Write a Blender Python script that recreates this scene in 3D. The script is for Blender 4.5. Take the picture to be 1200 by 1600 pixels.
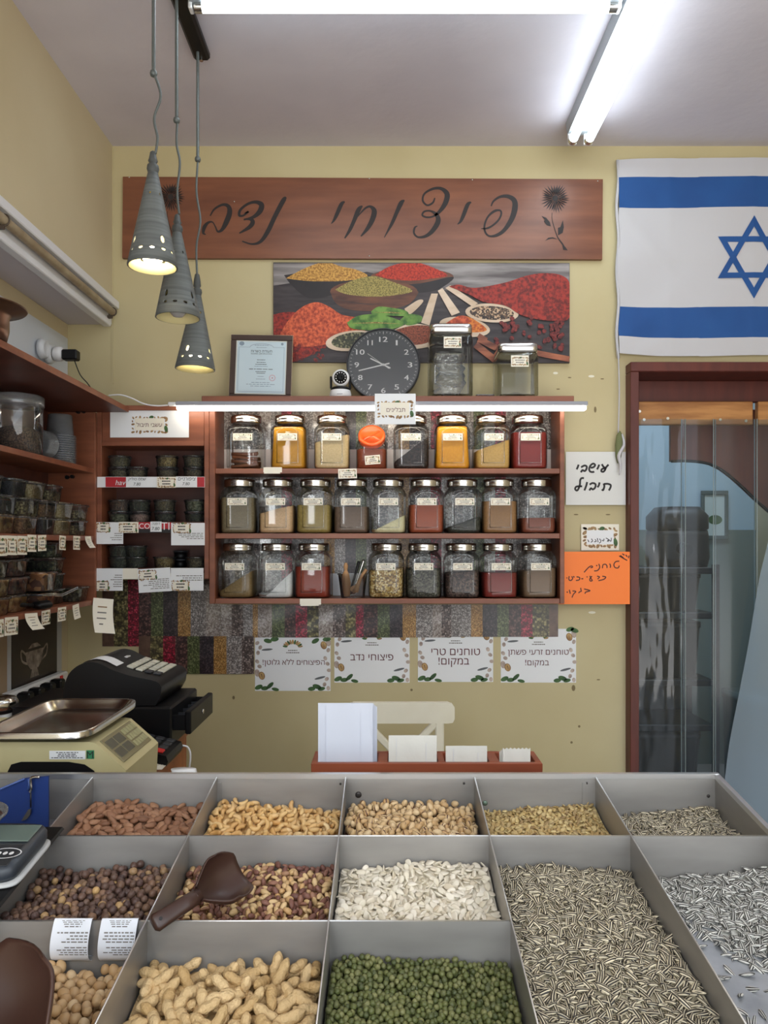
import bpy, bmesh, math, random
import numpy as np
from mathutils import Vector, Matrix, Euler

for o in list(bpy.data.objects):
    bpy.data.objects.remove(o, do_unlink=True)
SC = bpy.context.scene
COL = SC.collection
rng = random.Random(7)
PI = math.pi

# ---------------------------------------------------------------- camera, world, exposure
CAM_Z = 1.40          # eye height
FPX = 1200.0          # focal length in pixels of the 1200 x 1600 frame
VX, VY = 604.0, 850.0  # where the level line of sight meets the frame
cam_data = bpy.data.cameras.new('camera')
cam = bpy.data.objects.new('camera', cam_data)
COL.objects.link(cam)
cam.location = (0, 0, CAM_Z)
cam.rotation_euler = (PI/2, 0, 0)
cam_data.sensor_fit = 'HORIZONTAL'
cam_data.sensor_width = 36
cam_data.lens = 36 * FPX / 1200
cam_data.shift_x = (600 - VX) / 1200
cam_data.shift_y = (VY - 800) / 1200
cam_data.clip_start = 0.02
SC.camera = cam

WORLD_STRENGTH = 3.0
TUBE_STRENGTH = 12.0
LED_STRENGTH = 12.0
SC.view_settings.view_transform = 'Standard'
SC.view_settings.look = 'None'
SC.view_settings.gamma = 1
SC.view_settings.exposure = 0.33
SC.view_settings.use_curve_mapping = False
w = bpy.data.worlds.new('daylight')
SC.world = w
w.use_nodes = True
nt = w.node_tree
nt.nodes.clear()
tc = nt.nodes.new('ShaderNodeTexCoord')
sep = nt.nodes.new('ShaderNodeSeparateXYZ')
ramp = nt.nodes.new('ShaderNodeValToRGB')
bg = nt.nodes.new('ShaderNodeBackground')
wo = nt.nodes.new('ShaderNodeOutputWorld')
ramp.color_ramp.elements[0].position = 0.44
ramp.color_ramp.elements[0].color = (0.95, 0.93, 0.90, 1)
ramp.color_ramp.elements[1].position = 0.66
ramp.color_ramp.elements[1].color = (0.86, 0.94, 1.0, 1)
e_ = ramp.color_ramp.elements.new(0.52); e_.color = (0.40, 0.43, 0.46, 1)   # shaded house fronts across the street
e_ = ramp.color_ramp.elements.new(0.60); e_.color = (0.42, 0.45, 0.49, 1)
mp = nt.nodes.new('ShaderNodeMath'); mp.operation = 'MULTIPLY_ADD'
mp.inputs[1].default_value = 0.5; mp.inputs[2].default_value = 0.5
nt.links.new(tc.outputs['Generated'], sep.inputs[0])
nt.links.new(sep.outputs['Z'], mp.inputs[0])
nt.links.new(mp.outputs[0], ramp.inputs[0])
# a sunlit gap between the house fronts, left of the line of sight
ax = nt.nodes.new('ShaderNodeMath'); ax.operation = 'SUBTRACT'; ax.inputs[1].default_value = -0.17
nt.links.new(sep.outputs['X'], ax.inputs[0])
ab = nt.nodes.new('ShaderNodeMath'); ab.operation = 'ABSOLUTE'; nt.links.new(ax.outputs[0], ab.inputs[0])
gp = nt.nodes.new('ShaderNodeMapRange'); gp.interpolation_type = 'SMOOTHSTEP'
gp.inputs[1].default_value = 0.012; gp.inputs[2].default_value = 0.03; gp.inputs[3].default_value = 1; gp.inputs[4].default_value = 0
nt.links.new(ab.outputs[0], gp.inputs[0])
bk = nt.nodes.new('ShaderNodeMath'); bk.operation = 'LESS_THAN'; bk.inputs[1].default_value = 0.0
nt.links.new(sep.outputs['Y'], bk.inputs[0])
up = nt.nodes.new('ShaderNodeMath'); up.operation = 'GREATER_THAN'; up.inputs[1].default_value = -0.02
nt.links.new(sep.outputs['Z'], up.inputs[0])
m_1 = nt.nodes.new('ShaderNodeMath'); m_1.operation = 'MULTIPLY'; nt.links.new(gp.outputs[0], m_1.inputs[0]); nt.links.new(bk.outputs[0], m_1.inputs[1])
m_2 = nt.nodes.new('ShaderNodeMath'); m_2.operation = 'MULTIPLY'; nt.links.new(m_1.outputs[0], m_2.inputs[0]); nt.links.new(up.outputs[0], m_2.inputs[1])
mg_ = nt.nodes.new('ShaderNodeMix'); mg_.data_type = 'RGBA'
nt.links.new(m_2.outputs[0], mg_.inputs[0]); nt.links.new(ramp.outputs[0], mg_.inputs[6]); mg_.inputs[7].default_value = (5.5, 5.7, 5.8, 1)
nt.links.new(mg_.outputs[2], bg.inputs[0])
nt.links.new(bg.outputs[0], wo.inputs[0])
bg.inputs[1].default_value = WORLD_STRENGTH

# added fill light, no lamp in view, brightens the room behind the doorway
ld = bpy.data.lights.new('back_room_fill_light', 'AREA')
ld.shape = 'RECTANGLE'; ld.size = 1.0; ld.size_y = 0.6; ld.energy = 14; ld.color = (0.80, 0.91, 1.0)
lo = bpy.data.objects.new('back_room_fill_light', ld)
COL.objects.link(lo)
lo.location = (1.6, 3.9, 2.85)

cy = SC.cycles
cy.use_denoising = True
try:
    cy.denoiser = 'OPENIMAGEDENOISE'
except Exception:
    pass
cy.caustics_reflective = False
cy.caustics_refractive = False
cy.max_bounces = 8
cy.diffuse_bounces = 4
cy.glossy_bounces = 4
cy.transparent_max_bounces = 24
cy.sample_clamp_indirect = 4.0

# ---------------------------------------------------------------- helpers
def lin(c):
    c = c / 255.0
    return c / 12.92 if c <= 0.04045 else ((c + 0.055) / 1.055) ** 2.4

def rgb(r, g, b):
    return (lin(r), lin(g), lin(b), 1.0)

def P(px, py, Y):
    """the point at depth Y that the photograph shows at (px, py)"""
    return Vector(((px - VX) * Y / FPX, Y, CAM_Z - (py - VY) * Y / FPX))

def node(nt, kind, **kw):
    n = nt.nodes.new(kind)
    for k, v in kw.items():
        setattr(n, k, v)
    return n

MATS = {}
def mat(name, c, rough=0.5, metal=0.0, c2=None, scale=8.0, stretch=(1, 1, 1), detail=4.0, lo=0.35, hi=0.65,
        bump=0.0, bscale=None, bdist=0.01, coat=0.0, spec=0.5, vor=None, rnd=None, emit=0.0, sss=0.0, coords='Object', seams=False):
    """plain or noise-mixed principled material; vor=(scale, colours) makes a bed of seeds; rnd=[colours] varies per thing"""
    if name in MATS:
        return MATS[name]
    m = bpy.data.materials.new(name)
    MATS[name] = m
    m.use_nodes = True
    nt = m.node_tree
    b = nt.nodes['Principled BSDF']
    L = nt.links.new
    b.inputs['Base Color'].default_value = c
    b.inputs['Roughness'].default_value = rough
    b.inputs['Metallic'].default_value = metal
    b.inputs['Specular IOR Level'].default_value = spec
    b.inputs['Coat Weight'].default_value = coat
    b.inputs['Coat Roughness'].default_value = 0.08
    if emit:
        b.inputs['Emission Color'].default_value = c
        b.inputs['Emission Strength'].default_value = emit
    tcn = node(nt, 'ShaderNodeTexCoord')
    mpn = node(nt, 'ShaderNodeMapping')
    mpn.inputs['Scale'].default_value = stretch
    L(tcn.outputs[coords], mpn.inputs[0])
    colour = None
    if c2 is not None:
        nz = node(nt, 'ShaderNodeTexNoise')
        nz.inputs['Scale'].default_value = scale
        nz.inputs['Detail'].default_value = detail
        L(mpn.outputs[0], nz.inputs['Vector'])
        rp = node(nt, 'ShaderNodeValToRGB')
        rp.color_ramp.elements[0].position = lo; rp.color_ramp.elements[0].color = c
        rp.color_ramp.elements[1].position = hi; rp.color_ramp.elements[1].color = c2
        L(nz.outputs['Fac'], rp.inputs[0])
        colour = rp.outputs[0]
    hgt = None
    if vor is not None:
        vs, cols = vor
        vn = node(nt, 'ShaderNodeTexVoronoi')
        vn.inputs['Scale'].default_value = vs
        L(mpn.outputs[0], vn.inputs['Vector'])
        rp = node(nt, 'ShaderNodeValToRGB'); rp.color_ramp.interpolation = 'CONSTANT'
        while len(rp.color_ramp.elements) < len(cols):
            rp.color_ramp.elements.new(0.5)
        for i, cc in enumerate(cols):
            rp.color_ramp.elements[i].position = i / len(cols)
            rp.color_ramp.elements[i].color = cc
        sp = node(nt, 'ShaderNodeSeparateColor')
        L(vn.outputs['Color'], sp.inputs[0])
        L(sp.outputs[0], rp.inputs[0])
        colour = rp.outputs[0]
        if seams:
            mr = node(nt, 'ShaderNodeMapRange'); mr.inputs[1].default_value = .30; mr.inputs[2].default_value = .62; mr.inputs[3].default_value = 1.25; mr.inputs[4].default_value = .55
            L(vn.outputs['Distance'], mr.inputs[0])
            sc_ = node(nt, 'ShaderNodeVectorMath', operation='SCALE')
            L(colour, sc_.inputs[0]); L(mr.outputs[0], sc_.inputs['Scale']); colour = sc_.outputs[0]
        hgt = vn.outputs['Distance']
    if rnd is not None:
        oi = node(nt, 'ShaderNodeObjectInfo')
        ge = node(nt, 'ShaderNodeNewGeometry')
        ad = node(nt, 'ShaderNodeMath', operation='ADD')
        fr = node(nt, 'ShaderNodeMath', operation='FRACT')
        L(oi.outputs['Random'], ad.inputs[0]); L(ge.outputs['Random Per Island'], ad.inputs[1]); L(ad.outputs[0], fr.inputs[0])
        rp = node(nt, 'ShaderNodeValToRGB')
        while len(rp.color_ramp.elements) < len(rnd):
            rp.color_ramp.elements.new(0.5)
        for i, cc in enumerate(rnd):
            rp.color_ramp.elements[i].position = i / max(1, len(rnd) - 1)
            rp.color_ramp.elements[i].color = cc
        L(fr.outputs[0], rp.inputs[0])
        if colour is None:
            colour = rp.outputs[0]
        else:
            mx = node(nt, 'ShaderNodeMix', data_type='RGBA', blend_type='MULTIPLY')
            mx.inputs[0].default_value = 1.0
            L(rp.outputs[0], mx.inputs[6]); L(colour, mx.inputs[7])
            colour = mx.outputs[2]
    if colour is not None:
        L(colour, b.inputs['Base Color'])
    if bump:
        bp = node(nt, 'ShaderNodeBump')
        bp.inputs['Strength'].default_value = bump
        bp.inputs['Distance'].default_value = bdist
        if hgt is not None:
            iv = node(nt, 'ShaderNodeMath', operation='SUBTRACT'); iv.inputs[0].default_value = 1.0
            L(hgt, iv.inputs[1]); L(iv.outputs[0], bp.inputs['Height'])
        else:
            nb = node(nt, 'ShaderNodeTexNoise')
            nb.inputs['Scale'].default_value = bscale or scale
            nb.inputs['Detail'].default_value = 3
            L(mpn.outputs[0], nb.inputs['Vector'])
            L(nb.outputs['Fac'], bp.inputs['Height'])
        L(bp.outputs[0], b.inputs['Normal'])
    return m

def glass(name, tint=(0.93, 0.95, 0.94, 1), rough=0.03, amount=1.0, haze=0.0, haze_col=(0.8, 0.85, 0.9, 1), bump=0.0, bscale=6, stretch=(1, 1, 1), base=0.0):
    """thin clear sheet: tinted see-through plus Fresnel reflection, with a little milky haze"""
    m = bpy.data.materials.new(name)
    MATS[name] = m
    m.use_nodes = True
    nt = m.node_tree
    nt.nodes.clear()
    L = nt.links.new
    out = node(nt, 'ShaderNodeOutputMaterial')
    tr = node(nt, 'ShaderNodeBsdfTransparent'); tr.inputs[0].default_value = tint
    gl = node(nt, 'ShaderNodeBsdfGlossy'); gl.inputs['Roughness'].default_value = rough
    fr = node(nt, 'ShaderNodeFresnel'); fr.inputs[0].default_value = 1.5
    ml = node(nt, 'ShaderNodeMath', operation='MULTIPLY_ADD'); ml.inputs[1].default_value = amount; ml.inputs[2].default_value = base
    ml.use_clamp = True
    L(fr.outputs[0], ml.inputs[0])
    first = tr.outputs[0]
    if haze:
        df = node(nt, 'ShaderNodeBsdfDiffuse'); df.inputs[0].default_value = haze_col
        m0 = node(nt, 'ShaderNodeMixShader'); m0.inputs[0].default_value = haze
        L(tr.outputs[0], m0.inputs[1]); L(df.outputs[0], m0.inputs[2])
        first = m0.outputs[0]
    m1 = node(nt, 'ShaderNodeMixShader')
    L(ml.outputs[0], m1.inputs[0]); L(first, m1.inputs[1]); L(gl.outputs[0], m1.inputs[2])
    L(m1.outputs[0], out.inputs[0])
    if bump:
        tcn = node(nt, 'ShaderNodeTexCoord'); mpn = node(nt, 'ShaderNodeMapping'); mpn.inputs['Scale'].default_value = stretch
        nz = node(nt, 'ShaderNodeTexNoise'); nz.inputs['Scale'].default_value = bscale; nz.inputs['Detail'].default_value = 2
        bp = node(nt, 'ShaderNodeBump'); bp.inputs['Strength'].default_value = bump; bp.inputs['Distance'].default_value = 0.02
        L(tcn.outputs['Object'], mpn.inputs[0]); L(mpn.outputs[0], nz.inputs['Vector']); L(nz.outputs['Fac'], bp.inputs['Height'])
        L(bp.outputs[0], gl.inputs['Normal']); L(bp.outputs[0], fr.inputs['Normal'])
    return m

def glow(name, c, strength):
    m = bpy.data.materials.new(name); MATS[name] = m
    m.use_nodes = True
    nt = m.node_tree; nt.nodes.clear()
    e = node(nt, 'ShaderNodeEmission'); e.inputs[0].default_value = c; e.inputs[1].default_value = strength
    o = node(nt, 'ShaderNodeOutputMaterial'); nt.links.new(e.outputs[0], o.inputs[0])
    return m

TEXTS = {}
def text_mesh(body, rtl=True):
    key = (body, rtl)
    if key in TEXTS:
        return TEXTS[key]
    c = bpy.data.curves.new('t', 'FONT')
    c.body = body[::-1] if rtl else body
    o = bpy.data.objects.new('t', c)
    COL.objects.link(o)
    c.resolution_u = 3
    c.fill_mode = 'NONE'
    dg = bpy.context.evaluated_depsgraph_get(); dg.update()
    me = bpy.data.meshes.new_from_object(o.evaluated_get(dg))
    vs = [tuple(v.co) for v in me.vertices]
    nb = {}
    for e in me.edges:
        a, b = e.vertices
        nb.setdefault(a, []).append(b); nb.setdefault(b, []).append(a)
    bpy.data.meshes.remove(me)
    loops = []; left = set(nb)
    while left:
        st = left.pop(); lp = [st]; prev, cur = None, st
        while True:
            nxt = [q for q in nb[cur] if q != prev]
            if not nxt or nxt[0] == st or (len(nxt) > 1 and st in nxt and len(lp) > 2): break
            prev, cur = cur, nxt[0]; lp.append(cur); left.discard(cur)
            if len(lp) > 9999: break
        if len(lp) > 2: loops.append(lp)
    def area(lp): return sum(vs[lp[q]][0] * vs[lp[q - 1]][1] - vs[lp[q - 1]][0] * vs[lp[q]][1] for q in range(len(lp))) * -.5
    def inside(p, lp):
        r = False
        for q in range(len(lp)):
            (x0, y0), (x1, y1) = vs[lp[q]][:2], vs[lp[q - 1]][:2]
            if (y0 > p[1]) != (y1 > p[1]) and p[0] < (x1 - x0) * (p[1] - y0) / (y1 - y0) + x0: r = not r
        return r
    loops.sort(key=lambda lp: -abs(area(lp)))
    outer = []; fs = []
    for lp in loops:
        host = next((u for u in outer if inside(vs[lp[0]], u[0])), None)
        if host: host[1].append(lp)
        else: outer.append((lp, []))
    for lp, holes in outer:
        if not holes:
            fs.append(tuple(lp if area(lp) > 0 else lp[::-1]))
        else:
            flat = lp + [q for h in holes for q in h]
            from mathutils.geometry import tessellate_polygon
            for tri in tessellate_polygon([[Vector(vs[q]) for q in l_] for l_ in [lp] + holes]):
                fs.append(tuple(flat[q] for q in tri))
    bpy.data.objects.remove(o, do_unlink=True); bpy.data.curves.remove(c)
    x0 = min(v[0] for v in vs); x1 = max(v[0] for v in vs); y0 = min(v[1] for v in vs); y1 = max(v[1] for v in vs)
    vs = [(v[0] - (x0 + x1) / 2, v[1] - (y0 + y1) / 2) for v in vs]
    TEXTS[key] = (vs, fs, x1 - x0, y1 - y0)
    return TEXTS[key]

def smooth_path(pts, n=6):
    """Catmull-Rom through tuples of any length"""
    pts = [tuple(p) for p in pts]
    if len(pts) < 3:
        return pts
    out = []
    for i in range(len(pts) - 1):
        p0 = pts[max(0, i - 1)]; p1 = pts[i]; p2 = pts[i + 1]; p3 = pts[min(len(pts) - 1, i + 2)]
        for k in range(n):
            t = k / n
            out.append(tuple(0.5 * (2*b + (c - a)*t + (2*a - 5*b + 4*c - d)*t*t + (3*b - a - 3*c + d)*t**3) for a, b, c, d in zip(p0, p1, p2, p3)))
    out.append(pts[-1])
    return out

def WALL(x, Y, z, roll=0.0, tilt=0.0):
    """frame of a thing on a wall facing the camera: local x right, y up, z towards the room"""
    return Matrix.Translation((x, Y, z)) @ Matrix.Rotation(PI/2 - tilt, 4, 'X') @ Matrix.Rotation(roll, 4, 'Z')

def WP(px, py, Y, roll=0.0, tilt=0.0):
    p = P(px, py, Y)
    return WALL(p.x, p.y, p.z, roll, tilt)

class MB:
    def __init__(s):
        s.v = []; s.f = []; s.m = []; s.s = []
    def add(s, vs, fs, mi=0, smooth=False, M=None):
        b = len(s.v)
        if M is not None:
            vs = [M @ Vector(v) for v in vs]
        s.v.extend(tuple(v) for v in vs)
        for f in fs:
            s.f.append(tuple(b + i for i in f)); s.m.append(mi); s.s.append(smooth)
        return s
    def box(s, x0, x1, y0, y1, z0, z1, mi=0, b=0.0, M=None):
        if b <= 0:
            vs = [(x, y, z) for x in (x0, x1) for y in (y0, y1) for z in (z0, z1)]
            fs = [(0,1,3,2), (4,6,7,5), (0,4,5,1), (2,3,7,6), (0,2,6,4), (1,5,7,3)]
            return s.add(vs, fs, mi, False, M)
        b = min(b, (x1-x0)*.49, (y1-y0)*.49, (z1-z0)*.49)
        vs = []; idx = {}
        for i, x in enumerate((x0, x1)):
            for j, y in enumerate((y0, y1)):
                for k, z in enumerate((z0, z1)):
                    dx, dy, dz = (b if i == 0 else -b), (b if j == 0 else -b), (b if k == 0 else -b)
                    for a, q in enumerate(((x, y+dy, z+dz), (x+dx, y, z+dz), (x+dx, y+dy, z))):
                        idx[i, j, k, a] = len(vs); vs.append(q)
        I = lambda *q: idx[q]
        fs = []
        for i in (0, 1):
            f = [I(i,0,0,0), I(i,0,1,0), I(i,1,1,0), I(i,1,0,0)]; fs.append(f if i == 0 else f[::-1])
            f = [I(0,i,0,1), I(1,i,0,1), I(1,i,1,1), I(0,i,1,1)]; fs.append(f if i == 0 else f[::-1])
            f = [I(0,0,i,2), I(0,1,i,2), I(1,1,i,2), I(1,0,i,2)]; fs.append(f if i == 0 else f[::-1])
        for i in (0, 1):
            for j in (0, 1):
                fs.append([I(i,j,0,0), I(i,j,1,0), I(i,j,1,1), I(i,j,0,1)])
                fs.append([I(i,0,j,0), I(i,1,j,0), I(i,1,j,2), I(i,0,j,2)])
                fs.append([I(0,i,j,1), I(1,i,j,1), I(1,i,j,2), I(0,i,j,2)])
                for k in (0, 1):
                    fs.append([I(i,j,k,0), I(i,j,k,1), I(i,j,k,2)])
        return s.add(vs, fs, mi, False, M)
    def loft(s, rings, mi=0, smooth=True, M=None, cap0=True, cap1=True, seg=32):
        """rings: (sx, sy, z, n[, cx, cy]) super-ellipse sections, n=2 round, larger squarer"""
        vs = []; fs = []
        for r in rings:
            sx, sy, z, n = r[:4]; cx, cy_ = (r[4], r[5]) if len(r) > 4 else (0, 0)
            for k in range(seg):
                a = 2 * PI * (k + .5) / seg
                c, d = math.cos(a), math.sin(a)
                vs.append((cx + sx * math.copysign(abs(c) ** (2 / n), c), cy_ + sy * math.copysign(abs(d) ** (2 / n), d), z))
        for i in range(len(rings) - 1):
            for k in range(seg):
                a = i * seg + k; b2 = i * seg + (k + 1) % seg
                fs.append((a, b2, b2 + seg, a + seg))
        if cap0: fs.append(tuple(range(seg))[::-1])
        if cap1: fs.append(tuple(range((len(rings) - 1) * seg, len(rings) * seg)))
        return s.add(vs, fs, mi, smooth, M)
    def lathe(s, prof, mi=0, smooth=True, M=None, cap0=True, cap1=True, seg=32):
        return s.loft([(r, r, z, 2) for r, z in prof], mi, smooth, M, cap0, cap1, seg)
    def cyl(s, p, q, r, mi=0, seg=16, r2=None, M=None):
        p, q = Vector(p), Vector(q)
        z = (q - p); h = z.length
        R = z.to_track_quat('Z', 'Y').to_matrix().to_4x4()
        T = Matrix.Translation(p) @ R
        if M is not None: T = M @ T
        r2 = r if r2 is None else r2
        vs = []; fs = []
        for k in range(seg):
            a = 2 * PI * k / seg
            vs += [(r * math.cos(a), r * math.sin(a), 0), (r2 * math.cos(a), r2 * math.sin(a), h)]
        for k in range(seg):
            n = (k + 1) % seg
            fs.append((2*k, 2*n, 2*n + 1, 2*k + 1))
        s.add(vs, fs, mi, True, T)
        s.add([vs[2*k] for k in range(seg)], [tuple(range(seg))[::-1]], mi, False, T)
        return s.add([vs[2*k + 1] for k in range(seg)], [tuple(range(seg))], mi, False, T)
    def tube(s, pts, r, mi=0, seg=10, M=None, caps=True):
        pts = [Vector(p) for p in pts]
        rs = r if isinstance(r, (list, tuple)) else [r] * len(pts)
        up = None; vs = []; fs = []
        for i, p in enumerate(pts):
            t = (pts[min(i + 1, len(pts) - 1)] - pts[max(i - 1, 0)])
            t = t.normalized() if t.length > 1e-9 else Vector((0, 0, 1))
            if up is None:
                up = t.orthogonal().normalized()
            up = (up - t * up.dot(t))
            up = up.normalized() if up.length > 1e-6 else t.orthogonal().normalized()
            w_ = t.cross(up)
            for k in range(seg):
                a = 2 * PI * k / seg
                vs.append(p + (up * math.cos(a) + w_ * math.sin(a)) * rs[i])
        for i in range(len(pts) - 1):
            for k in range(seg):
                a = i * seg + k; b2 = i * seg + (k + 1) % seg
                fs.append((a, b2, b2 + seg, a + seg))
        if caps:
            fs.append(tuple(range(seg))[::-1]); fs.append(tuple(range((len(pts) - 1) * seg, len(pts) * seg)))
        return s.add(vs, fs, mi, True, M)
    def poly(s, pts, mi=0, M=None, z=0.0):
        return s.add([(p[0], p[1], z) if len(p) == 2 else p for p in pts], [tuple(range(len(pts)))], mi, False, M)
    def prism(s, pts, z0, z1, mi=0, M=None, smooth=False):
        n = len(pts)
        vs = [(x, y, z0) for x, y in pts] + [(x, y, z1) for x, y in pts]
        fs = [tuple(range(n))[::-1], tuple(range(n, 2 * n))]
        s.add(vs, fs, mi, False, M)
        return s.add(vs, [(i, (i + 1) % n, n + (i + 1) % n, n + i) for i in range(n)], mi, smooth, M)
    def ellipse(s, cx, cy_, rx, ry, mi=0, M=None, z=0.0, seg=32, a0=0, a1=2*PI, rot=0):
        pts = []
        for k in range(seg):
            a = a0 + (a1 - a0) * k / (seg if abs(a1 - a0 - 2*PI) < 1e-6 else seg - 1)
            x, y = rx * math.cos(a), ry * math.sin(a)
            pts.append((cx + x * math.cos(rot) - y * math.sin(rot), cy_ + x * math.sin(rot) + y * math.cos(rot)))
        return s.poly(pts, mi, M, z)
    def ribbon(s, pts, mi=0, M=None, z=0.0, n=6):
        """pts: (x, y, width) of a pen stroke in the frame M"""
        q = smooth_path(pts, n)
        vs = []; fs = []
        for i, (x, y, wd) in enumerate(q):
            x0, y0, _ = q[max(i - 1, 0)]; x1, y1, _ = q[min(i + 1, len(q) - 1)]
            dx, dy = x1 - x0, y1 - y0
            l = math.hypot(dx, dy) or 1
            nx, ny = -dy / l * wd / 2, dx / l * wd / 2
            vs += [(x + nx, y + ny, z), (x - nx, y - ny, z)]
        for i in range(len(q) - 1):
            fs.append((2*i, 2*i + 1, 2*i + 3, 2*i + 2))
        return s.add(vs, fs, mi, False, M)
    def text(s, body, M, height=None, width=None, mi=0, rtl=True, slant=0.0, z=0.0):
        vs, fs, tw, th = text_mesh(body, rtl)
        k = height / th if height else width / tw
        kx = (width / tw) if width else k
        return s.add([(x * kx + slant * y * k, y * k, z) for x, y in vs], fs, mi, False, M)
    def weld(s):
        idx = {}; mp = []; nv = []
        for v in s.v:
            k = tuple(round(c, 6) for c in v)
            if k not in idx: idx[k] = len(nv); nv.append(v)
            mp.append(idx[k])
        s.v = nv; s.f = [tuple(mp[i] for i in f) for f in s.f]
        return s
    def build(s, name, mats, parent=None, at=None, local=False):
        """link ONE mesh object; coordinates are world ones unless local"""
        if not isinstance(mats, (list, tuple)): mats = [mats]
        off = Vector((0, 0, 0))
        if not local:
            p = parent
            while p is not None:
                off += p.location; p = p.parent
            if at is not None: off += Vector(at)
        me = bpy.data.meshes.new(name)
        me.from_pydata([(x - off.x, y - off.y, z - off.z) for x, y, z in s.v], [], s.f)
        for m_ in mats: me.materials.append(m_)
        me.polygons.foreach_set('material_index', s.m)
        me.polygons.foreach_set('use_smooth', s.s)
        me.update()
        o = bpy.data.objects.new(name, me)
        COL.objects.link(o)
        o.parent = parent
        if at is not None: o.location = at
        return o

def tag(o, label=None, cat=None, group=None, kind=None):
    if label: o['label'] = label
    if cat: o['category'] = cat
    if group: o['group'] = group
    if kind: o['kind'] = kind
    return o

def thing(name, label, cat, loc=(0, 0, 0), group=None, rz=0.0):
    o = bpy.data.objects.new(name, None)
    o.empty_display_size = 0.05
    COL.objects.link(o)
    o.location = loc; o.rotation_euler = (0, 0, rz)
    return tag(o, label, cat, group)

KIDS = {}
def dup_tree(src, parent=None):
    c = src.copy()
    COL.objects.link(c)
    c.parent = parent
    for k in list(src.children):
        dup_tree(k, c)
    return c

def struct(o):
    o['kind'] = 'structure'
    return o
# ---------------------------------------------------------------- materials
YW = 3.05             # the back wall
wall_paint = mat('cream_wall_paint', rgb(196, 184, 144), 0.6, c2=rgb(186, 172, 130), scale=1.6, bump=0.08, bscale=60, bdist=0.002)
left_paint = mat('beige_wall_paint', rgb(204, 190, 156), 0.6, c2=rgb(194, 178, 142), scale=1.4, bump=0.08, bscale=60, bdist=0.002)
white_board = mat('white_wall_board', rgb(206, 212, 220), 0.35)
ceil_paint = mat('ceiling_plaster', rgb(214, 209, 217), 0.8, c2=rgb(204, 199, 208), scale=2.5, bump=0.25, bscale=22, bdist=0.006)
floor_tile = mat('floor_tile', rgb(164, 162, 160), 0.4, c2=rgb(146, 144, 142), scale=3)
wood = mat('reddish_laminate', rgb(134, 79, 54), 0.42, c2=rgb(112, 62, 42), scale=3.0, stretch=(1.5, 1.5, 9), detail=6)
wood_h = mat('reddish_laminate_long_grain', rgb(140, 83, 57), 0.42, c2=rgb(116, 65, 44), scale=3.0, stretch=(1.2, 6, 9), detail=6)
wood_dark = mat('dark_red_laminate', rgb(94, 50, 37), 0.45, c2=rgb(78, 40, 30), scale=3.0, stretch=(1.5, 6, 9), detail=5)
sign_wood = mat('sign_board_laminate', rgb(134, 84, 58), 0.38, c2=rgb(104, 62, 44), scale=2.6, stretch=(0.9, 3, 7), detail=7, lo=0.3, hi=0.7)
orange_wood = mat('orange_cabinet_wood', rgb(168, 98, 54), 0.45, c2=rgb(142, 78, 42), scale=4, stretch=(6, 6, 1), detail=5)
door_wood = mat('mahogany_door_frame', rgb(98, 42, 32), 0.45, c2=rgb(82, 34, 27), scale=4, stretch=(6, 6, 1))
pine = mat('pine_plank', rgb(188, 132, 74), 0.5, c2=rgb(150, 96, 48), scale=2.2, stretch=(2.0, 6, 14), detail=6, lo=0.42, hi=0.62)
paper = mat('white_paper', rgb(232, 234, 236), 0.6)
paper_warm = mat('warm_white_card', rgb(236, 230, 214), 0.55)
paper_grey = mat('laminated_paper', rgb(214, 214, 210), 0.25)
ink = mat('black_ink', rgb(30, 27, 28), 0.6)
ink_grey = mat('grey_print', rgb(120, 116, 112), 0.6)
ink_brown = mat('maroon_print', rgb(92, 36, 40), 0.6)
leaf_green = mat('printed_leaf_green', rgb(74, 110, 58), 0.6, c2=rgb(46, 78, 40), scale=30)
shell_tan = mat('printed_nut_tan', rgb(178, 146, 100), 0.6, c2=rgb(120, 88, 58), scale=60)
shell_pink = mat('printed_shell_beige', rgb(196, 180, 168), 0.6, c2=rgb(150, 132, 124), scale=50)
seed_grey = mat('printed_seed_grey', rgb(92, 96, 100), 0.6)
red_print = mat('red_print', rgb(176, 34, 44), 0.5)
orange_card = mat('orange_card', rgb(252, 128, 42), 0.5)
white_paint = mat('white_enamel', rgb(222, 222, 224), 0.35)
white_plastic = mat('white_plastic', rgb(226, 226, 226), 0.35)
black_plastic = mat('black_plastic', rgb(11, 11, 13), 0.42, spec=0.3)
dark_plastic = mat('charcoal_plastic', rgb(46, 48, 52), 0.4)
chrome = mat('polished_metal', rgb(206, 204, 200), 0.18, 1.0)
steel = mat('brushed_steel', rgb(172, 170, 166), 0.42, 0.7, c2=rgb(150, 148, 145), scale=5, stretch=(1, 1, 6), bump=0.03, bscale=90, bdist=0.001)
steel_edge = mat('bright_steel_edge', rgb(214, 214, 214), 0.3, 0.9)
ceramic = mat('grey_ceramic', rgb(104, 108, 106), 0.6, c2=rgb(84, 88, 87), scale=4, stretch=(1, 1, 30), detail=3, bump=0.35, bscale=5, bdist=0.002)
ceramic_in = mat('cream_glaze', rgb(226, 214, 160), 0.5)
rod_metal = mat('grey_green_metal', rgb(92, 98, 96), 0.45, 0.3)
clear = glass('clear_jar_glass', (0.97, 0.98, 0.975, 1), 0.03, 0.75, base=0.0)
clear_plastic = glass('clear_tub_plastic', (0.97, 0.98, 0.98, 1), 0.03, 1.3, haze=0.03, base=0.02)
smoke_glass = glass('grey_jar_glass', (0.86, 0.87, 0.84, 1), 0.03, 0.8, base=0.01)
milky = glass('milky_cup_plastic', (0.86, 0.87, 0.9, 1), 0.2, 1.0, haze=0.16, base=0.04)
copper = mat('dull_copper', rgb(130, 98, 82), 0.35, 0.9, c2=rgb(84, 60, 50), scale=6)

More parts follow.
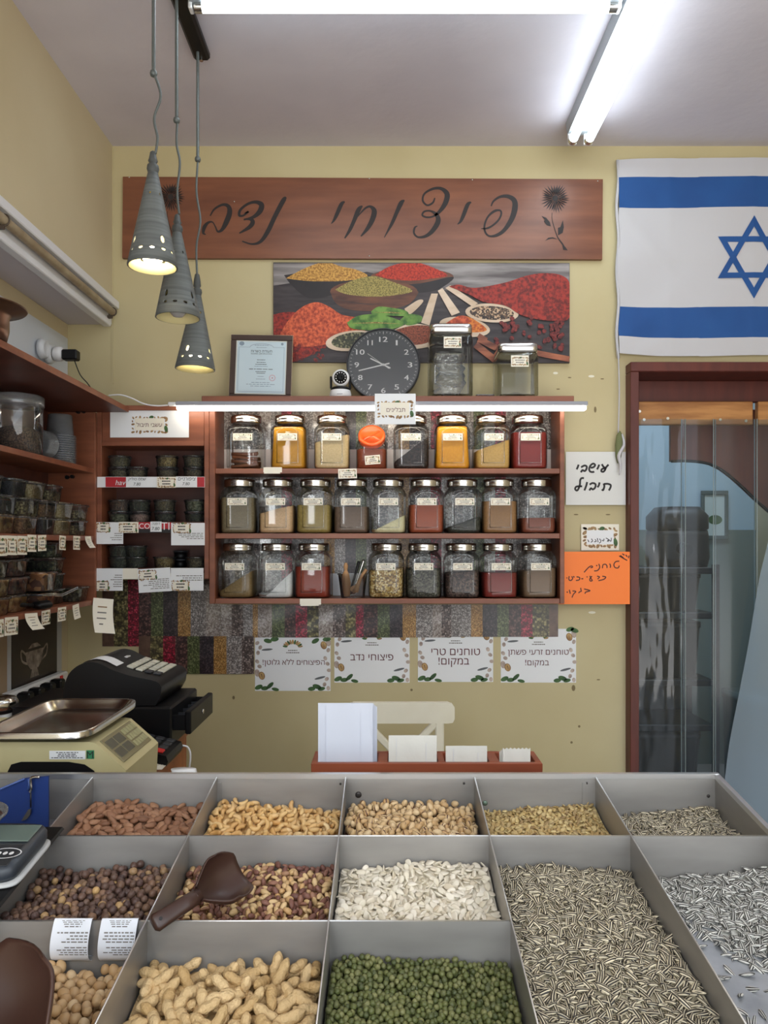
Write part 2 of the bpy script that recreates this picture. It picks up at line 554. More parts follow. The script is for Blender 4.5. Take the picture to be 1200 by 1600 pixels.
# ---------------------------------------------------------------- the room
XL, XLOW, XR, ZC = -1.088, -1.266, 2.35, 2.98
YF = -1.0
mb = MB(); mb.box(-1.45, XR, YF, 5.2, -0.06, 0.0); struct(mb.build('floor', floor_tile))
mb = MB(); mb.box(-1.45, XR, YF, 5.2, ZC, ZC + 0.08); struct(mb.build('ceiling', ceil_paint))
# back wall with the doorway opening
D0 = P(980, 569, 3.03); DX0, DZ1 = D0.x + 0.004, D0.z - 0.004
DX1 = 1.95
mb = MB()
mb.box(-1.45, DX0, YW, YW + 0.14, 0, ZC); mb.box(DX0, DX1, YW, YW + 0.14, DZ1, ZC); mb.box(DX1, XR, YW, YW + 0.14, 0, ZC)
struct(mb.build('wall_back', wall_paint))
# left wall: upper face stands forward of the lower one; the step between them carries a light trough
ZS = 2.277
mb = MB()
mb.box(-1.45, XL, YF, YW, ZS + 0.06, ZC)
mb.box(-1.45, XLOW, YF, YW, 0, ZS + 0.06)
struct(mb.build('wall_left', left_paint))
mb = MB(); mb.box(-1.275, -1.2655, YF, YW - 0.002, 1.86, 2.215); struct(mb.build('trim_1', white_board))
mb = MB(); mb.box(XR, XR + 0.1, YF, 5.2, 0, ZC); struct(mb.build('wall_right', left_paint))
# thin raised plaster edge of the cladding panel seen left of the sign
mb = MB()
a = P(176, 229, YW); b_ = P(171, 600, YW)
mb.box(a.x - 0.003, a.x + 0.005, YW - 0.003, YW, b_.z, a.z - 0.01)
c = P(1200, 280, YW)
struct(mb.build('trim_2', wall_paint))

# the back room seen through the doorway
blue_wall = mat('pale_blue_wall', rgb(176, 200, 218), 0.6, c2=rgb(164, 190, 210), scale=2)
dado = mat('grey_green_dado', rgb(112, 126, 124), 0.6)
YB = 4.9
mb = MB(); mb.box(0.2, XR, YB, YB + 0.1, 0, ZC); struct(mb.build('wall_back_room', blue_wall))
zd = P(900, 828, YB).z
mb = MB(); mb.box(0.2, XR, YB - 0.012, YB, 0, zd); struct(mb.build('trim_3', dado))
mb = MB(); mb.box(0.2, 0.3, YW + 0.14, YB, 0, ZC); struct(mb.build('wall_back_room_left', blue_wall))

# door frame
mb = MB()
fr = 0.034   # width of the frame boards
mb.box(D0.x, D0.x + fr, 2.99, YW + 0.15, 0, DZ1 - fr - .0004, 0, 0.002)
mb.box(D0.x, DX1 + 0.01, 2.99, YW + 0.15, DZ1 - fr, DZ1 + 0.004, 0, 0.003)
mb.box(DX1 - fr, DX1 + 0.01, 2.99, YW + 0.15, 0, DZ1 - fr - .0004, 0, 0.002)
struct(mb.build('door_1', door_wood))
XI = D0.x + fr
# lintel boards inside the opening, the pine rail that carries the strips, the arched board behind
q0 = P(992, 612, 3.12)
t = thing('door_header_board', 'dark brown board across the top of the doorway, above the pine rail', 'board', (1.4, 3.17, q0.z))
mb = MB(); mb.box(XI, DX1 - fr, 3.16, 3.19, P(0, 628, 3.16).z, DZ1 - fr, 0, 0.002)
mb.build('board', door_wood, t)
for i, (xa, xb, lab) in enumerate(((992, 1175, 'knotty pine rail with screws holding the clear strips, left piece'), (1183, 1420, 'short end of a second pine rail at the right edge of the doorway'))):
    a = P(xa, 628, 3.10); b_ = P(xb, 664, 3.10)
    x0 = max(a.x, XI)
    t = thing('pine_rail', lab, 'wooden rail', (x0, 3.10, b_.z), 'pine rails over the doorway')
    mb = MB(); mb.box(x0, min(b_.x, DX1 - fr), 3.09, 3.12, b_.z, a.z, 0, 0.003); mb.build('plank', pine, t)
    if i == 0:
        for sx, sy in ((999, 643), (1006, 656), (1043, 654), (1125, 656), (1165, 658)):
            p = P(sx, sy, 3.09)
            mb = MB(); mb.cyl((p.x, 3.091, p.z), (p.x, 3.086, p.z), 0.006, 0, 10)
            mb.build('screw', chrome, t)
# arched brown board
Yh = 3.30
pts = [(1048, 640), (1048, 721), (1070, 720.5), (1092, 722), (1110, 726), (1126, 734), (1142, 746), (1160, 762), (1180, 781), (1205, 803), (1240, 835), (1290, 880), (1360, 940), (1400, 975), (1400, 640)]
w3 = [P(x, y, Yh) for x, y in pts]
t = thing('arched_door_panel', 'brown wooden panel with a curved lower edge behind the clear strips', 'panel', (1.5, Yh, 1.9))
mb = MB(); mb.prism([(p.x, p.z) for p in w3], -Yh - 0.02, -Yh, 0, Matrix.Rotation(PI/2, 4, 'X'))
mb.build('panel', mat('brown_panel_laminate', rgb(126, 66, 46), 0.5, c2=rgb(104, 52, 38), scale=3, stretch=(8, 8, 1)), t)
edge = smooth_path([(p.x, Yh - 0.004, p.z) for p in w3[1:13]], 4)
mb = MB(); mb.tube(edge, 0.006, 0, 6); mb.build('edge_banding', black_plastic, t)

# things in the back room
dk = mat('dark_steel', rgb(36, 39, 44), 0.4, 0.3)
dk2 = mat('black_equipment', rgb(26, 28, 33), 0.5)
gr = mat('grey_green_cabinet', rgb(84, 98, 98), 0.5)
a = P(985, 890, 4.2); b_ = P(1112, 905, 4.2)
t = thing('storage_rack', 'dark metal storage rack in the room behind the doorway', 'rack', (1.5, 4.3, 0))
x0, x1 = a.x - 0.25, b_.x
for zz in (0.06, 0.42, 0.66, 1.02, a.z):
    mb = MB(); mb.box(x0 + .031, x1 - .031, 4.1, 4.489, zz - 0.02, zz + 0.0145, 0, 0.004); mb.build('shelf', dk, t)
for xx in (x0, x1 - 0.03):
    for yy in (4.1, 4.47):
        mb = MB(); mb.box(xx, xx + 0.03, yy, yy + 0.03, 0, a.z + 0.03); mb.build('post', dk, t)
mb = MB(); mb.box(x0, x1, 4.49, 4.5, 0, a.z); mb.build('back_panel', dk2, t)
for zz, h, lab in ((1.035, 0.2, 'dark sack on the upper shelf of the storage rack'), (0.675, 0.30, 'black bin on the middle shelf of the storage rack'), (0.075, 0.30, 'dark bin on the lowest shelf of the storage rack')):
    t2 = thing('storage_bin', lab, 'bin', ((x0 + x1)/2, 4.28, zz + .001))
    mb = MB(); mb.loft([(0.26, 0.13, 0, 6), (0.28, 0.14, h * .9, 6), (0.285, 0.145, h * .9, 6), (0.285, 0.145, h, 6)], 0, seg=24)
    mb.build('bin', dk2, t2, local=True)
p = P(1052, 805, 4.35)
t = thing('grinding_machine', 'dark rounded machine on top of the rack behind the strips', 'machine', (p.x, 4.3, a.z + 0.015))
mb = MB(); mb.loft([(0.14, 0.13, 0, 5), (0.15, 0.14, 0.05, 5), (0.15, 0.14, 0.17, 4), (0.145, 0.135, 0.2, 4)], 0, seg=24); mb.build('motor_housing', dk2, t, local=True)
mb = MB(); mb.loft([(0.14, 0.13, 0.2005, 4), (0.15, 0.14, 0.21, 4), (0.15, 0.14, 0.28, 4), (0.11, 0.10, 0.33, 4)], 0, seg=24); mb.build('hopper', dk, t, local=True)
mb = MB(); mb.cyl((-0.02, -0.14, 0.1), (-0.02, -0.19, 0.09), 0.035); mb.build('spout', dk, t, local=True)
p = P(1114, 805, YB)
t = thing('framed_picture', 'small green picture in a grey frame on the pale blue wall', 'picture', (p.x, YB - .014, p.z))
mb = MB(); M_ = WALL(p.x, YB - 0.0135, p.z)
for q in ((-.085, .085, .13, .155), (-.085, .085, -.155, -.13), (-.085, -.065, -.13, .13), (.065, .085, -.13, .13)):
    mb.box(q[0], q[1], q[2], q[3], 0, 0.02, 0, 0.003, M_)
mb.build('frame', gr, t)
mb = MB(); mb.box(-.066, .066, -.131, .131, 0.001, 0.006, 0, 0, M_); mb.ellipse(0.005, -0.03, 0.045, 0.03, 1, M_, 0.007)
mb.build('print', [mat('pale_print', rgb(196, 210, 212), 0.6), leaf_green], t)
a = P(1068, 1095, 4.0)
t = thing('plastic_crate', 'grey green crate standing on the floor of the back room', 'crate', (1.94, 4.0, 0))
mb = MB(); mb.loft([(0.12, 0.16, 0, 8), (0.13, 0.17, 0.58, 8), (0.135, 0.175, 0.58, 8), (0.135, 0.175, 0.62, 8)], 0, seg=24); mb.build('crate_body', gr, t, local=True)
mb = MB(); mb.box(-0.05, 0.05, -0.18, -0.17, 0.5, 0.53, 0, 0.004); mb.build('handle', dk, t, local=True)
# door strips of clear plastic
pvc = glass('clear_strip_plastic', (0.80, 0.87, 0.92, 1), 0.07, 1.15, haze=0.02, haze_col=(0.50, 0.64, 0.76, 1), bump=0.9, bscale=3.2, stretch=(3.5, 3.5, 0.8), base=0.01)
pvc_flat = glass('smooth_strip_plastic', (0.80, 0.87, 0.92, 1), 0.12, 0.9, haze=0.03, haze_col=(0.50, 0.64, 0.76, 1), bump=0.12, bscale=2.0, stretch=(2, 2, 0.4), base=0.0)
pvc_gleam = glass('painted_blue_gleam_plastic', (0.72, 0.84, 0.95, 1), 0.12, 1.2, haze=0.34, haze_col=(0.52, 0.66, 0.80, 1), bump=0.3, bscale=2.0, stretch=(3, 3, 0.3), base=0.03)  # diffuse blue haze stands in for the gleam on the strips
strips = [(992, 1071, 3.073, 0.004, 'clear plastic door strip against the left jamb, heavily creased'),
          (1064, 1118, 3.083, 0.002, 'clear plastic door strip, second from the left jamb'),
          (1114, 1183, 3.073, 0.002, 'clear plastic door strip, third from the left jamb'),
          (1178, 1262, 3.084, 0.002, 'smooth clear plastic door strip at the right edge of the photo')]
ztop = P(0, 655, 3.08).z
for k, (xa, xb, Y, amp, lab) in enumerate(strips):
    x0 = max(P(xa, 0, Y).x, XI + 0.002); x1 = P(xb, 0, Y).x
    t = thing('door_strip', lab, 'plastic strip', ((x0 + x1) / 2, Y, 0.02), 'clear door strips')
    mb = MB(); nx, nz = 12, 60; vs = []; fs = []
    for j in range(nz + 1):
        v = j / nz; z = 0.03 + (ztop - 0.03) * v
        for i in range(nx + 1):
            u = i / nx
            y = Y + amp * (math.sin(u * 5 + k) * (1 - v * .6) + 0.6 * math.sin(v * 9 + k * 2 + u * 2)) + 0.006 * abs(u - .5) * 2
            vs.append((x0 + (x1 - x0) * u + 0.004 * math.sin(v * 6 + k), y, z))
    for j in range(nz):
        for i in range(nx):
            q = j * (nx + 1) + i
            fs.append((q, q + 1, q + nx + 2, q + nx + 1))
    mb.add(vs, fs, 0, True); mb.build('sheet', (pvc, pvc_flat, pvc_flat, pvc_flat)[k], t)
    mb = MB(); mb.tube([(x0 + 0.001, Y - 0.002, 0.03), (x0 + 0.001, Y - 0.002, ztop)], 0.0016, 0, 6); mb.tube([(x1 - 0.001, Y - 0.002, 0.03), (x1 - 0.001, Y - 0.002, ztop)], 0.0016, 0, 6)
    mb.build('strip_edge', mat('strip_edge_plastic', rgb(150, 162, 160), 0.3), t)

# an added slanting strip: its blue haze paints the gleam on the right strips
t = thing('door_strip', 'extra slanting strip whose milky blue colour paints the gleam on the right door strips', 'plastic strip', (1.52, 3.06, 0.02), 'clear door strips')
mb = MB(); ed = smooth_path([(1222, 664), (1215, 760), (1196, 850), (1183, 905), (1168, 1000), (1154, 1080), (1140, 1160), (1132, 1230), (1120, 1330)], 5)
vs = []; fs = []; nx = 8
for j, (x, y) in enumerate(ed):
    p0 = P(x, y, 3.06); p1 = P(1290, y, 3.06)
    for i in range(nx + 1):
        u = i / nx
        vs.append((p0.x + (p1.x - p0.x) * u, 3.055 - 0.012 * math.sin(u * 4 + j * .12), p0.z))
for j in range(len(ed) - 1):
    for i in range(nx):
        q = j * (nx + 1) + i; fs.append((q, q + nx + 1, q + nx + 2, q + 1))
mb.add(vs, fs, 0, True); mb.build('sheet', pvc_gleam, t)

# ---------------------------------------------------------------- ceiling lamps
tube_glow = glow('fluorescent_tube_glow', (0.82, 0.93, 1.0, 1), TUBE_STRENGTH)
led_glow = glow('led_glow', (1.0, 0.90, 0.74, 1), LED_STRENGTH)
def tube_lamp(label, mid, length, along_y, tubes, zt):
    t = thing('tube_lamp', label, 'ceiling lamp', (mid[0], mid[1], ZC), 'fluorescent ceiling lamps', PI/2 if along_y else 0)
    h = length / 2
    mb = MB(); mb.prism([(-0.052, -.0004), (0.052, -.0004), (0.046, -0.045), (-0.046, -0.045)], -h - 0.004, h + 0.004, 0, Matrix.Rotation(PI/2, 4, 'Z') @ Matrix.Rotation(PI/2, 4, 'X'))
    mb.build('housing', mat('lamp_housing_enamel', rgb(160, 166, 170), .4), t, local=True)
    for y in tubes:
        mb = MB(); mb.cyl((-h + 0.03, y, zt), (h - 0.03, y, zt), 0.0155, 0, 16); mb.build('fluorescent_tube', tube_glow, t, local=True)
        for s_ in (-1, 1):
            mb = MB(); mb.cyl((s_ * (h - 0.03), y, zt), (s_ * (h - 0.008), y, zt), 0.0165, 0, 16); tu = mb.build('tube_cap', chrome, t, local=True)
            mb = MB(); mb.box(s_ * h - 0.008, s_ * h + 0.004, y - 0.016, y + 0.016, zt - 0.012, -0.03, 0, 0.003); mb.build('lamp_holder', white_plastic, t, local=True)
    return t
pA = P(300, 11, 2.19); pB = P(967, 11, 2.19)
# the lamp across the frame's top edge: one tube shows below the edge
tube_lamp('fluorescent ceiling lamp running across the room at the top edge', ((pA.x + pB.x) / 2, 2.16), pB.x - pA.x, False, (-0.03 - 0.0, 0.03), pA.z - ZC)
pE = P(906, 222, 2.88)
tube_lamp('twin fluorescent ceiling lamp running towards the back wall, above the flag side', (pE.x, 2.88 - 0.615), 1.23, True, (-0.03, 0.03), pE.z - ZC)

# ---------------------------------------------------------------- old lamp trough on the left wall
zt0, zt1 = P(178, 472, YW).z, P(165, 508, YW).z
t = thing('light_trough', 'white wall trough with two dirty unlit tubes along the left wall', 'light fixture', (XL, 1.5, zt1))
mb = MB()
mb.box(XL + 0.0006, XL + 0.028, 0.2, YW - 0.004, zt0 - 0.030, zt0, 0, 0.003)
mb.box(XL - 0.02, XL - 0.002, 0.2, YW - 0.004, zt1, ZS + 0.0594, 0, 0.002)
mb.box(XL - 0.03, XL + 0.002, 0.2, YW - 0.02, zt1 - 0.012, zt1 + 0.014, 0, 0.003)
mb.build('housing', white_paint, t)
mb = MB(); mb.box(XLOW + 0.001, XL - 0.02, 0.2, YW - 0.003, ZS - 0.006, ZS - 0.001); mb.build('soffit_panel', mat('soffit_board', rgb(196, 190, 194), 0.6), t)
dirty = mat('dirty_beige_tube', rgb(168, 152, 124), 0.4, c2=rgb(140, 122, 96), scale=14)
zc_ = (zt0 + zt1) / 2 - 0.008
for ya, yb in ((0.3, 1.955), (2.0, 3.0)):
    mb = MB(); mb.cyl((XL + 0.016, ya, zc_), (XL + 0.016, yb, zc_), 0.014, 0, 16); mb.build('tube', dirty, t)
mb = MB(); mb.cyl((XL + 0.016, 1.94, zc_), (XL + 0.016, 2.02, zc_), 0.0146, 0, 16); mb.build('tube_sleeve', white_plastic, t)
for yy in (1.80, 2.15, 3.0):
    mb = MB()
    ring = [(XL + 0.016 + 0.0165 * math.cos(a), yy, zc_ + 0.0165 * math.sin(a)) for a in np.linspace(-2.6, 2.6, 14)]
    mb.tube(ring, 0.0024, 0, 6); mb.box(XL - .004, XL + 0.018, yy - 0.004, yy + 0.004, zc_ - 0.026, zc_ - 0.014)
    mb.build('clip', mat('rusty_clip', rgb(90, 78, 66), 0.5, 0.4), t)

# ---------------------------------------------------------------- hanging lamp with three cones
def shade_mesh(h, r0, r1, holes):
    """cone wall from radius r0 (top) to r1 (bottom, z=0); holes = [(height fraction, count, phase, size)]"""
    mb = MB()
    def at(a, v):
        r = r1 + (r0 - r1) * v
        return (r * math.cos(a), r * math.sin(a), h * v)
    N = 24
    rows = [0.0]
    cells = []
    for vf, cnt, ph, sz in holes:
        half = sz
        rows += [vf - half, vf + half]
        cells.append((vf - half, cnt, ph))
    rows += [1.0]
    rows = sorted(set(rows))
    fine = []
    for i in range(len(rows) - 1):
        fine.append((rows[i], rows[i + 1]))
    for v0, v1 in fine:
        hc = next(((c, p) for vv, c, p in cells if abs(vv - v0) < 1e-6), None)
        for k in range(N):
            a0, a1 = 2 * PI * k / N, 2 * PI * (k + 1) / N
            sq = [at(a0, v0), at(a1, v0), at(a1, v1), at(a0, v1)]
            if hc and (k - hc[1]) % (N // hc[0]) == 0:
                octo = []
                for q in range(8):
                    th = -3 * PI/4 - PI/8 + q * PI/4
                    octo.append(at((a0 + a1)/2 + (a1 - a0) * .42 * math.cos(th) / math.cos(PI/8) * .95, (v0 + v1)/2 + (v1 - v0) * .42 * math.sin(th) / math.cos(PI/8) * .95))
                vs = sq + octo
                fs = []
                for c_ in range(4):
                    fs.append((c_, 4 + (2*c_ + 1) % 8, 4 + 2*c_))
                    n_ = (c_ + 1) % 4
                    fs.append((c_, n_, 4 + (2*n_) % 8, 4 + (2*c_ + 1) % 8))
                mb.add(vs, fs, 0, True)
            else:
                mb.add(sq, [(0, 1, 2, 3)], 0, True)
    return mb
bulb_on = glow('warm_bulb_glow', (1.0, 0.86, 0.60, 1), 22.0)
bulb_dim = glow('warm_dim_bulb_glow', (1.0, 0.88, 0.62, 1), 9.0)
bulb_off = mat('unlit_bulb', rgb(170, 170, 172), 0.2)
t = thing('pendant_lamp', 'hanging lamp of three grey ceramic cones on wavy cords', 'pendant lamp', (-0.595, 2.15, ZC))
mb = MB(); mb.box(-0.618, -0.566, 1.82, 2.47, ZC - 0.03, ZC - .0004, 0, 0.008); mb.build('canopy', black_plastic, t)
mb = MB(); mb.cyl((-0.592, 2.455, ZC - 0.03), (-0.592, 2.455, ZC - 0.036), 0.006); mb.build('screw', chrome, t)
lamps = [(1.95, 240, 115, [(242, 118), (251, 150), (241, 185), (246, 215), (243, 240)], 239, 242, 268, 417, bulb_on, 0.4),
         (2.17, 276, 188, [(277, 192), (276, 225), (281, 255), (277, 300), (280, 335)], 277, 340, 362, 497, bulb_off, 1.3),
         (2.42, 309, 249, [(309, 253), (307, 300), (313, 345), (307, 385), (308, 430)], 308, 432, 460, 577, bulb_dim, 2.2)]
for Y, rx, ry, cord, cx, cyt, cyc, cyb, bm_, rot in lamps:
    top = P(rx, ry, Y)
    mb = MB(); mb.cyl((top.x, Y, ZC - 0.028), top, 0.0048, 0, 10); mb.build('rod', rod_metal, t)
    mb = MB(); mb.lathe([(0.002, -0.009), (0.008, -0.006), (0.0095, 0), (0.008, 0.006), (0.002, 0.009)], 0, True, Matrix.Translation(top), seg=14); mb.build('rod_joint', rod_metal, t)
    mb = MB(); mb.tube(smooth_path([tuple(P(x, y, Y)) for x, y in cord], 8), 0.0034, 0, 8); mb.build('cord', rod_metal, t)
    c0 = P(cx, cyc, Y); cb = P((rx + cx) / 2 - 1 if Y < 2 else (278 if Y < 2.3 else 305), cyb, Y)
    zcap = P(cx, cyt, Y).z
    T = Matrix.Translation((c0.x, Y, 0))
    mb = MB()
    zs = c0.z
    mb.lathe([(0.002, zcap + 0.01), (0.007, zcap + 0.006), (0.0105, zcap - 0.012), (0.012, zs + 0.026), (0.0085, zs + 0.020), (0.014, zs + 0.015), (0.0155, zs + 0.006), (0.013, zs - 0.002), (0.0125, zs - 0.012)], 0, True, T, seg=18)
    mb.build('socket_cap', mat('dark_grey_ceramic', rgb(72, 75, 74), .55), t)
    h = c0.z - cb.z
    tilt = math.atan2(c0.x - cb.x, h)
    sh = shade_mesh(h, 0.012, 0.0625, [(0.13, 12, 1, 0.022), (0.235, 4, int(rot * 4) % 6, 0.05), (0.74, 6, 0, 0.02)])
    M_ = Matrix.Translation(cb) @ Matrix.Rotation(tilt, 4, 'Y') @ Matrix.Rotation(rot, 4, 'Z')
    sh.v = [tuple(M_ @ Vector(v)) for v in sh.v]
    sh.weld(); so = sh.build('shade', [ceramic, ceramic_in], t)
    md = so.modifiers.new('thick', 'SOLIDIFY'); md.thickness = 0.004; md.offset = -1; md.material_offset = 1; md.material_offset_rim = 0
    bz = 0.05 if bm_ is bulb_dim else 0.026
    mb = MB(); mb.lathe([(0.002, -0.024), (0.014, -0.021), (0.024, -0.009), (0.027, 0.004), (0.024, 0.018), (0.016, 0.032), (0.013, 0.05)], 0, True, Matrix.Translation((cb.x, Y, cb.z + bz)), seg=20)
    mb.build('bulb', bm_, so)
    mb = MB(); mb.cyl((cb.x, Y, cb.z + bz + 0.048), (cb.x + (c0.x - cb.x) * .5, Y, cb.z + bz + 0.1), 0.012, 0, 12); mb.build('lamp_socket', white_plastic, so)
# ---------------------------------------------------------------- flat things on the back wall
def PX(Y, ox, oy):
    k = Y / FPX
    return lambda x, y, *r: ((x - ox) * k, -(y - oy) * k) + tuple(q * k for q in r)

# wooden sign with engraved lettering and two flowers
Ys = 3.032
f = PX(Ys, 567, 340); M_ = WP(567, 340, Ys)
t = thing('shop_sign', 'long reddish wooden sign with engraved black Hebrew lettering and two flowers', 'sign', P(567, 405, Ys))
mb = MB()
c = [f(192, 276), f(942, 280), f(941, 405), f(191, 403)]
mb.prism(c[::-1], -0.017, 0, 0, M_)
mb.build('board', sign_wood, t)
A2 = lambda x, y, wd: f(180 + x/4.444, 265 + y/4.444, wd)
A3 = lambda x, y, wd: f(440 + x/4.615, 265 + y/4.615, wd)
A4 = lambda x, y, wd: f(680 + x/4.444, 265 + y/4.444, wd)
strokes = [
    (A2, [(660,322,2),(690,275,3),(745,245,4),(785,255,6),(795,300,8),(770,370,8),(740,420,5),(712,430,3),(695,395,2),(675,365,2),(645,370,4),(620,400,6),(612,440,4),(630,452,1)]),
    (A2, [(900,305,2),(925,292,3),(890,320,3),(862,318,4),(870,280,4),(920,240,4),(975,226,5),(1016,245,8),(1005,290,8),(960,330,5),(892,350,2)]),
    (A2, [(895,346,2),(940,345,5),(955,368,7),(930,402,6),(862,443,2)]),
    (A2, [(1190,198,2),(1170,212,7),(1110,325,7),(1060,430,7),(1010,500,5),(950,518,3),(882,498,2)]),
    (A3, [(456,232,2),(432,250,6),(400,320,6),(378,365,4),(358,391,1)]),
    (A3, [(583,263,2),(556,290,7),(520,375,6),(490,440,5),(455,496,2)]),
    (A3, [(545,345,1),(600,283,3),(640,268,4),(668,300,8),(655,360,8),(620,425,6),(572,482,2)]),
    (A3, [(886,222,2),(862,242,7),(830,310,6),(795,390,5),(740,491,1)]),
    (A3, [(1105,205,2),(1090,240,3),(1050,258,3),(1018,225,3),(1030,175,3),(1090,140,4),(1150,138,5),(1192,175,8),(1185,232,8),(1150,290,6),(1100,335,3),(1050,345,3),(1015,330,3),(1030,303,3),(1075,300,3),(1118,328,6),(1128,375,8),(1090,440,7),(1040,480,5),(985,488,3),(955,460,3),(960,420,3),(980,407,1)]),
    (A4, [(250,227,2),(225,245,6),(195,320,6),(175,362,4),(154,381,1)]),
    (A4, [(388,255,2),(405,220,3),(450,190,4),(505,187,6),(548,215,8),(553,270,9),(530,345,8),(480,420,6),(430,455,5),(380,463,3),(350,440,3),(342,390,3),(365,330,3),(410,290,4),(450,285,3),(458,310,3),(440,350,3),(400,388,3),(360,408,3),(318,411,1)]),
]
engrave = mat('burnt_engraving', rgb(34, 26, 24), 0.6)
for grp in ((0,), (1, 2), (3,), (4,), (5, 6), (7,), (8,), (9,), (10,)):
    mb = MB()
    for gi in grp:
        A, pts = strokes[gi]
        mb.ribbon([A(x, y, wd * 1.0) for x, y, wd in pts], 0, M_, 0.0012 + .0002 * (gi in (2, 6)))
    mb.build('engraved_letter', engrave, t)
def flower(dx, dy):
    mb = MB()
    cx, cy_, _ = A4(833 + dx, 200 + dy, 0)
    k = Ys / FPX / 4.444
    for n_, r0, r1, wd in ((30, 30, 108, 9), (26, 18, 84, 8), (18, 8, 56, 8)):
        for i in range(n_):
            a = 2 * PI * (i + .5 * (n_ == 26)) / n_ + 0.05 * math.sin(i * 7)
            rr = r1 * (0.93 + 0.07 * math.sin(i * 5.3))
            c, s = math.cos(a), math.sin(a)
            q = [(r0, 0), ((r0 + rr) * .55, wd/2), (rr, 0), ((r0 + rr) * .55, -wd/2)]
            mb.poly([(cx + (x * c - y * s) * k, cy_ + (x * s + y * c) * k) for x, y in q], 0, M_, 0.0012)
    mb.ellipse(cx, cy_, 20 * k, 20 * k, 0, M_, 0.0013, 16)
    mb.ribbon([A4(x + dx, y + dy, wd) for x, y, wd in ((812,300,.7),(810,340,.8),(825,400,1.2),(850,470,1.6),(885,520,2.2),(905,556,1))], 0, M_, 0.0012)
    for leaf in ([(737,322),(770,335),(795,365),(803,395),(775,388),(755,362),(760,350)], [(886,352),(893,400),(885,440),(852,458),(852,405),(868,400)], [(762,496),(785,474),(815,470),(852,485),(810,480),(785,486)], [(880,512),(905,540),(920,562),(888,558)]):
        mb.poly([A4(x + dx, y + dy, 0)[:2] for x, y in leaf][::-1], 0, M_, 0.0013)
    mb.build('engraved_flower', engrave, t)
flower(0, 0); flower(-2669, -10)
mb = MB()
for x, y in ((202, 277), (366, 315), (577, 279), (577, 400), (738, 281), (934, 283), (205, 398)):
    a, b_ = f(x, y); mb.lathe([(0.003, 0), (0.003, 0.0015), (0.001, 0.002)], 0, True, M_ @ Matrix.Translation((a, b_, 0)), seg=8)
mb.build('screws', chrome, t)

# printed canvas of spices
def spice_noise(n, a, b, s=60): return mat(n, a, 0.6, c2=b, scale=s * 2.2, detail=6, lo=.40, hi=.62, bump=0.0)
sm = [mat('print_dark_table', rgb(62, 54, 56), .5, c2=rgb(38, 32, 35), scale=4, stretch=(2, 2, 14)),             # 0
      mat('print_grey_boards', rgb(150, 144, 142), .5, c2=rgb(84, 76, 76), scale=3, stretch=(1.2, 2, 12)),       # 1
      mat('print_dark_bowl', rgb(38, 30, 32), .5, c2=rgb(24, 18, 20), scale=8),                                   # 2
      mat('print_brown_bowl', rgb(110, 66, 44), .5, c2=rgb(70, 40, 30), scale=8, stretch=(1, 1, 5)),              # 3
      spice_noise('print_yellow_spice', rgb(206, 158, 76), rgb(140, 94, 40)),                                     # 4
      spice_noise('print_red_spice', rgb(190, 58, 36), rgb(130, 34, 24)),                                        # 5
      spice_noise('print_green_spice', rgb(166, 150, 84), rgb(96, 88, 44), 110),                                  # 6
      spice_noise('print_orange_spice', rgb(214, 100, 62), rgb(146, 52, 34), 35),                                  # 7
      spice_noise('print_basil', rgb(110, 150, 66), rgb(54, 94, 40), 14),                                         # 8
      mat('print_pale_wood', rgb(216, 196, 174), .5, c2=rgb(184, 158, 130), scale=6, stretch=(1, 1, 3)),          # 9
      mat('print_peppercorns', rgb(90, 70, 55), .5, vor=(170, [rgb(60, 44, 36), rgb(190, 160, 128), rgb(110, 84, 62), rgb(40, 30, 26)])),  # 10
      spice_noise('print_brown_spice', rgb(150, 76, 50), rgb(84, 40, 28), 80),                                    # 11
      mat('print_herbs', rgb(84, 80, 54), .5, vor=(150, [rgb(60, 62, 40), rgb(120, 116, 84), rgb(40, 42, 28)])),   # 12
      mat('print_cinnamon', rgb(168, 98, 66), .5, c2=rgb(100, 50, 34), scale=10, stretch=(1, 1, 4)),              # 13
      spice_noise('print_berry', rgb(126, 44, 40), rgb(74, 22, 24), 60),                                         # 14
      spice_noise('print_deep_red_spice', rgb(158, 46, 34), rgb(96, 24, 20), 40),                                 # 15
      spice_noise('print_curry', rgb(212, 126, 50), rgb(168, 70, 30), 50)]                                        # 16
Yp = 3.036
f = PX(Yp, 658, 489); M_ = WP(658, 489, Yp)
t = thing('spice_picture', 'wide printed canvas of bowls, spoons and heaps of coloured spices', 'picture', P(658, 567, Yp))
mb = MB()
mb.prism([f(427, 410), f(890, 411), f(890, 567), f(427, 566)][::-1], -0.012, 0, 0, M_)
G = lambda x, y: f(400 + x/2.3077, 390 + y/2.3077)
lay = [0]
XA_ = (f(427.5, 0)[0], f(889.5, 0)[0]); YA_ = (f(0, 566)[1], f(0, 411.5)[1])
def blob(pts, mi, smooth=True):
    lay[0] += 1
    q = [G(x, y) for x, y in pts]
    if smooth: q = smooth_path(q + [q[0]], 5)[:-1]
    q = [(min(max(u, XA_[0]), XA_[1]), min(max(v, YA_[0]), YA_[1])) for u, v in q]
    a = sum(q[i][0] * q[(i + 1) % len(q)][1] - q[(i + 1) % len(q)][0] * q[i][1] for i in range(len(q)))
    if a < 0: q = q[::-1]
    mb.poly(q, mi, M_, 0.0002 + lay[0] * 0.00009)
def oval(cx, cy_, rx, ry, mi, rot=0.0):
    lay[0] += 1
    a, b_ = G(cx, cy_); k = Yp / FPX / 2.3077
    mb.ellipse(a, b_, rx * k, ry * k, mi, M_, 0.0002 + lay[0] * 0.00009, 28, rot=rot)
blob([(62,47),(1131,49),(1131,120),(900,150),(700,150),(400,80),(62,130)], 1, False)
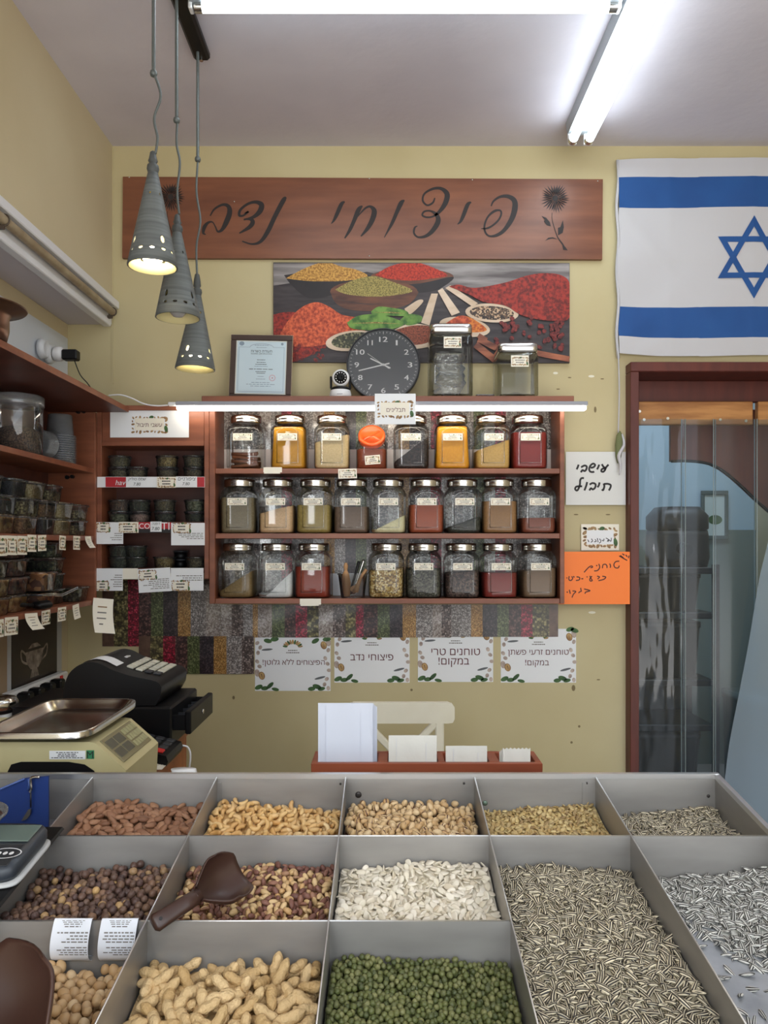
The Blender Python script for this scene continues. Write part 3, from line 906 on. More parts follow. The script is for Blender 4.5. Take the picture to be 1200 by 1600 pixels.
blob([(700,240),(1131,215),(1131,405),(640,405)], 0, False)
blob([(101,92),(130,130),(190,175),(270,165),(330,130),(412,95),(260,75)], 2)
blob([(108,104),(160,75),(215,52),(255,44),(310,62),(360,72),(402,96),(330,112),(200,114)], 4)
oval(563, 98, 150, 30, 3); blob([(415,95),(440,125),(500,150),(600,155),(665,140),(710,98),(560,125)], 2)
blob([(428,92),(480,62),(555,44),(620,58),(690,92),(640,104),(560,112),(480,106)], 5)
oval(425, 152, 158, 44, 3); blob([(268,150),(285,190),(330,215),(420,222),(510,210),(560,190),(583,150),(500,186),(400,198),(300,180)], 3)
blob([(285,145),(340,115),(418,96),(480,112),(565,148),(500,165),(420,170),(330,162)], 6)
blob([(62,235),(120,225),(200,240),(300,300),(230,360),(150,400),(62,402)], 15)
blob([(75,330),(110,265),(160,212),(215,190),(262,205),(310,235),(380,250),(400,285),(330,320),(240,345),(140,350)], 7)
for i in range(40):
    oval(rng.uniform(66, 250), rng.uniform(345, 400), rng.uniform(5, 9), rng.uniform(4, 6), 14, rng.uniform(0, 3))
# spoons
blob([(535,215),(585,183),(602,190),(555,235)], 9); blob([(595,265),(632,160),(656,160),(625,275)], 9, False)
blob([(655,150),(672,140),(735,228),(705,240)], 9, False); blob([(682,140),(700,130),(800,195),(778,206)], 9, False)
oval(850, 230, 96, 34, 9, -0.06); oval(850, 230, 80, 25, 10, -0.06)
oval(752, 280, 92, 34, 9, -0.15); blob([(680,275),(720,245),(750,240),(790,256),(832,290),(790,300),(720,292)], 16)
blob([(680,270),(720,245),(750,240),(770,262),(720,285)], 7)
blob([(500,290),(560,268),(640,285),(650,340),(560,360),(500,335)], 9); blob([(505,290),(570,275),(632,282),(628,330),(570,345),(510,325)], 11)
oval(345, 330, 94, 36, 9, 0.12); oval(350, 328, 78, 28, 12, 0.12)
blob([(328,265),(370,240),(440,235),(500,250),(535,270),(480,290),(400,292),(345,285)], 8)
blob([(415,225),(440,208),(480,210),(540,222),(545,240),(480,240),(425,238)], 8); blob([(520,255),(550,234),(597,242),(590,265),(545,275)], 8)
for a_ in ([(335,268),(430,262),(530,270),(430,268)], [(420,228),(490,226),(540,232),(490,231)]): blob(a_, 6, False)
blob([(695,135),(730,128),(790,140),(900,120),(975,96),(1040,87),(1100,95),(1131,130),(1131,245),(1060,258),(960,240),(900,205),(820,190),(770,165)], 15)
for i in range(60):
    a = rng.random()
    oval(rng.uniform(860, 1100) + 10 * a, 280 + rng.gauss(0, 1) * 14 + (rng.random() < .4) * rng.uniform(10, 90), rng.uniform(7, 11), rng.uniform(6, 8), 14, rng.uniform(0, 3))
for x0, y0, x1, y1, w_ in ((790,345,860,400,24),(800,325,900,375,22),(980,370,1128,398,20),(800,312,830,330,18)):
    lay[0] += 1
    a = G(x0, y0); b_ = G(x1, y1); k = w_ * Yp / FPX / 2.3077
    mb.ribbon([a + (k,), ((a[0] + b_[0])/2, (a[1] + b_[1])/2, k), b_ + (k,)], 13, M_, 0.0002 + lay[0] * 0.00009, 1)
mb.build('canvas', sm, t)

# blue and white flag, with folds
flag_white = mat('flag_white_cloth', rgb(192, 191, 194), 0.7)
flag_blue = mat('flag_blue_cloth', rgb(26, 80, 144), 0.7, c2=rgb(22, 72, 134), scale=6)
Yg = 3.035
f = PX(Yg, 964, 248); M_ = WP(964, 248, Yg)
k = Yg / FPX
FW, FH = 430 * k, 309 * k
def drape(x, y):
    u, v = x / FW, -y / FH
    near = math.exp(-u * 5)
    d = 0.008 + 0.006 * near * math.sin(14 * v + 9 * u) + 0.003 * math.sin(u * 16 + v * 3) * (0.4 + near)
    d += 0.006 * math.exp(-((u * 1.3 + v * 1.0 - 0.95) * 18) ** 2) * max(0, 1 - u / .45) + 0.006 * math.exp(-((u * 1.6 - v * 1.0 + 0.25) * 22) ** 2) * max(0, 1 - u / .5) + 0.005 * math.exp(-((u * .9 + v - 1.06) * 26) ** 2) * max(0, 1 - u / .6)
    d += 0.002 * math.exp(-((u - 0.19) * 60) ** 2) + 0.002 * math.exp(-((u - 0.49) * 60) ** 2) + 0.0025 * math.exp(-((v - 0.5) * 60) ** 2)
    yy = y - 0.01 * near * (1 - 2 * v) * 0.9 * (u < .3) - 0.004 * math.sin(u * 9) * v
    return (x + 0.004 * math.sin(v * 8) * near, yy, d)
t = thing('flag', 'white flag with two blue stripes and a blue six-pointed star', 'flag', P(1178, 556, Yg))
ys = sorted(set([0, 29, 77, 233, 281, 309] + list(range(0, 310, 6))))
ys = [y for i, y in enumerate(ys) if y in (0, 29, 77, 233, 281, 309) or min(abs(y - q) for q in (29, 77, 233, 281, 309)) > 2]
nx = 90
vs = []; fs = []; ms = []
for y in ys:
    for i in range(nx + 1):
        vs.append(drape(FW * i / nx, -y * k))
mb = MB()
for j in range(len(ys) - 1):
    yc = (ys[j] + ys[j + 1]) / 2
    for i in range(nx):
        q = j * (nx + 1) + i
        fs.append((q + nx + 1, q + nx + 2, q + 1, q)); ms.append(1 if 29 < yc < 77 or 233 < yc < 281 else 0)
mb.add(vs, fs, 0, True, M_); mb.m = ms
mb.build('cloth', [flag_white, flag_blue], t)
mb = MB(); cx, cy_ = f(1176, 404)
R, wd = 65 * k, 8.6 * k
for up in (1, -1):
    o = [(cx + R * math.cos(PI/2 * up + 2*PI*i/3), cy_ + R * math.sin(PI/2 * up + 2*PI*i/3)) for i in range(3)]
    n = [(cx + (x - cx) * (R - 2 * wd) / R, cy_ + (y - cy_) * (R - 2 * wd) / R) for x, y in o]
    for i in range(3):
        a, b_, c, d = o[i], o[(i+1) % 3], n[(i+1) % 3], n[i]
        N = 10
        for s_ in range(N):
            L_ = lambda p, q, tt: (p[0] + (q[0]-p[0])*tt, p[1] + (q[1]-p[1])*tt)
            q = [L_(a, b_, s_/N), L_(a, b_, (s_+1)/N), L_(d, c, (s_+1)/N), L_(d, c, s_/N)]
            pts = []
            for x, y in q:
                X, Y_, Z = drape(x, y); pts.append((X, Y_, Z + 0.0028 + 0.0003 * up))
            mb.add(pts, [(0, 1, 2, 3)], 0, True, M_)
mb.build('star', flag_blue, t)
mb = MB()
mb.tube([tuple(M_ @ Vector((0.0 + 0.004 * math.sin(i * .9), -0.01 - i * FH / 22, 0.008))) for i in range(23)], 0.006, 0, 8); mb.build('hem_cord', flag_white, t)
p0, p1 = P(966, 548, 3.02), P(966, 676, 3.02)
t = thing('hanging_cord', 'thin white cord with a green and white knotted end hanging beside the door frame', 'cord', p1)
mb = MB(); mb.tube(smooth_path([tuple(p0), (p0.x + 0.004, 3.02, (p0.z + p1.z) / 2), tuple(p1)], 6), 0.0028, 0, 6); mb.build('cord', flag_white, t)
mb = MB(); T = Matrix.Translation(P(967, 700, 3.02)) @ Matrix.Rotation(0.06, 4, 'Y')
mb.loft([(0.003, 0.003, 0.066, 2), (0.012, 0.009, 0.05, 2), (0.015, 0.010, 0.01, 2), (0.011, 0.008, -0.035, 2), (0.003, 0.003, -0.06, 2)], 0, True, T, seg=14); mb.build('green_knot', mat('olive_cloth', rgb(104, 110, 70), .7), t)
mb = MB(); mb.tube(smooth_path([tuple(P(x, y, 3.012)) for x, y in ((972, 678), (975, 695), (967, 712), (970, 728), (968, 742))], 5), [0.003 + 0.004 * math.sin(PI * i / 20) for i in range(21)], 0, 8); mb.build('white_strip', flag_white, t)

# seed-strip posters (the printed walls of seeds)
def seeds(n, sc, *cols, b=0.35): return mat('print_' + n, cols[0], 0.35, vor=(sc * 1.45, list(cols)), coat=0.15, seams=True)
SEED = {
 'w': mat('print_walnut_board', rgb(104, 78, 64), .35, c2=rgb(74, 54, 46), scale=30, coat=.15),
 'c': seeds('cardamom', 75, rgb(112, 104, 66), rgb(146, 136, 92), rgb(82, 76, 46), rgb(60, 52, 36)),
 'r': seeds('pomegranate_red', 120, rgb(150, 24, 52), rgb(110, 14, 36), rgb(182, 56, 80), rgb(86, 12, 30)),
 'a': seeds('allspice', 95, rgb(86, 56, 54), rgb(60, 36, 36), rgb(110, 78, 72), rgb(44, 26, 28)),
 'g': seeds('green_fennel', 130, rgb(86, 96, 58), rgb(64, 74, 42), rgb(110, 118, 78)),
 'b': seeds('black_pepper', 120, rgb(52, 42, 48), rgb(34, 28, 34), rgb(72, 60, 64)),
 't': seeds('mustard', 170, rgb(168, 126, 68), rgb(146, 104, 54), rgb(190, 150, 92)),
 's': seeds('white_sesame', 150, rgb(160, 152, 148), rgb(132, 124, 120), rgb(178, 172, 168), rgb(112, 104, 102)),
 'x': mat('print_shiny_grey_seeds', rgb(180, 178, 176), .2, vor=(190, [rgb(166, 156, 150), rgb(144, 134, 128), rgb(182, 174, 168), rgb(126, 114, 110)]), coat=.6),
 'm': seeds('brown_grey_mix', 110, rgb(120, 104, 98), rgb(90, 78, 74), rgb(150, 136, 130), rgb(70, 58, 56)),
}
SK = list(SEED); SM = [SEED[q] for q in SK]
def seed_sheet(label, x0, x1, y0, y1, Y, seq, wob=0.0, sag=0.0):
    t = thing('seed_poster', label, 'poster', P((x0 + x1)/2, y1, Y), 'seed strip posters')
    mb = MB()
    f = PX(Y, (x0 + x1)/2, (y0 + y1)/2); M_ = WP((x0 + x1)/2, (y0 + y1)/2, Y)
    for kind, a, b_ in seq:
        nn = max(2, int((b_ - a) / 6)); ny = 8; vs = []; fs = []
        for j in range(ny + 1):
            for i in range(nn + 1):
                px = a + (b_ - a) * i / nn; py = y0 + (y1 - y0) * j / ny
                v = f(px, py)
                d = wob * (0.5 + 0.5 * math.sin(px * .11 + py * .05) * math.sin(py * .09 - px * .04)) + 0.0006
                vs.append((v[0], v[1] - sag * math.sin(PI * (px - x0)/(x1 - x0)) * (j / ny), d))
        for j in range(ny):
            for i in range(nn):
                q = j * (nn + 1) + i
                fs.append((q + nn + 1, q + nn + 2, q + 1, q))
        mb.add(vs, fs, SK.index(kind), True, M_)
    mb.build('print', SM, t)
    return t
seed_sheet('seed-strip poster under the narrow herb shelf, its left edge at the corner', 160, 345, 905.5, 1010, 3.0475,
           [('w',160,178),('c',178,200),('r',200,217),('a',217,236),('g',236,255),('b',255,278),('t',278,298),('s',298,322),('x',322,345)], 0.0)
seed_sheet('lower seed-strip poster above the cash register', 217, 397, 994, 1053, 3.044,
           [('w',217,235),('c',235,255),('r',255,274),('a',274,293),('g',293,312),('b',312,334),('t',334,354),('s',354,378),('m',378,397)], 0.002)
seed_sheet('crinkled shiny seed-strip poster under the left end of the jar shelf', 345.5, 556, 944.5, 996, 3.0455,
           [('x',345.5,362),('m',362,380),('s',380,395),('t',395,403),('x',403,425),('g',425,445),('a',445,462),('r',462,480),('c',480,498),('x',498,520),('m',520,540),('c',540,556)], 0.003)
seed_sheet('seed-strip poster under the middle of the jar shelf', 556.5, 704.5, 944.5, 996, 3.0455,
           [('r',556,568),('a',568,590),('g',590,609),('b',609,629),('t',629,650),('s',650,676),('x',676,690),('m',690,705)], 0.002)
seed_sheet('seed-strip poster under the right end of the jar shelf', 705, 872, 944.5, 995, 3.0455,
           [('s',705,736),('t',736,754),('b',754,777),('g',777,795),('a',795,814),('r',814,832),('c',832,858),('w',858,872)], 0.001)

# ---------------------------------------------------------------- little printed cards
CARD = [paper_warm, ink_brown, shell_tan, leaf_green, ink_grey, red_print, ink, paper]
def wreath(mb, M, cx, cy_, w, h, seed=0):
    """the ragged brown frame with two leaves printed on the shop's cards"""
    r = random.Random(seed)
    n = 26
    for i in range(n):
        u = i / n * 2 * (w + h)
        if u < w: x, y = u - w/2, h/2
        elif u < w + h: x, y = w/2, h/2 - (u - w)
        elif u < 2*w + h: x, y = w/2 - (u - w - h), -h/2
        else: x, y = -w/2, -h/2 + (u - 2*w - h)
        s = min(w, h) * 0.11 * r.uniform(.6, 1.25)
        mb.ellipse(cx + x + r.uniform(-s, s) * .4, cy_ + y + r.uniform(-s, s) * .4, s * 1.3, s * .75, 2, M, 0.0012 + i * 0.00001, 8, rot=r.uniform(0, 3))
    mb.ellipse(cx + w * .06, cy_ + h * .52, h * .17, h * .12, 3, M, 0.0016, 12, rot=.3)
    mb.ellipse(cx + w * .5, cy_ - h * .3, h * .13, h * .24, 3, M, 0.0016, 12, rot=.2)
def dashes(mb, M, cx, cy_, w, h, rows, mi=4, seed=0, right=False, fill=.45):
    r = random.Random(seed)
    for j in range(rows):
        y = cy_ + h/2 - (j + .5) * h / rows
        wd = w * r.uniform(.55, 1.0)
        x0 = cx + w/2 - wd if right else cx - wd/2
        x = x0
        while x < x0 + wd:
            l = w * r.uniform(.05, .16)
            l = min(l, x0 + wd - x)
            mb.poly([(x, y - h/rows*fill/2), (x + l, y - h/rows*fill/2), (x + l, y + h/rows*fill/2), (x, y + h/rows*fill/2)], mi, M, 0.0014)
            x += l + w * .025
def small_card(M, w, h, rows=2, seed=0, mi=4, curl=0.0):
    mb = MB()
    n = 6; vs = []
    if curl:
        for j in range(n + 1):
            v = j / n
            for x in (-w/2, w/2):
                vs.append((x + curl * .5 * v * v * h, h/2 - h * v, curl * h * v * v))
        mb.add(vs, [(2*j + 2, 2*j + 3, 2*j + 1, 2*j) for j in range(n)], 0, True, M)
        mb.add([(x, y, z - 0.0006) for x, y, z in vs], [(2*j, 2*j + 1, 2*j + 3, 2*j + 2) for j in range(n)], 0, True, M)
        r = random.Random(seed)
        for j in range(1, n - 1):
            v = (j + .5) / n
            x0 = -w * r.uniform(.2, .33) + curl * .5 * v * v * h; z = curl * h * v * v + 0.0012; y = h/2 - h * v
            mb.add([(x0, y - h*.018, z), (-x0*.9, y - h*.018, z), (-x0*.9, y + h*.018, z), (x0, y + h*.018, z)], [(0, 1, 2, 3)], 2 if j in (1,) else mi, False, M)
        return mb
    mb.box(-w/2, w/2, -h/2, h/2, 0, 0.0009, 0, 0, M)
    wreath(mb, M, 0, -h * .02, w * .82, h * .62, seed)
    dashes(mb, M, 0, -h * .02, w * .55, h * .4, rows, mi, seed)
    return mb

# the four A4 notices
def nut_border(mb, f, x0, y0, x1, y1, M, leaves_top):
    """printed nuts, seeds and leaves round the edge"""
    X = lambda u: x0 + (x1 - x0) * u
    Y = lambda v: y0 + (y1 - y0) * v
    k = (x1 - x0) * 3.05 / FPX
    def el(u, v, rx, ry, mi, rot=0.0, z=0.0016):
        a, b_ = f(X(u), Y(v)); mb.ellipse(a, b_, rx * k, ry * k, mi, M, z, 14, rot=rot)
    for u, v in ((.03,.12),(.07,.2),(.04,.3),(.02,.46),(.06,.55),(.97,.25),(.93,.4),(.96,.5),(.98,.62),(.92,.88),(.97,.95),(.95,.78)):
        el(u if u > .03 else .03, v, .03, .024, 9, v * 5)
    for u, v in ((.09,.72),(.91,.16)):
        el(u, v, .042, .055, 2, .3); el(u, v, .028, .042, 8, .3, .0017); el(u + .002, v, .012, .03, 2, .3, .0018)
        el(u + (-.06 if u < .5 else .06), v - .05, .034, .05, 9, 0.2, .00155)
    el(.16, .24, .075, .014, 10, .08); el(.86, .76, .075, .015, 10, .25)
    for u, v, rx, ry, rot in ((.05,.93,.055,.03,.4),(.13,.95,.05,.028,.1),(.2,.9,.06,.026,.75),(.27,.97,.05,.022,-.2),(.75,.96,.05,.028,.1),(.82,.92,.06,.03,-.3),(.88,.96,.05,.025,.2)):
        el(u, v, rx, ry, 3, rot, .0018)
    if leaves_top:
        for u, v, rot in leaves_top: el(u, v, .055, .03, 3, rot, .0018)
A4M = [paper, ink_brown, shell_tan, leaf_green, ink_grey, red_print, ink, paper_warm, mat('printed_walnut_meat', rgb(206, 172, 110), .6, c2=rgb(150, 108, 60), scale=50), shell_pink, seed_grey]
def notice(label, x0, x1, y0, y1, lines, top, leaves, Yn=3.0492):
    t = thing('paper_notice', label, 'notice', P((x0 + x1)/2, y1, Yn), 'printed shop notices')
    cx, cy_ = (x0 + x1)/2, (y0 + y1)/2
    f = PX(Yn, cx, cy_); M_ = WP(cx, cy_, Yn)
    mb = MB()
    a = f(x0, y1); b_ = f(x1, y0)
    mb.box(a[0], b_[0], a[1], b_[1], 0, 0.001, 0, 0, M_)
    nut_border(mb, f, x0, y1 - 85, x1, y1, M_, leaves)
    if top:   # little crest of nuts
        a = f(cx, top); k = Yn / FPX
        for i in range(11):
            an = PI * (i + .5) / 11
            mb.ellipse(a[0] + 12 * k * math.cos(an), a[1] + 8 * k * math.sin(an), 4 * k, 1.7 * k, (2, 3, 8)[i % 3], M_, .0016 + i * 1e-5, 8, rot=an)
        dashes(mb, M_, a[0], a[1] - 7 * k, 22 * k, 7 * k, 2, 4, 3)
    for body, px, py, hh, ww in lines:
        a = f(px, py); k = Yn / FPX
        mb.text(body, M_ @ Matrix.Translation((a[0], a[1], 0.0022)), width=ww * k, mi=1)
    mb.build('sheet', A4M, t)
notice('white notice with nut border about gluten, leftmost of the four', 398.5, 516.5, 994.5, 1079.5, [('הפיצוחים ללא גלוטן!', 459, 1035.5, 10, 97)], 1011, [(.26,.05,.1),(.17,.08,-.2),(.8,.08,.5),(.95,.05,.1)])
notice('white notice with nut border and two short words, second from the left', 522.5, 640, 982.5, 1066.5, [('פיצוחי נדב', 581, 1027, 11, 67)], 999, [])
notice('white notice with nut border and big two-line text, second from the right', 653, 770.5, 981, 1065.5, [('טוחנים טרי', 712, 1018.5, 11, 76), ('במקום!', 709, 1034.5, 11, 48)], 996, [])
notice('white notice with nut border and small two-line text, rightmost of the four', 782.5, 900, 982.5, 1066.5, [('טוחנים זרעי פשתן', 841, 1020.5, 9, 95), ('במקום!', 839, 1036.5, 9, 37)], 998, [(.92,.02,.3),(.98,.04,-.3)])

# handwriting on the laminated sheet and the orange card
def sheet_thing(name, label, cat, x0, x1, y0, y1, Y, m, roll=0.0):
    t = thing(name, label, cat, P((x0 + x1)/2, y1, Y))
    cx, cy_ = (x0 + x1)/2, (y0 + y1)/2
    f = PX(Y, cx, cy_); M_ = WP(cx, cy_, Y, roll)
    mb = MB(); a = f(x0, y1); b_ = f(x1, y0)
    mb.box(a[0], b_[0], a[1], b_[1], 0, 0.0012, 0, 0, M_)
    return t, mb, f, M_
t, mb, f, M_ = sheet_thing('handwritten_sign', 'white laminated sheet with two thick black handwritten words beside the door', 'sign', 884, 977.5, 706, 789, 3.035, paper_grey)
H = lambda x, y, wd=3.1: f(880 + x/8.655, 700 + y/8.655, wd)
for s_ in ([(612,225),(580,260),(562,300),(540,322),(515,315),(520,290),(545,278),(574,284)], [(522,218),(538,248),(570,275)], [(485,225),(470,265),(455,290)],
           [(368,268),(408,260),(430,232),(405,212),(370,235),(350,280),(362,318),(400,326),(418,318)], [(240,262),(285,238),(315,250),(312,285),(290,312),(260,300),(245,318),(238,330)], [(207,225),(195,260),(180,290)],
           [(545,480),(555,520),(538,570),(522,558)], [(548,488),(600,485),(640,502),(635,540),(615,575)], [(490,465),(480,505),(462,532)], [(355,495),(395,475),(435,490),(430,535),(400,560),(375,545),(360,562),(352,575)],
           [(322,460),(310,510),(285,575)], [(280,408),(245,410),(228,440),(225,490),(208,545),(185,575),(160,555),(180,522),(255,518)]):
    mb.ribbon([H(x, y) for x, y in s_], 1, M_, 0.0016, 5)
mb.build('sheet', [paper_grey, ink], t)
t, mb, f, M_ = sheet_thing('floral_card', 'small white card with a wreath frame above the orange card', 'card', 908, 967, 819, 860, 3.04, paper_warm)
k = 3.04 / FPX
wreath(mb, M_, 0, 0, 48 * k, 26 * k, 5)
mb.poly([(-21*k, -11*k), (21*k, -11*k), (21*k, 11*k), (-21*k, 11*k)], 7, M_, 0.00185)
H = lambda x, y, wd=1.2: f(860 + x/3.53, 540 + y/3.53, wd)
for s_ in ([(335,1060),(333,1080),(322,1070),(320,1082)], [(305,1062),(318,1068),(312,1082)], [(295,1065),(292,1078),(283,1072)], [(270,1065),(278,1080),(268,1090)], [(258,1062),(262,1085)], [(245,1068),(252,1080),(240,1082)], [(225,1065),(232,1078),(222,1085)], [(205,1070),(212,1084)]):
    mb.ribbon([H(x, y) for x, y in s_], 6, M_, 0.0022, 3)
mb.build('card', CARD, t)
t, mb, f, M_ = sheet_thing('orange_sign', 'orange card with black handwriting tucked behind the jar shelf edge', 'sign', 873.2, 984, 862, 944, 2.9885, orange_card, 0.0)
H = lambda x, y, wd=1.7: f(875 + x/8.278, 855 + y/8.278, wd)
for s_ in ([(765,180),(718,188),(695,225),(710,262),(748,268),(766,238)], [(640,212),(652,240),(648,266)], [(548,272),(555,228),(590,222),(606,245),(605,270)], [(500,215),(512,260),(485,300),(440,306)], [(466,234),(480,242)], [(310,325),(370,260),(408,243),(420,258),(392,266)],
           [(545,375),(590,385),(565,415),(495,432)], [(478,375),(510,384),(485,412)], [(385,370),(398,402),(416,430),(392,437),(384,412),(412,374)], [(343,380),(354,388)], [(274,408),(300,408)], [(212,382),(252,392),(246,422),(204,430)], [(172,374),(184,392)], [(118,374),(114,418),(140,430),(162,404),(150,376)], [(84,392),(92,402)],
           [(310,540),(388,562),(332,580),(322,602)], [(265,525),(276,576)], [(266,570),(236,592)], [(160,566),(204,572),(174,606),(153,652)], [(120,550),(132,602)], [(88,574),(97,588)],
           [(892,108),(882,142)], [(848,98),(868,124)], [(803,84),(832,104)], [(763,112),(868,172)], [(778,106),(822,140)]):
    mb.ribbon([H(x, y) for x, y in s_], 1, M_, 0.0016, 4)
mb.build('card', [orange_card, mat('maroon_pen', rgb(70, 20, 18), .6)], t)
# wall scuffs and plugs
mb = MB()
for x, y, a, b_, mi in ((868,583,4,2,0),(890,590,3,1,1),(924,588,5,2,0),(872,608,3,1,1),(941,592,3,1,1),(925,957,6,2,0),(896,1075,3,5,1),(940,935,3,1,1),(905,1135,2,2,1),(935,1062,3,1,1),(643,1078,2,2,1),(893,1160,2,2,1),(950,804,4,1,1),(900,804,4,1,1),(365,1090,2,3,1),(930,640,2,5,1)):
    p = P(x, y, YW - 0.0005); kk = YW / FPX
    mb.ellipse(0, 0, a * kk, b_ * kk, mi, WALL(p.x, p.y, p.z), 0.0003, 8)
struct(mb.build('wall_back_scuffs', [mat('filler_spot', rgb(226, 222, 204), .7), mat('wall_scuff', rgb(120, 104, 72), .7)]))
# ---------------------------------------------------------------- the big jar shelf
YFc, YBc = 2.88, 3.0425
kf = YFc / FPX
zb = [P(0, 732, YFc).z, P(0, 833.5, YFc).z, P(0, 935.5, YFc).z]     # board tops
xl0, xl1 = P(327, 0, YFc).x, P(336, 0, YFc).x
xr0, xr1 = P(875, 0, YFc).x, P(882, 0, YFc).x
ztp = P(0, 628, 2.84).z
t = thing('jar_shelf', 'reddish wooden wall shelf holding three rows of spice jars', 'wall shelf', ((xl0 + xr1)/2, 3.0, zb[2] - 0.02))
for a, b_ in ((xl0, xl1), (xr0, xr1)):
    mb = MB(); mb.box(a, b_, YFc, YBc, zb[2] - 0.019, ztp, 0, 0.0015); mb.build('side_panel', wood, t)
for z in zb:
    mb = MB(); mb.box(xl1 + 0.0005, xr0 - 0.0005, YFc + 0.002, YBc, z - 0.019, z, 0, 0.0012); mb.build('shelf_board', wood_h, t)
mb = MB(); mb.box(P(315, 0, 2.84).x, P(897, 0, 2.84).x, 2.84, YBc, ztp, P(0, 618.5, 2.84).z, 0, 0.0015); mb.build('top_board', wood_h, t)
ztop_b = P(0, 618.5, 2.84).z
# seed posters behind the jars
for lab, x0, x1, seq in (('seed-strip poster behind the jars, left half of the shelf', 340, 606, 'xmsmxsrmsxtsbgsm'), ('seed-strip poster behind the jars, right half of the shelf', 606, 874, 'xtmsrxmsgxrsmxsm')):
    n_ = len(seq); st = (x1 - x0) / n_
    seed_sheet(lab, x0, x1, 640, 940, 3.0465, [(q, x0 + i * st, x0 + (i + 1) * st) for i, q in enumerate(seq)], 0.0)
t = thing('paper_strip', 'plain white paper strip on the wall behind the top row of jars', 'paper strip', P(606, 731, 3.041))
mb = MB(); a = P(345, 731, 3.041); b_ = P(866, 702, 3.041); mb.box(a.x, b_.x, 3.0435, 3.0445, zb[0] + 0.001, b_.z); mb.build('sheet', mat('pinkish_paper', rgb(216, 204, 200), .6), t)
t = thing('paper_strip', 'plain white paper strip on the wall behind the scoop cup', 'paper strip', P(550, 934, 3.041))
mb = MB(); a = P(520, 934, 3.041); b_ = P(585, 896, 3.041); mb.box(a.x, b_.x, 3.0435, 3.0445, zb[2] + 0.001, b_.z); mb.build('sheet', paper, t)
# LED batten under the top board
a, b_ = P(275, 627, 2.83), P(918, 641, 2.83)
t = thing('led_batten', 'long glowing white light strip under the top board of the jar shelf', 'light strip', ((a.x + b_.x)/2, 2.83, b_.z))
zm = P(0, 634, 2.83).z
mb = MB(); mb.box(a.x, b_.x, 2.822, 2.852, zm, ztp - 0.0005, 0, 0.002); mb.build('housing', mat('grey_white_housing', rgb(150, 152, 160), .5), t)
mb = MB(); mb.box(a.x + 0.002, b_.x - 0.004, 2.824, 2.850, P(0, 641, 2.83).z, zm, 0, 0.005); mb.build('diffuser', led_glow, t)
mb = MB(); mb.box(a.x - 0.03, a.x, 2.828, 2.846, zm, ztp - 0.002, 0, 0.003); mb.build('plug', white_plastic, t)
cab = [P(x, y, 2.84) for x, y in ((262, 633), (245, 634), (225, 631), (205, 622), (188, 617), (170, 618))]
mb = MB(); mb.tube(smooth_path([tuple(p) for p in cab], 6), 0.0028, 0, 8); mb.build('cable', white_plastic, t)

# ---------------------------------------------------------------- jars
JW = 0.0684           # half width of the body
def jar_shell(mb, w=JW, h=0.174, n=5.5):
    mb.loft([(w*.80, w*.80, 0.0, n), (w*.93, w*.93, 0.001, n), (w*.99, w*.99, 0.008, n), (w, w, 0.018, n), (w, w, h*.80, n), (w*.985, w*.985, h*.87, n), (w*.93, w*.93, h*.93, 4), (w*.85, w*.85, h*.975, 3), (w*.79, w*.79, h, 2.2), (w*.78, w*.78, h + .006, 2)], 0, True, cap1=False, seg=44)
    # raised rectangle and arch moulded on the front
    y = -w - 0.0004; a = w * .58; r = 0.0011
    zt, zb_ = h * .80, h * .13
    mb.tube([(-a, y, zb_), (-a, y, zt), (-a*.6, y + .002, zt + .012), (0, y + .003, zt + .017), (a*.6, y + .002, zt + .012), (a, y, zt), (a, y, zb_), (-a, y, zb_)], r, 1, 6)
def jar_lid(mb, r=0.0595, z=0.178, h=0.030):
    mb.lathe([(r*.97, z), (r, z + .002), (r, z + .008), (r*.985, z + .010), (r, z + .012), (r, z + h - .006), (r*.97, z + h - .001), (r*.9, z + h), (r*.3, z + h)], 0, True, seg=40)
def fill_mesh(lev, tilt=(0, 0), rough=0.0, w=JW * .955, n=5.0, seed=0, h=0.174):
    """contents of a jar: top surface at height lev*h, tilted and rough"""
    mb = MB(); r = random.Random(seed); seg = 36
    def top(x, y):
        z = lev * h + tilt[0] * x + tilt[1] * y
        return min(h * .93, max(0.014, z))
    rings = [(.8, 0.003), (.95, 0.005), (1.0, 0.016)]
    vs = []; fs = []
    def sec(k, sc):
        a = 2 * PI * (k + .5) / seg; c, d = math.cos(a), math.sin(a)
        return w * sc * math.copysign(abs(c) ** (2/n), c), w * sc * math.copysign(abs(d) ** (2/n), d)
    for sc, z in rings:
        for k in range(seg):
            x, y = sec(k, sc); vs.append((x, y, z))
    for sc in (1.0, .97, .75, .5, .25):
        for k in range(seg):
            x, y = sec(k, sc)
            z = top(x, y)
            s2 = 1.0
            if z > h * .82: s2 = 1 - .14 * (z - h * .82) / (h * .11)
            vs.append((x * s2, y * s2, z + (r.uniform(-rough, rough))))
    R = len(rings) + 5
    for i in range(R - 1):
        for k in range(seg):
            a = i * seg + k; b2 = i * seg + (k + 1) % seg
            fs.append((a, b2, b2 + seg, a + seg))
    fs.append(tuple(range(seg))[::-1]); fs.append(tuple(range((R - 1) * seg, R * seg)))
    mb.add(vs, fs, 0, True)
    return mb
JL = {}
def jar_parts():
    mb = MB(); jar_shell(mb); g = mb.build('glass_body', [clear, glass('moulded_glass_edge', (.9, .92, .92, 1), .12, 1.0, base=.22)], None, local=True)
    mb = MB(); jar_lid(mb); l = mb.build('lid', chrome, None, local=True)
    cards = []
    for s in range(4):
        mb = small_card(WALL(0, 0, 0), 0.073, 0.027, 2, s); cards.append(mb.build('label_card', CARD, None, local=True))
    return g, l, cards
G0, L0, C0 = jar_parts()
_used = set()
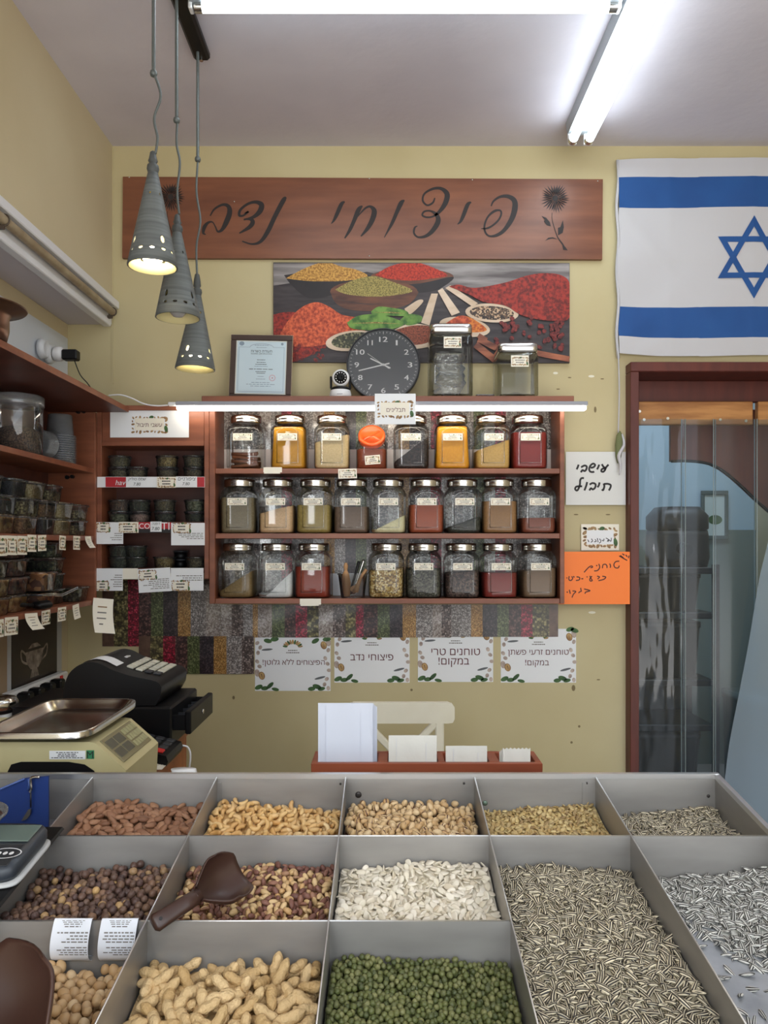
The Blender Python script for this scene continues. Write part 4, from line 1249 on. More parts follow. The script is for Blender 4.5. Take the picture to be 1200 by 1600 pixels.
def use(o, parent, loc):
    if o.name in _used:
        c = o.copy(); COL.objects.link(c)
    else:
        c = o; _used.add(o.name)
    c.parent = parent; c.location = loc
    return c
def powder(name, c, c2, s=180): return mat(name, c, .75, c2=c2, scale=s, detail=2)
def bits(name, sc, *cols): return mat(name, cols[0], .65, vor=(sc, list(cols)), bump=.6, bdist=.004)
def jar(px, row, label, m, lev, tilt=(0, 0), rough=0.0005, lab_dy=0.0, seed=0, Y=None, group='spice jars on the wall shelf'):
    Y = Y or 2.962
    x = (px - VX) * (Y - JW * .9) / FPX
    t = thing('spice_jar', label, 'jar', (x, Y, zb[row]), group, rng.uniform(-.05, .05))
    use(G0, t, (0, 0, 0.0005)); use(L0, t, (0, 0, 0))
    use(C0[seed % 4], t, (0, -JW - 0.0022, 0.120 + lab_dy))
    if m is not None:
        fill_mesh(lev, tilt, rough, seed=seed).build('spice', m, t, local=True)
    return t
R0, R1, R2 = 0, 1, 2
t = jar(380.5, R0, 'glass jar of cinnamon sticks, first jar of the top row', None, 0, seed=1)
cinn = mat('cinnamon_bark', rgb(134, 78, 44), .7, c2=rgb(96, 52, 28), scale=40, stretch=(1, 8, 8))
for i in range(14):
    a = rng.uniform(-.5, .5); zz = 0.015 + (i // 4) * 0.0145; yy = -0.04 + (i % 4) * 0.026; l = 0.05
    dz = rng.uniform(-.006, .006)
    mb = MB(); mb.tube([(-l*math.cos(a), yy - l*math.sin(a)*.4, zz - dz), (0, yy, zz), (l*math.cos(a), yy + l*math.sin(a)*.4, zz + dz)], 0.0068, 0, 8)
    mb.build('cinnamon_stick', cinn, t, local=True)
jar(450, R0, 'glass jar filled to the top with mustard-yellow powder, second in the top row', powder('mustard_yellow_powder', rgb(214, 152, 30), rgb(198, 138, 24)), .92, seed=2)
jar(517.5, R0, 'glass jar of pale cream powder, third in the top row', powder('cream_powder', rgb(226, 198, 148), rgb(214, 186, 134)), .66, (.25, 0), .002, seed=3)
jar(643, R0, 'glass jar of black peppercorns heaped on one side, top row', bits('black_peppercorns', 260, rgb(44, 34, 32), rgb(26, 20, 20), rgb(66, 50, 46)), .42, (.75, 0), .003, seed=4)
jar(708, R0, 'glass jar full of bright orange-yellow turmeric powder, top row', powder('turmeric_powder', rgb(240, 168, 28), rgb(226, 150, 20)), .93, seed=5)
jar(770.5, R0, 'glass jar of beige yellow powder, second from the right in the top row', powder('beige_yellow_powder', rgb(214, 172, 96), rgb(200, 158, 84)), .52, (.35, 0), .002, seed=6)
jar(829, R0, 'glass jar of dark red paprika, last jar of the top row', powder('paprika_powder', rgb(146, 40, 30), rgb(128, 32, 26)), .80, seed=7)
jar(370, R1, 'glass jar of grey olive powder, first jar of the middle row', powder('grey_olive_powder', rgb(132, 118, 88), rgb(116, 102, 74)), .78, seed=8)
jar(431, R1, 'glass jar of light sandy powder with a sloping top, middle row', powder('sandy_powder', rgb(222, 184, 140), rgb(208, 170, 126)), .52, (.25, 0), .002, seed=9)
jar(490.5, R1, 'glass jar of olive yellow powder, third in the middle row', powder('olive_yellow_powder', rgb(164, 142, 78), rgb(146, 124, 62)), .62, seed=10)
jar(549, R1, 'glass jar of brown grey powder, fourth in the middle row', powder('brown_grey_powder', rgb(120, 98, 80), rgb(104, 84, 68)), .58, seed=11)
jar(607, R1, 'glass jar of pale cream grains sloping up to the right, middle of the shelf', powder('pale_grain', rgb(226, 218, 176), rgb(212, 202, 156)), .22, (.5, 0), .001, seed=12)
jar(666.3, R1, 'glass jar of rusty orange powder, middle row', powder('rusty_powder', rgb(168, 82, 48), rgb(150, 70, 40)), .62, seed=13)
jar(724.6, R1, 'glass jar of dark green leaves, a third full, middle row', bits('dark_dry_leaves', 220, rgb(40, 42, 34), rgb(28, 30, 24), rgb(58, 60, 46)), .24, (.35, 0), .003, seed=14)
jar(782.5, R1, 'glass jar of camel brown powder, second from the right in the middle row', powder('camel_powder', rgb(158, 116, 70), rgb(142, 102, 60)), .70, seed=15)
jar(842.5, R1, 'glass jar with a low layer of rust brown powder, last of the middle row', powder('rust_brown_powder', rgb(136, 70, 46), rgb(120, 60, 40)), .34, seed=16)
jar(368, R2, 'glass jar of olive tan powder sloping up to the right, first of the bottom row', powder('olive_tan_powder', rgb(140, 114, 72), rgb(124, 100, 60)), .36, (.65, 0), .001, seed=17)
jar(429, R2, 'glass jar of white powder banked to the right, bottom row', powder('white_powder', rgb(232, 232, 230), rgb(220, 220, 218)), .24, (.95, 0), .001, seed=18)
jar(488, R2, 'glass jar of brick red powder, third in the bottom row', powder('brick_red_powder', rgb(148, 52, 28), rgb(130, 44, 24)), .68, seed=19)
jar(604, R2, 'glass jar of mixed yellow flakes, right of the scoop cup', bits('mixed_flakes', 170, rgb(196, 166, 100), rgb(160, 124, 66), rgb(220, 200, 150), rgb(120, 92, 54)), .62, (.1, 0), .004, seed=20)
jar(663, R2, 'glass jar of dark grey green herbs, bottom row', bits('grey_green_herbs', 200, rgb(70, 68, 56), rgb(48, 46, 40), rgb(96, 94, 80)), .62, (0, 0), .004, seed=21)
jar(723, R2, 'glass jar of dark brown allspice berries, bottom row', bits('allspice_berries', 190, rgb(66, 48, 42), rgb(42, 30, 28), rgb(96, 74, 64)), .55, (.1, 0), .004, seed=22)
jar(781.5, R2, 'glass jar of deep red powder, half full, second from the right in the bottom row', powder('deep_red_powder', rgb(134, 36, 26), rgb(116, 30, 22)), .55, seed=23)
jar(843, R2, 'glass jar of taupe brown powder, last of the bottom row', powder('taupe_powder', rgb(126, 98, 72), rgb(110, 86, 62)), .62, (.1, 0), seed=24)
# square plastic jar tipped back with an orange lid
t = thing('orange_lid_jar', 'tilted clear plastic jar of brown spice with a big orange screw lid', 'jar', ((580.5 - VX) * 2.9 / FPX, 2.955, zb[0] + .0005))
mb = MB(); mb.loft([(.056, .05, 0, 5), (.0595, .054, .004, 5), (.0595, .054, .085, 5), (.053, .05, .11, 4), (.045, .045, .125, 2.2)], 0, cap1=False, seg=32); mb.build('plastic_body', clear, t, local=True)
mb = MB(); mb.loft([(.052, .046, .003, 5), (.056, .05, .006, 5), (.056, .05, .075, 5), (.05, .045, .078, 5)], 0, seg=32); mb.build('spice', powder('chilli_brown_powder', rgb(146, 66, 30), rgb(124, 52, 24)), t, local=True)
Ml = Matrix.Translation((0, -0.012, 0.118)) @ Matrix.Rotation(1.0, 4, 'X')
orange_pl = mat('orange_plastic', rgb(240, 92, 34), .35)
mb = MB(); mb.lathe([(.050, 0), (.0515, .003), (.0515, .022), (.048, .026), (.040, .026), (.038, .022), (.01, .022)], 0, True, Ml, seg=40)
mb.box(-.036, .036, -.005, .005, .020, .0265, 0, .002, Ml @ Matrix.Rotation(.65, 4, 'Z')); mb.build('screw_lid', orange_pl, t, local=True)
mb = small_card(WALL(0.004, -0.056, 0.034, 0.08), .058, .034, 2, 3, 6); mb.build('label_card', CARD, t, local=True)
# cup with scoops in the bottom row
cupx = (551 - VX) * 2.92 / FPX
t = thing('scoop_cup', 'clear plastic cup holding scoops between two jars on the bottom row', 'cup', (cupx, 2.94, zb[2] + .0005))
mb = MB(); mb.loft([(.043, .04, 0, 4), (.045, .042, .002, 4), (.056, .05, .088, 4), (.059, .053, .089, 4), (.059, .053, .092, 4)], 0, cap1=False, seg=28); mb.build('cup_body', clear_plastic, t, local=True)
def put(name, lab, pts, rs, m, cat='scoop', extra=None):
    t2 = thing(name, lab, cat, (cupx, 2.94, zb[2] + 0.004))
    mb = MB(); mb.tube(smooth_path(pts, 5), list(np.interp(np.linspace(0, 1, (len(pts) - 1) * 5 + 1), np.linspace(0, 1, len(rs)), rs)), 0, 12); mb.build('handle' if extra else 'body', m, t2, local=True)
    if extra: extra(t2)
lt_wood = mat('pale_turned_wood', rgb(196, 150, 102), .5, c2=rgb(168, 122, 78), scale=10, stretch=(1, 1, .3))
put('wooden_pestle', 'pale turned wooden pestle standing at the left of the scoop cup', [(-.022, -.016, .002), (-.024, -.017, .05), (-.026, -.018, .085), (-.026, -.018, .1), (-.026, -.018, .118), (-.026, -.018, .13)], [.012, .017, .013, .006, .009, .004], lt_wood, 'pestle')
def bowl(cx, cy_, cz, r, m, name='scoop_bowl'):
    def g(t2):
        mb = MB(); mb.lathe([(.002, -r*.6), (r*.6, -r*.5), (r, 0), (r*.97, .001), (r*.55, -r*.42)], 0, True, Matrix.Translation((cx, cy_, cz)) @ Matrix.Rotation(.8, 4, 'X'), seg=16); mb.build(name, m, t2, local=True)
    return g
put('metal_scoop', 'metal scoop with a dark handle leaning right in the scoop cup', [(-.01, 0, .02), (.008, .004, .08), (.024, .008, .135)], [.004, .0045, .007], black_plastic, 'scoop', bowl(-.012, 0, .02, .018, chrome))
put('metal_spoon', 'thin metal spoon standing in the scoop cup', [(.0, .012, .015), (.022, .012, .08), (.042, .014, .14)], [.003, .003, .0055], chrome, 'spoon', bowl(0, .012, .018, .014, chrome))
put('wooden_scoop', 'small wooden scoop leaning right in the scoop cup', [(.01, -.02, .02), (.03, -.018, .07), (.052, -.015, .105)], [.012, .006, .007], lt_wood, 'scoop', bowl(.008, -.02, .03, .018, lt_wood))
# tags on the shelf edges
for x, y, w_, h_, roll, lab, cv in ((426, 734, 29, 8, 0, 'blank white tag on the edge under the top jar row, left', 0), (543, 740, 29, 15, .03, 'wreath price tag on the edge under the top jar row', 1), (485, 940, 33, 9, 0, 'torn white tag on the lowest shelf edge', 0)):
    p = P(x, y, YFc)
    t = thing('shelf_tag', lab, 'tag', (p.x, YFc, p.z), 'tags on the jar shelf edges')
    M_ = WALL(p.x, YFc - 0.0015 + 0.003, p.z, roll)
    if cv: mb = small_card(M_, w_ * kf, h_ * kf, 2, 4)
    else:
        mb = MB(); mb.box(-w_*kf/2, w_*kf/2, -h_*kf/2, h_*kf/2, 0, .0012, 0, 0, M_); mb.box(-w_*kf*.47, w_*kf*.4, -h_*kf*.75, -h_*kf/2, 0.0003, .0011, 0, 0, M_)
    mb.build('card', CARD, t)

# ---------------------------------------------------------------- things standing on the top board
zt_ = ztop_b + 0.003
# framed certificate
Yc = 2.95
p = P(405.5, 568, Yc)
t = thing('certificate_frame', 'dark framed certificate in pale blue leaning on the wall above the shelf', 'framed certificate', (p.x, Yc, zt_))
Wd, Hd = 97 * Yc / FPX, 104 * Yc / FPX
M_ = Matrix.Translation((p.x + 0.001, Yc, zt_)) @ Matrix.Rotation(PI/2 - 0.10, 4, 'X') @ Matrix.Rotation(-0.02, 4, 'Z') @ Matrix.Translation((0, Hd/2 + .003, 0))
dark_wood = mat('espresso_frame', rgb(66, 50, 44), .4)
mb = MB(); b = .021
for q in ((-Wd/2, Wd/2, Hd/2 - b, Hd/2), (-Wd/2, Wd/2, -Hd/2, -Hd/2 + b), (-Wd/2, -Wd/2 + b, -Hd/2 + b, Hd/2 - b), (Wd/2 - b, Wd/2, -Hd/2 + b, Hd/2 - b)):
    mb.box(q[0], q[1], q[2], q[3], -.01, .006, 0, .002, M_)
mb.box(-Wd/2 + .001, Wd/2 - .001, -Hd/2 + .001, Hd/2 - .001, -.014, -.009, 0, 0, M_)
mb.build('frame', dark_wood, t)
mb = MB(); r_ = .0022
n1, n2 = 40, 44
for i in range(n1 + 1):
    for y in (Hd/2, -Hd/2): mb.loft([(.0008, .0008, -r_, 2), (r_, r_, 0, 2), (.0008, .0008, r_, 2)], 0, True, M_ @ Matrix.Translation((-Wd/2 + Wd * i/n1, y, .003)), seg=6)
for i in range(n2 + 1):
    for x in (Wd/2, -Wd/2): mb.loft([(.0008, .0008, -r_, 2), (r_, r_, 0, 2), (.0008, .0008, r_, 2)], 0, True, M_ @ Matrix.Translation((x, -Hd/2 + Hd * i/n2, .003)), seg=6)
mb.build('beaded_rim', mat('ivory_beads', rgb(214, 196, 166), .4), t)
iw, ih = Wd/2 - b, Hd/2 - b
mb = MB()
mb.box(-iw, iw, -ih, ih, -.009, .000, 1, 0, M_); mb.box(-iw + .004, iw - .004, -ih + .004, ih - .004, 0, .0012, 0, 0, M_)
z = .0016
def line(x0, y0, x1, y1, w_=.0012, mi=2):
    mb.ribbon([(x0, y0, w_), ((x0 + x1)/2, (y0 + y1)/2, w_), (x1, y1, w_)], mi, M_, z, 1)
bx, by = iw - .011, ih - .011
line(-bx, -by, bx, -by); line(-bx, -by, -bx, by - .016); line(bx, -by, bx, by - .016); line(-bx, by - .016, -.045, by - .016); line(.045, by - .016, bx, by - .016)
mb.ribbon([(.045 * math.cos(a), by - .016 + .014 * math.sin(a), .0016) for a in np.linspace(0, PI, 16)], 2, M_, z, 1)
mb.ellipse(-bx + .010, by - .002, .0095, .0085, 2, M_, z); mb.ellipse(bx - .008, by - .002, .005, .005, 2, M_, z)
mb.text('תעודת כשרות', M_ @ Matrix.Translation((0, by - .032, z)), width=.082, mi=3)
mb.text('KOSHER CERTIFICATION', M_ @ Matrix.Translation((0, by - .042, z)), width=.080, mi=3, rtl=False)
for yy, ww, mi in ((by - .008, .06, 2), (by - .017, .05, 2), (by - .066, .05, 3), (by - .076, .06, 3), (by - .084, .05, 3), (by - .092, .06, 2), (by - .103, .13, 3), (by - .113, .045, 3), (by - .119, .035, 3), (by - .132, .025, 2), (by - .142, .04, 2), (by - .156, .11, 2), (by - .163, .12, 2), (by - .17, .12, 2)):
    dashes(mb, M_, 0, yy, ww, .0048, 1, mi, int(yy * 9999))
for i in range(14):
    a = 2*PI*i/14; mb.ellipse(.045 + .011 * math.cos(a), by - .137 + .011 * math.sin(a), .0024, .0016, 4, M_, z, 6, rot=a)
mb.ellipse(.045, by - .137, .003, .003, 4, M_, z, 8)
mb.build('certificate', [mat('pale_blue_certificate', rgb(196, 214, 222), .3, coat=.5), mat('cream_mount', rgb(220, 218, 206), .5), mat('blue_grey_print', rgb(130, 146, 160), .6), ink, mat('pale_red_print', rgb(196, 130, 140), .6)], t)

# security camera
p = P(532, 620, 2.93)
t = thing('security_camera', 'small white round-headed camera with a black face beside the clock', 'camera', (p.x, 2.93, zt_))
k = 2.93 / FPX
mb = MB(); mb.lathe([(.040, 0), (.0425, .002), (.0415, .02), (.038, .033), (.033, .038), (.02, .038)], 0, True, seg=36); mb.build('base', white_plastic, t, local=True)
mb = MB(); mb.lathe([(.037, .034), (.037, .042), (.03, .046), (.01, .046)], 0, True, seg=36); mb.build('turntable', black_plastic, t, local=True)
for s_ in (-1, 1):
    mb = MB(); mb.box(s_*.036 - .004, s_*.036 + .004, -.012, .014, .04, .088, 0, .003); mb.build('bracket', black_plastic, t, local=True)
Mh = Matrix.Translation((.002, -.004, .080)) @ Matrix.Rotation(PI/2, 4, 'X')
mb = MB(); mb.lathe([(.01, -.026), (.022, -.022), (.031, -.006), (.033, .008), (.031, .016), (.024, .019)], 0, True, Mh, seg=36); hd = mb.build('head', white_plastic, t, local=True)
mb = MB(); mb.lathe([(.0245, .017), (.0245, .0195), (.012, .0205), (.011, .024), (.007, .025), (.006, .022)], 0, True, Mh, seg=30); mb.build('lens', black_plastic, hd, local=True)
for i in range(12):
    a = 2*PI*(i + .5)/12
    mb = MB(); mb.lathe([(.0022, .0195), (.0022, .0212), (.001, .0218)], 0, True, Mh @ Matrix.Translation((.018*math.cos(a), .018*math.sin(a), 0)), seg=8); mb.build('led', white_plastic, hd, local=True)
mb = MB(); dashes(mb, WALL(0, -.0417, .014), 0, 0, .026, .004, 1, 0, 5); mb.build('printed_mark', ink, t, local=True)

# wall clock leaning on the wall
Yk = 2.95; k = Yk / FPX; R = 58 * k
p = P(599, 577, Yk)
t = thing('clock', 'round black clock with white numerals leaning behind the spices card', 'clock', (p.x, Yk, zt_))
M_ = Matrix.Translation((p.x, Yk + .012, zt_ + R - .002)) @ Matrix.Rotation(PI/2 - .05, 4, 'X')
mb = MB(); mb.lathe([(R*.98, -.03), (R, -.026), (R, .004), (R*.985, .008), (R*.965, .006), (R*.955, -.002)], 0, True, M_, seg=72, cap1=False); mb.build('rim', dark_plastic, t)
mb = MB(); mb.lathe([(R*.962, -.006), (R*.962, -.002), (R*.01, -.002)], 0, False, M_, seg=72); mb.build('dial', mat('clock_dial', rgb(44, 54, 58), .35), t)
mb = MB()
for i in range(60):
    a = PI/2 - 2*PI*i/60; r1 = R*.915; r0 = R*(.84 if i % 5 == 0 else .87); w_ = .0016 if i % 5 == 0 else .0012
    c, s = math.cos(a), math.sin(a)
    mb.poly([(r0*c - w_*s*.5, r0*s + w_*c*.5), (r0*c + w_*s*.5, r0*s - w_*c*.5), (r1*c + w_*s*.5, r1*s - w_*c*.5), (r1*c - w_*s*.5, r1*s + w_*c*.5)], 0, M_, -.0015)
for i in range(1, 13):
    a = PI/2 - 2*PI*i/12; rr = R*.70
    for dx in (-.0006, 0, .0006):
        mb.text(str(i), M_ @ Matrix.Translation((rr*math.cos(a)*1.03 + dx, rr*math.sin(a), -.0014 + dx*.1)), height=.0200, width=(.0168 if i < 10 and i != 1 else (.032 if i > 9 and i != 11 else (.020 if i == 11 else .006))), mi=0, rtl=False)
mb.build('numerals', white_plastic, t)
def hand(ang, l, back, w_, name):
    mb = MB(); Mr = M_ @ Matrix.Rotation(ang, 4, 'Z')
    mb.prism([(-back, -w_/2), (l, -w_*.38), (l, w_*.38), (-back, w_/2)], -.0006, .0004, 0, Mr); mb.build(name, white_plastic, t)
hand(PI + .24, .098, .024, .0052, 'minute_hand'); hand(PI - .46, .056, .03, .0058, 'hour_hand'); hand(PI - .62, .075, .026, .0016, 'second_hand')
mb = MB(); mb.lathe([(.005, -.001), (.005, .0015), (.002, .002)], 0, True, M_, seg=14); mb.build('hub', white_plastic, t)
mb = MB(); mb.lathe([(R*.957, .0025), (R*.5, .0028), (.001, .003)], 0, True, M_, seg=72, cap0=False); mb.build('glass', glass('clock_glass', (.97, .98, .98, 1), .02, 2.2, base=.0), t)

# square glass canisters
def canister(px0, px1, py0, pyl, label, Yq, bag=False):
    k = Yq / FPX; w_ = (px1 - px0) * k / 2
    x = ((px0 + px1)/2 - VX) * (Yq - w_) / FPX * 1.0
    t = thing('glass_canister', label, 'canister', (x, Yq, zt_), 'square canisters above the jar shelf')
    h = (620 - py0) * k - .001; hb = (620 - pyl) * k
    mb = MB(); mb.loft([(w_*.86, w_*.86, .0, 9), (w_*.97, w_*.97, .003, 9), (w_, w_, .01, 9), (w_, w_, hb - .016, 9), (w_*.96, w_*.96, hb - .006, 8), (w_*.88, w_*.88, hb, 6)], 0, cap1=False, seg=48); g_ = mb.build('glass_body', smoke_glass, t, local=True)
    mb = MB(); mb.loft([(w_*.85, w_*.85, .012, 8), (w_*.5, w_*.5, .016, 4), (w_*.1, w_*.1, .03, 2)], 0, seg=40, cap0=False, cap1=True); mb.build('glass_base', smoke_glass, g_, local=True)
    mb = MB(); mb.loft([(w_*.9, w_*.9, hb - .003, 8), (w_*.97, w_*.97, hb, 8), (w_*.97, w_*.97, h - .006, 8), (w_*.93, w_*.93, h - .001, 8), (w_*.8, w_*.8, h, 8)], 0, seg=48); mb.build('lid', chrome, t, local=True)
    mb = small_card(WALL(.004, -w_ - .002, hb - .038), .066, .042, 2, 2); mb.build('label_card', CARD, t, local=True)
    return t, w_, hb
t, w_, hb = canister(672, 739, 508, 523, 'tall square glass canister with a metal lid, crumpled clear bag inside', 2.944)
mb = MB(); rr = random.Random(3)
mb.loft([(w_*rr.uniform(.45, .8), w_*rr.uniform(.4, .75), .02 + (hb - .08)*i/11, 3, rr.uniform(-.012, .008), rr.uniform(-.01, .01)) for i in range(12)], 0, seg=30)
mb.build('plastic_bag', glass('crumpled_bag', (.95, .95, .96, 1), .15, 1.2, haze=.05, bump=.8, bscale=25, base=.05), t, local=True)
canister(779, 842, 537, 551, 'shorter square glass canister with a metal lid, right of the tall one', 2.944)
p = P(759, 616, 2.90)
t = thing('clear_box', 'tiny clear plastic box between the two canisters', 'box', (p.x, 2.93, zt_))
mb = MB(); mb.loft([(.033, .02, 0, 8), (.034, .021, .012, 8), (.035, .022, .012, 8), (.035, .022, .016, 8)], 0, seg=24); mb.build('box', milky, t, local=True)
# the "spices" card in front
p = P(617.5, 639, 2.815)
t = thing('spices_card', 'white wreath card with one Hebrew word hung before the light strip', 'card', (p.x, 2.812, p.z))
k = 2.812 / FPX; M_ = WALL(p.x, 2.816, p.z)
mb = MB(); mb.box(-32*k, 32*k, -24*k, 24*k, 0, .001, 7, 0, M_)
wreath(mb, M_, 0, -1*k, 52*k, 22*k, 4); mb.poly([(-23*k, -10*k), (22*k, -10*k), (22*k, 10*k), (-23*k, 10*k)], 0, M_, .0018)
mb.text('תבלינים', M_ @ Matrix.Translation((1*k, -1*k, .0022)), width=29*k, mi=1); mb.build('card', CARD, t)
# ---------------------------------------------------------------- narrow herb shelf in the corner
XA, XB = P(151, 0, 2.88).x, P(326.5, 0, 2.88).x
za = [P(0, 745.5, 2.88).z, P(0, 815.5, 2.88).z, P(0, 888, 2.88).z]
ztn = P(0, 634, 2.88).z
t = thing('herb_shelf', 'narrow reddish wooden shelf unit of herb tubs left of the jar shelf', 'shelf unit', ((XA + XB)/2, 2.95, za[2] - .03))
for a, b_ in ((XA, XA + .018), (XB - .018, XB)):
    mb = MB(); mb.box(a, b_, 2.88, 3.0425, za[2] - .04, ztn - .0185, 0, .0015); mb.build('side_panel', wood, t)
for z in za:
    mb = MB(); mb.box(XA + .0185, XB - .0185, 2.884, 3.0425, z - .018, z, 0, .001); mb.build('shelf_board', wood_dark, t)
mb = MB(); mb.box(XA, XB, 2.87, 3.0425, ztn - .018, ztn, 0, .0015); mb.build('top_board', wood_h, t)
zh = P(0, 689, 2.88).z
mb = MB(); mb.box(XA + .0185, XB - .0185, 2.884, 2.90, zh, ztn - .0185, 0, .001); mb.build('header_panel', wood_h, t)
mb = MB(); mb.box(XA + .0185, XB - .0185, 2.881, 3.0425, zh - .018, zh, 0, .001); mb.build('header_rail', wood_h, t)
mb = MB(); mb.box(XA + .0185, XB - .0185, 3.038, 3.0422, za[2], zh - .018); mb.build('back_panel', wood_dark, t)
# the header card
p = P(233.5, 662.5, 2.878)
t = thing('header_card', 'long white wreath card with two Hebrew words at the herb shelf top', 'card', p)
M_ = WALL(p.x, 2.8795, p.z); k = 2.878 / FPX
mb = MB(); mb.box(-61.5*k, 61.5*k, -21*k, 21*k, 0, .001, 7, 0, M_); mb.box(-31*k, 31*k, -20.6*k, 20.6*k, .001, .0014, 7, 0, M_)
M2 = M_ @ Matrix.Translation((0, 0, .0006))
wreath(mb, M2, 0, -1*k, 52*k, 22*k, 8); mb.poly([(-23*k, -10*k), (23*k, -10*k), (23*k, 9*k), (-23*k, 9*k)], 0, M2, .0018)
mb.text('עשבי תיבול', M2 @ Matrix.Translation((0, -1*k, .0022)), width=40*k, mi=1); mb.build('card', CARD, t)

HERB = [bits('dry_thyme', 300, rgb(94, 88, 58), rgb(66, 62, 42), rgb(122, 114, 80)),
        bits('dark_mint', 260, rgb(48, 58, 38), rgb(30, 38, 26), rgb(70, 80, 54)),
        bits('yellow_chamomile', 260, rgb(150, 128, 70), rgb(110, 92, 50), rgb(180, 160, 104)),
        bits('bay_leaves', 150, rgb(104, 110, 80), rgb(74, 82, 56), rgb(132, 136, 104)),
        bits('pink_salt_mix', 260, rgb(160, 128, 116), rgb(128, 104, 92), rgb(184, 156, 142)),
        bits('brown_root', 240, rgb(84, 62, 46), rgb(58, 44, 34), rgb(110, 86, 64))]
mb = MB(); mb.lathe([(.035, 0), (.037, .002), (.0415, .036), (.0425, .037)], 0, True, cap1=False, seg=32); T0 = mb.build('tub_body', clear_plastic, None, local=True)
mb = MB(); mb.lathe([(.0435, .036), (.0445, .037), (.0445, .041), (.042, .0425), (.038, .0405), (.01, .0405)], 0, True, cap0=False, seg=32); T1 = mb.build('tub_lid', clear_plastic, None, local=True)
def herb_fill(h, seed):
    r = random.Random(seed); mb = MB()
    mb.loft([(.0345, .0345, .001, 2), (.036, .036, .004, 2), (.0355 + .004*h/.036, .0355 + .004*h/.036, h, 2), (.028, .028, h + r.uniform(0, .004), 2), (.012, .012, h + r.uniform(.001, .006), 2)], 0, seg=26)
    for i, v in enumerate(mb.v):
        if v[2] > .5*h: mb.v[i] = (v[0], v[1], v[2] + r.uniform(-.0015, .0015))
    return mb
F0 = [herb_fill(h, i).build('herbs', HERB[0], None, local=True) for i, h in enumerate((.018, .028, .032))]
def tub(x, y, z, herb, lev, label, group='herb tubs in the narrow shelf'):
    t = thing('herb_tub', label, 'tub', (x, y, z + .0004), group, rng.uniform(0, 6))
    use(T0, t, (0, 0, 0)); use(T1, t, (0, 0, 0))
    o = F0[lev].copy(); o.data = F0[lev].data; COL.objects.link(o); o.parent = t
    o.material_slots[0].link = 'OBJECT'; o.material_slots[0].material = HERB[herb]
    return t
rows = [
 (0, [(175, 2, (0, 0), 'far left pair of the top shelf of the herb unit'), (213, 1, (0,), 'standing alone on the top shelf of the herb unit'), (260, 2, (0, 2), 'second pair from right, top shelf of the herb unit'), (303, 2, (0, 0), 'far right pair of the top shelf of the herb unit')]),
 (1, [(174, 2, (3, 5), 'far left pair of the middle shelf of the herb unit'), (217, 2, (4, 1), 'second pair from left, middle shelf of the herb unit'), (257, 2, (1, 0), 'third pair from left, middle shelf of the herb unit'), (305, 2, (1, 3), 'far right pair of the middle shelf of the herb unit')]),
 (2, [(175, 2, (1, 1), 'far left pair of the lowest shelf of the herb unit'), (212, 2, (1, 1), 'second pair from left, lowest shelf of the herb unit'), (256, 1, (2,), 'standing alone on the lowest shelf of the herb unit'), (306, 1, (0,), 'at the right end of the lowest shelf of the herb unit')])]
HN = ['dried brown green herbs', 'dark green leaves', 'yellow chamomile', 'pale green leaves', 'pinkish salt mix', 'brown roots']
for r_, sts in rows:
    for px, n_, hs, lab in sts:
        Y = 2.945; x = max((px - VX) * 2.935 / FPX, XA + .0645)
        for i in range(n_):
            lev = 2 if (i == 1 and r_ < 2) else (1 if r_ != 2 else 2)
            hh = HN[hs[i]]
            where = ('upper, ' if i else 'lower, ') + lab if n_ > 1 else lab
            tub(x, Y + rng.uniform(-.004, .004), za[r_] + i * .0428, hs[i], lev, 'tub of %s, %s' % (hh, where.replace(' of the herb unit', '')))
for i in range(2):
    t = thing('brown_tub', 'dark brown closed tub, %s of the pair on the lowest herb shelf' % ('top' if i else 'bottom'), 'tub', ((281 - VX) * 2.99 / FPX, 3.003, za[2] + .0004 + i * .033))
    mb = MB(); mb.lathe([(.022, 0), (.024, .002), (.026, .026)], 0, True, seg=24); mb.build('tub_body', black_plastic, t, local=True)
    mb = MB(); mb.lathe([(.028, .026), (.029, .028), (.029, .031), (.026, .0325), (.005, .0325)], 0, True, seg=24); mb.build('tub_lid', dark_plastic, t, local=True)

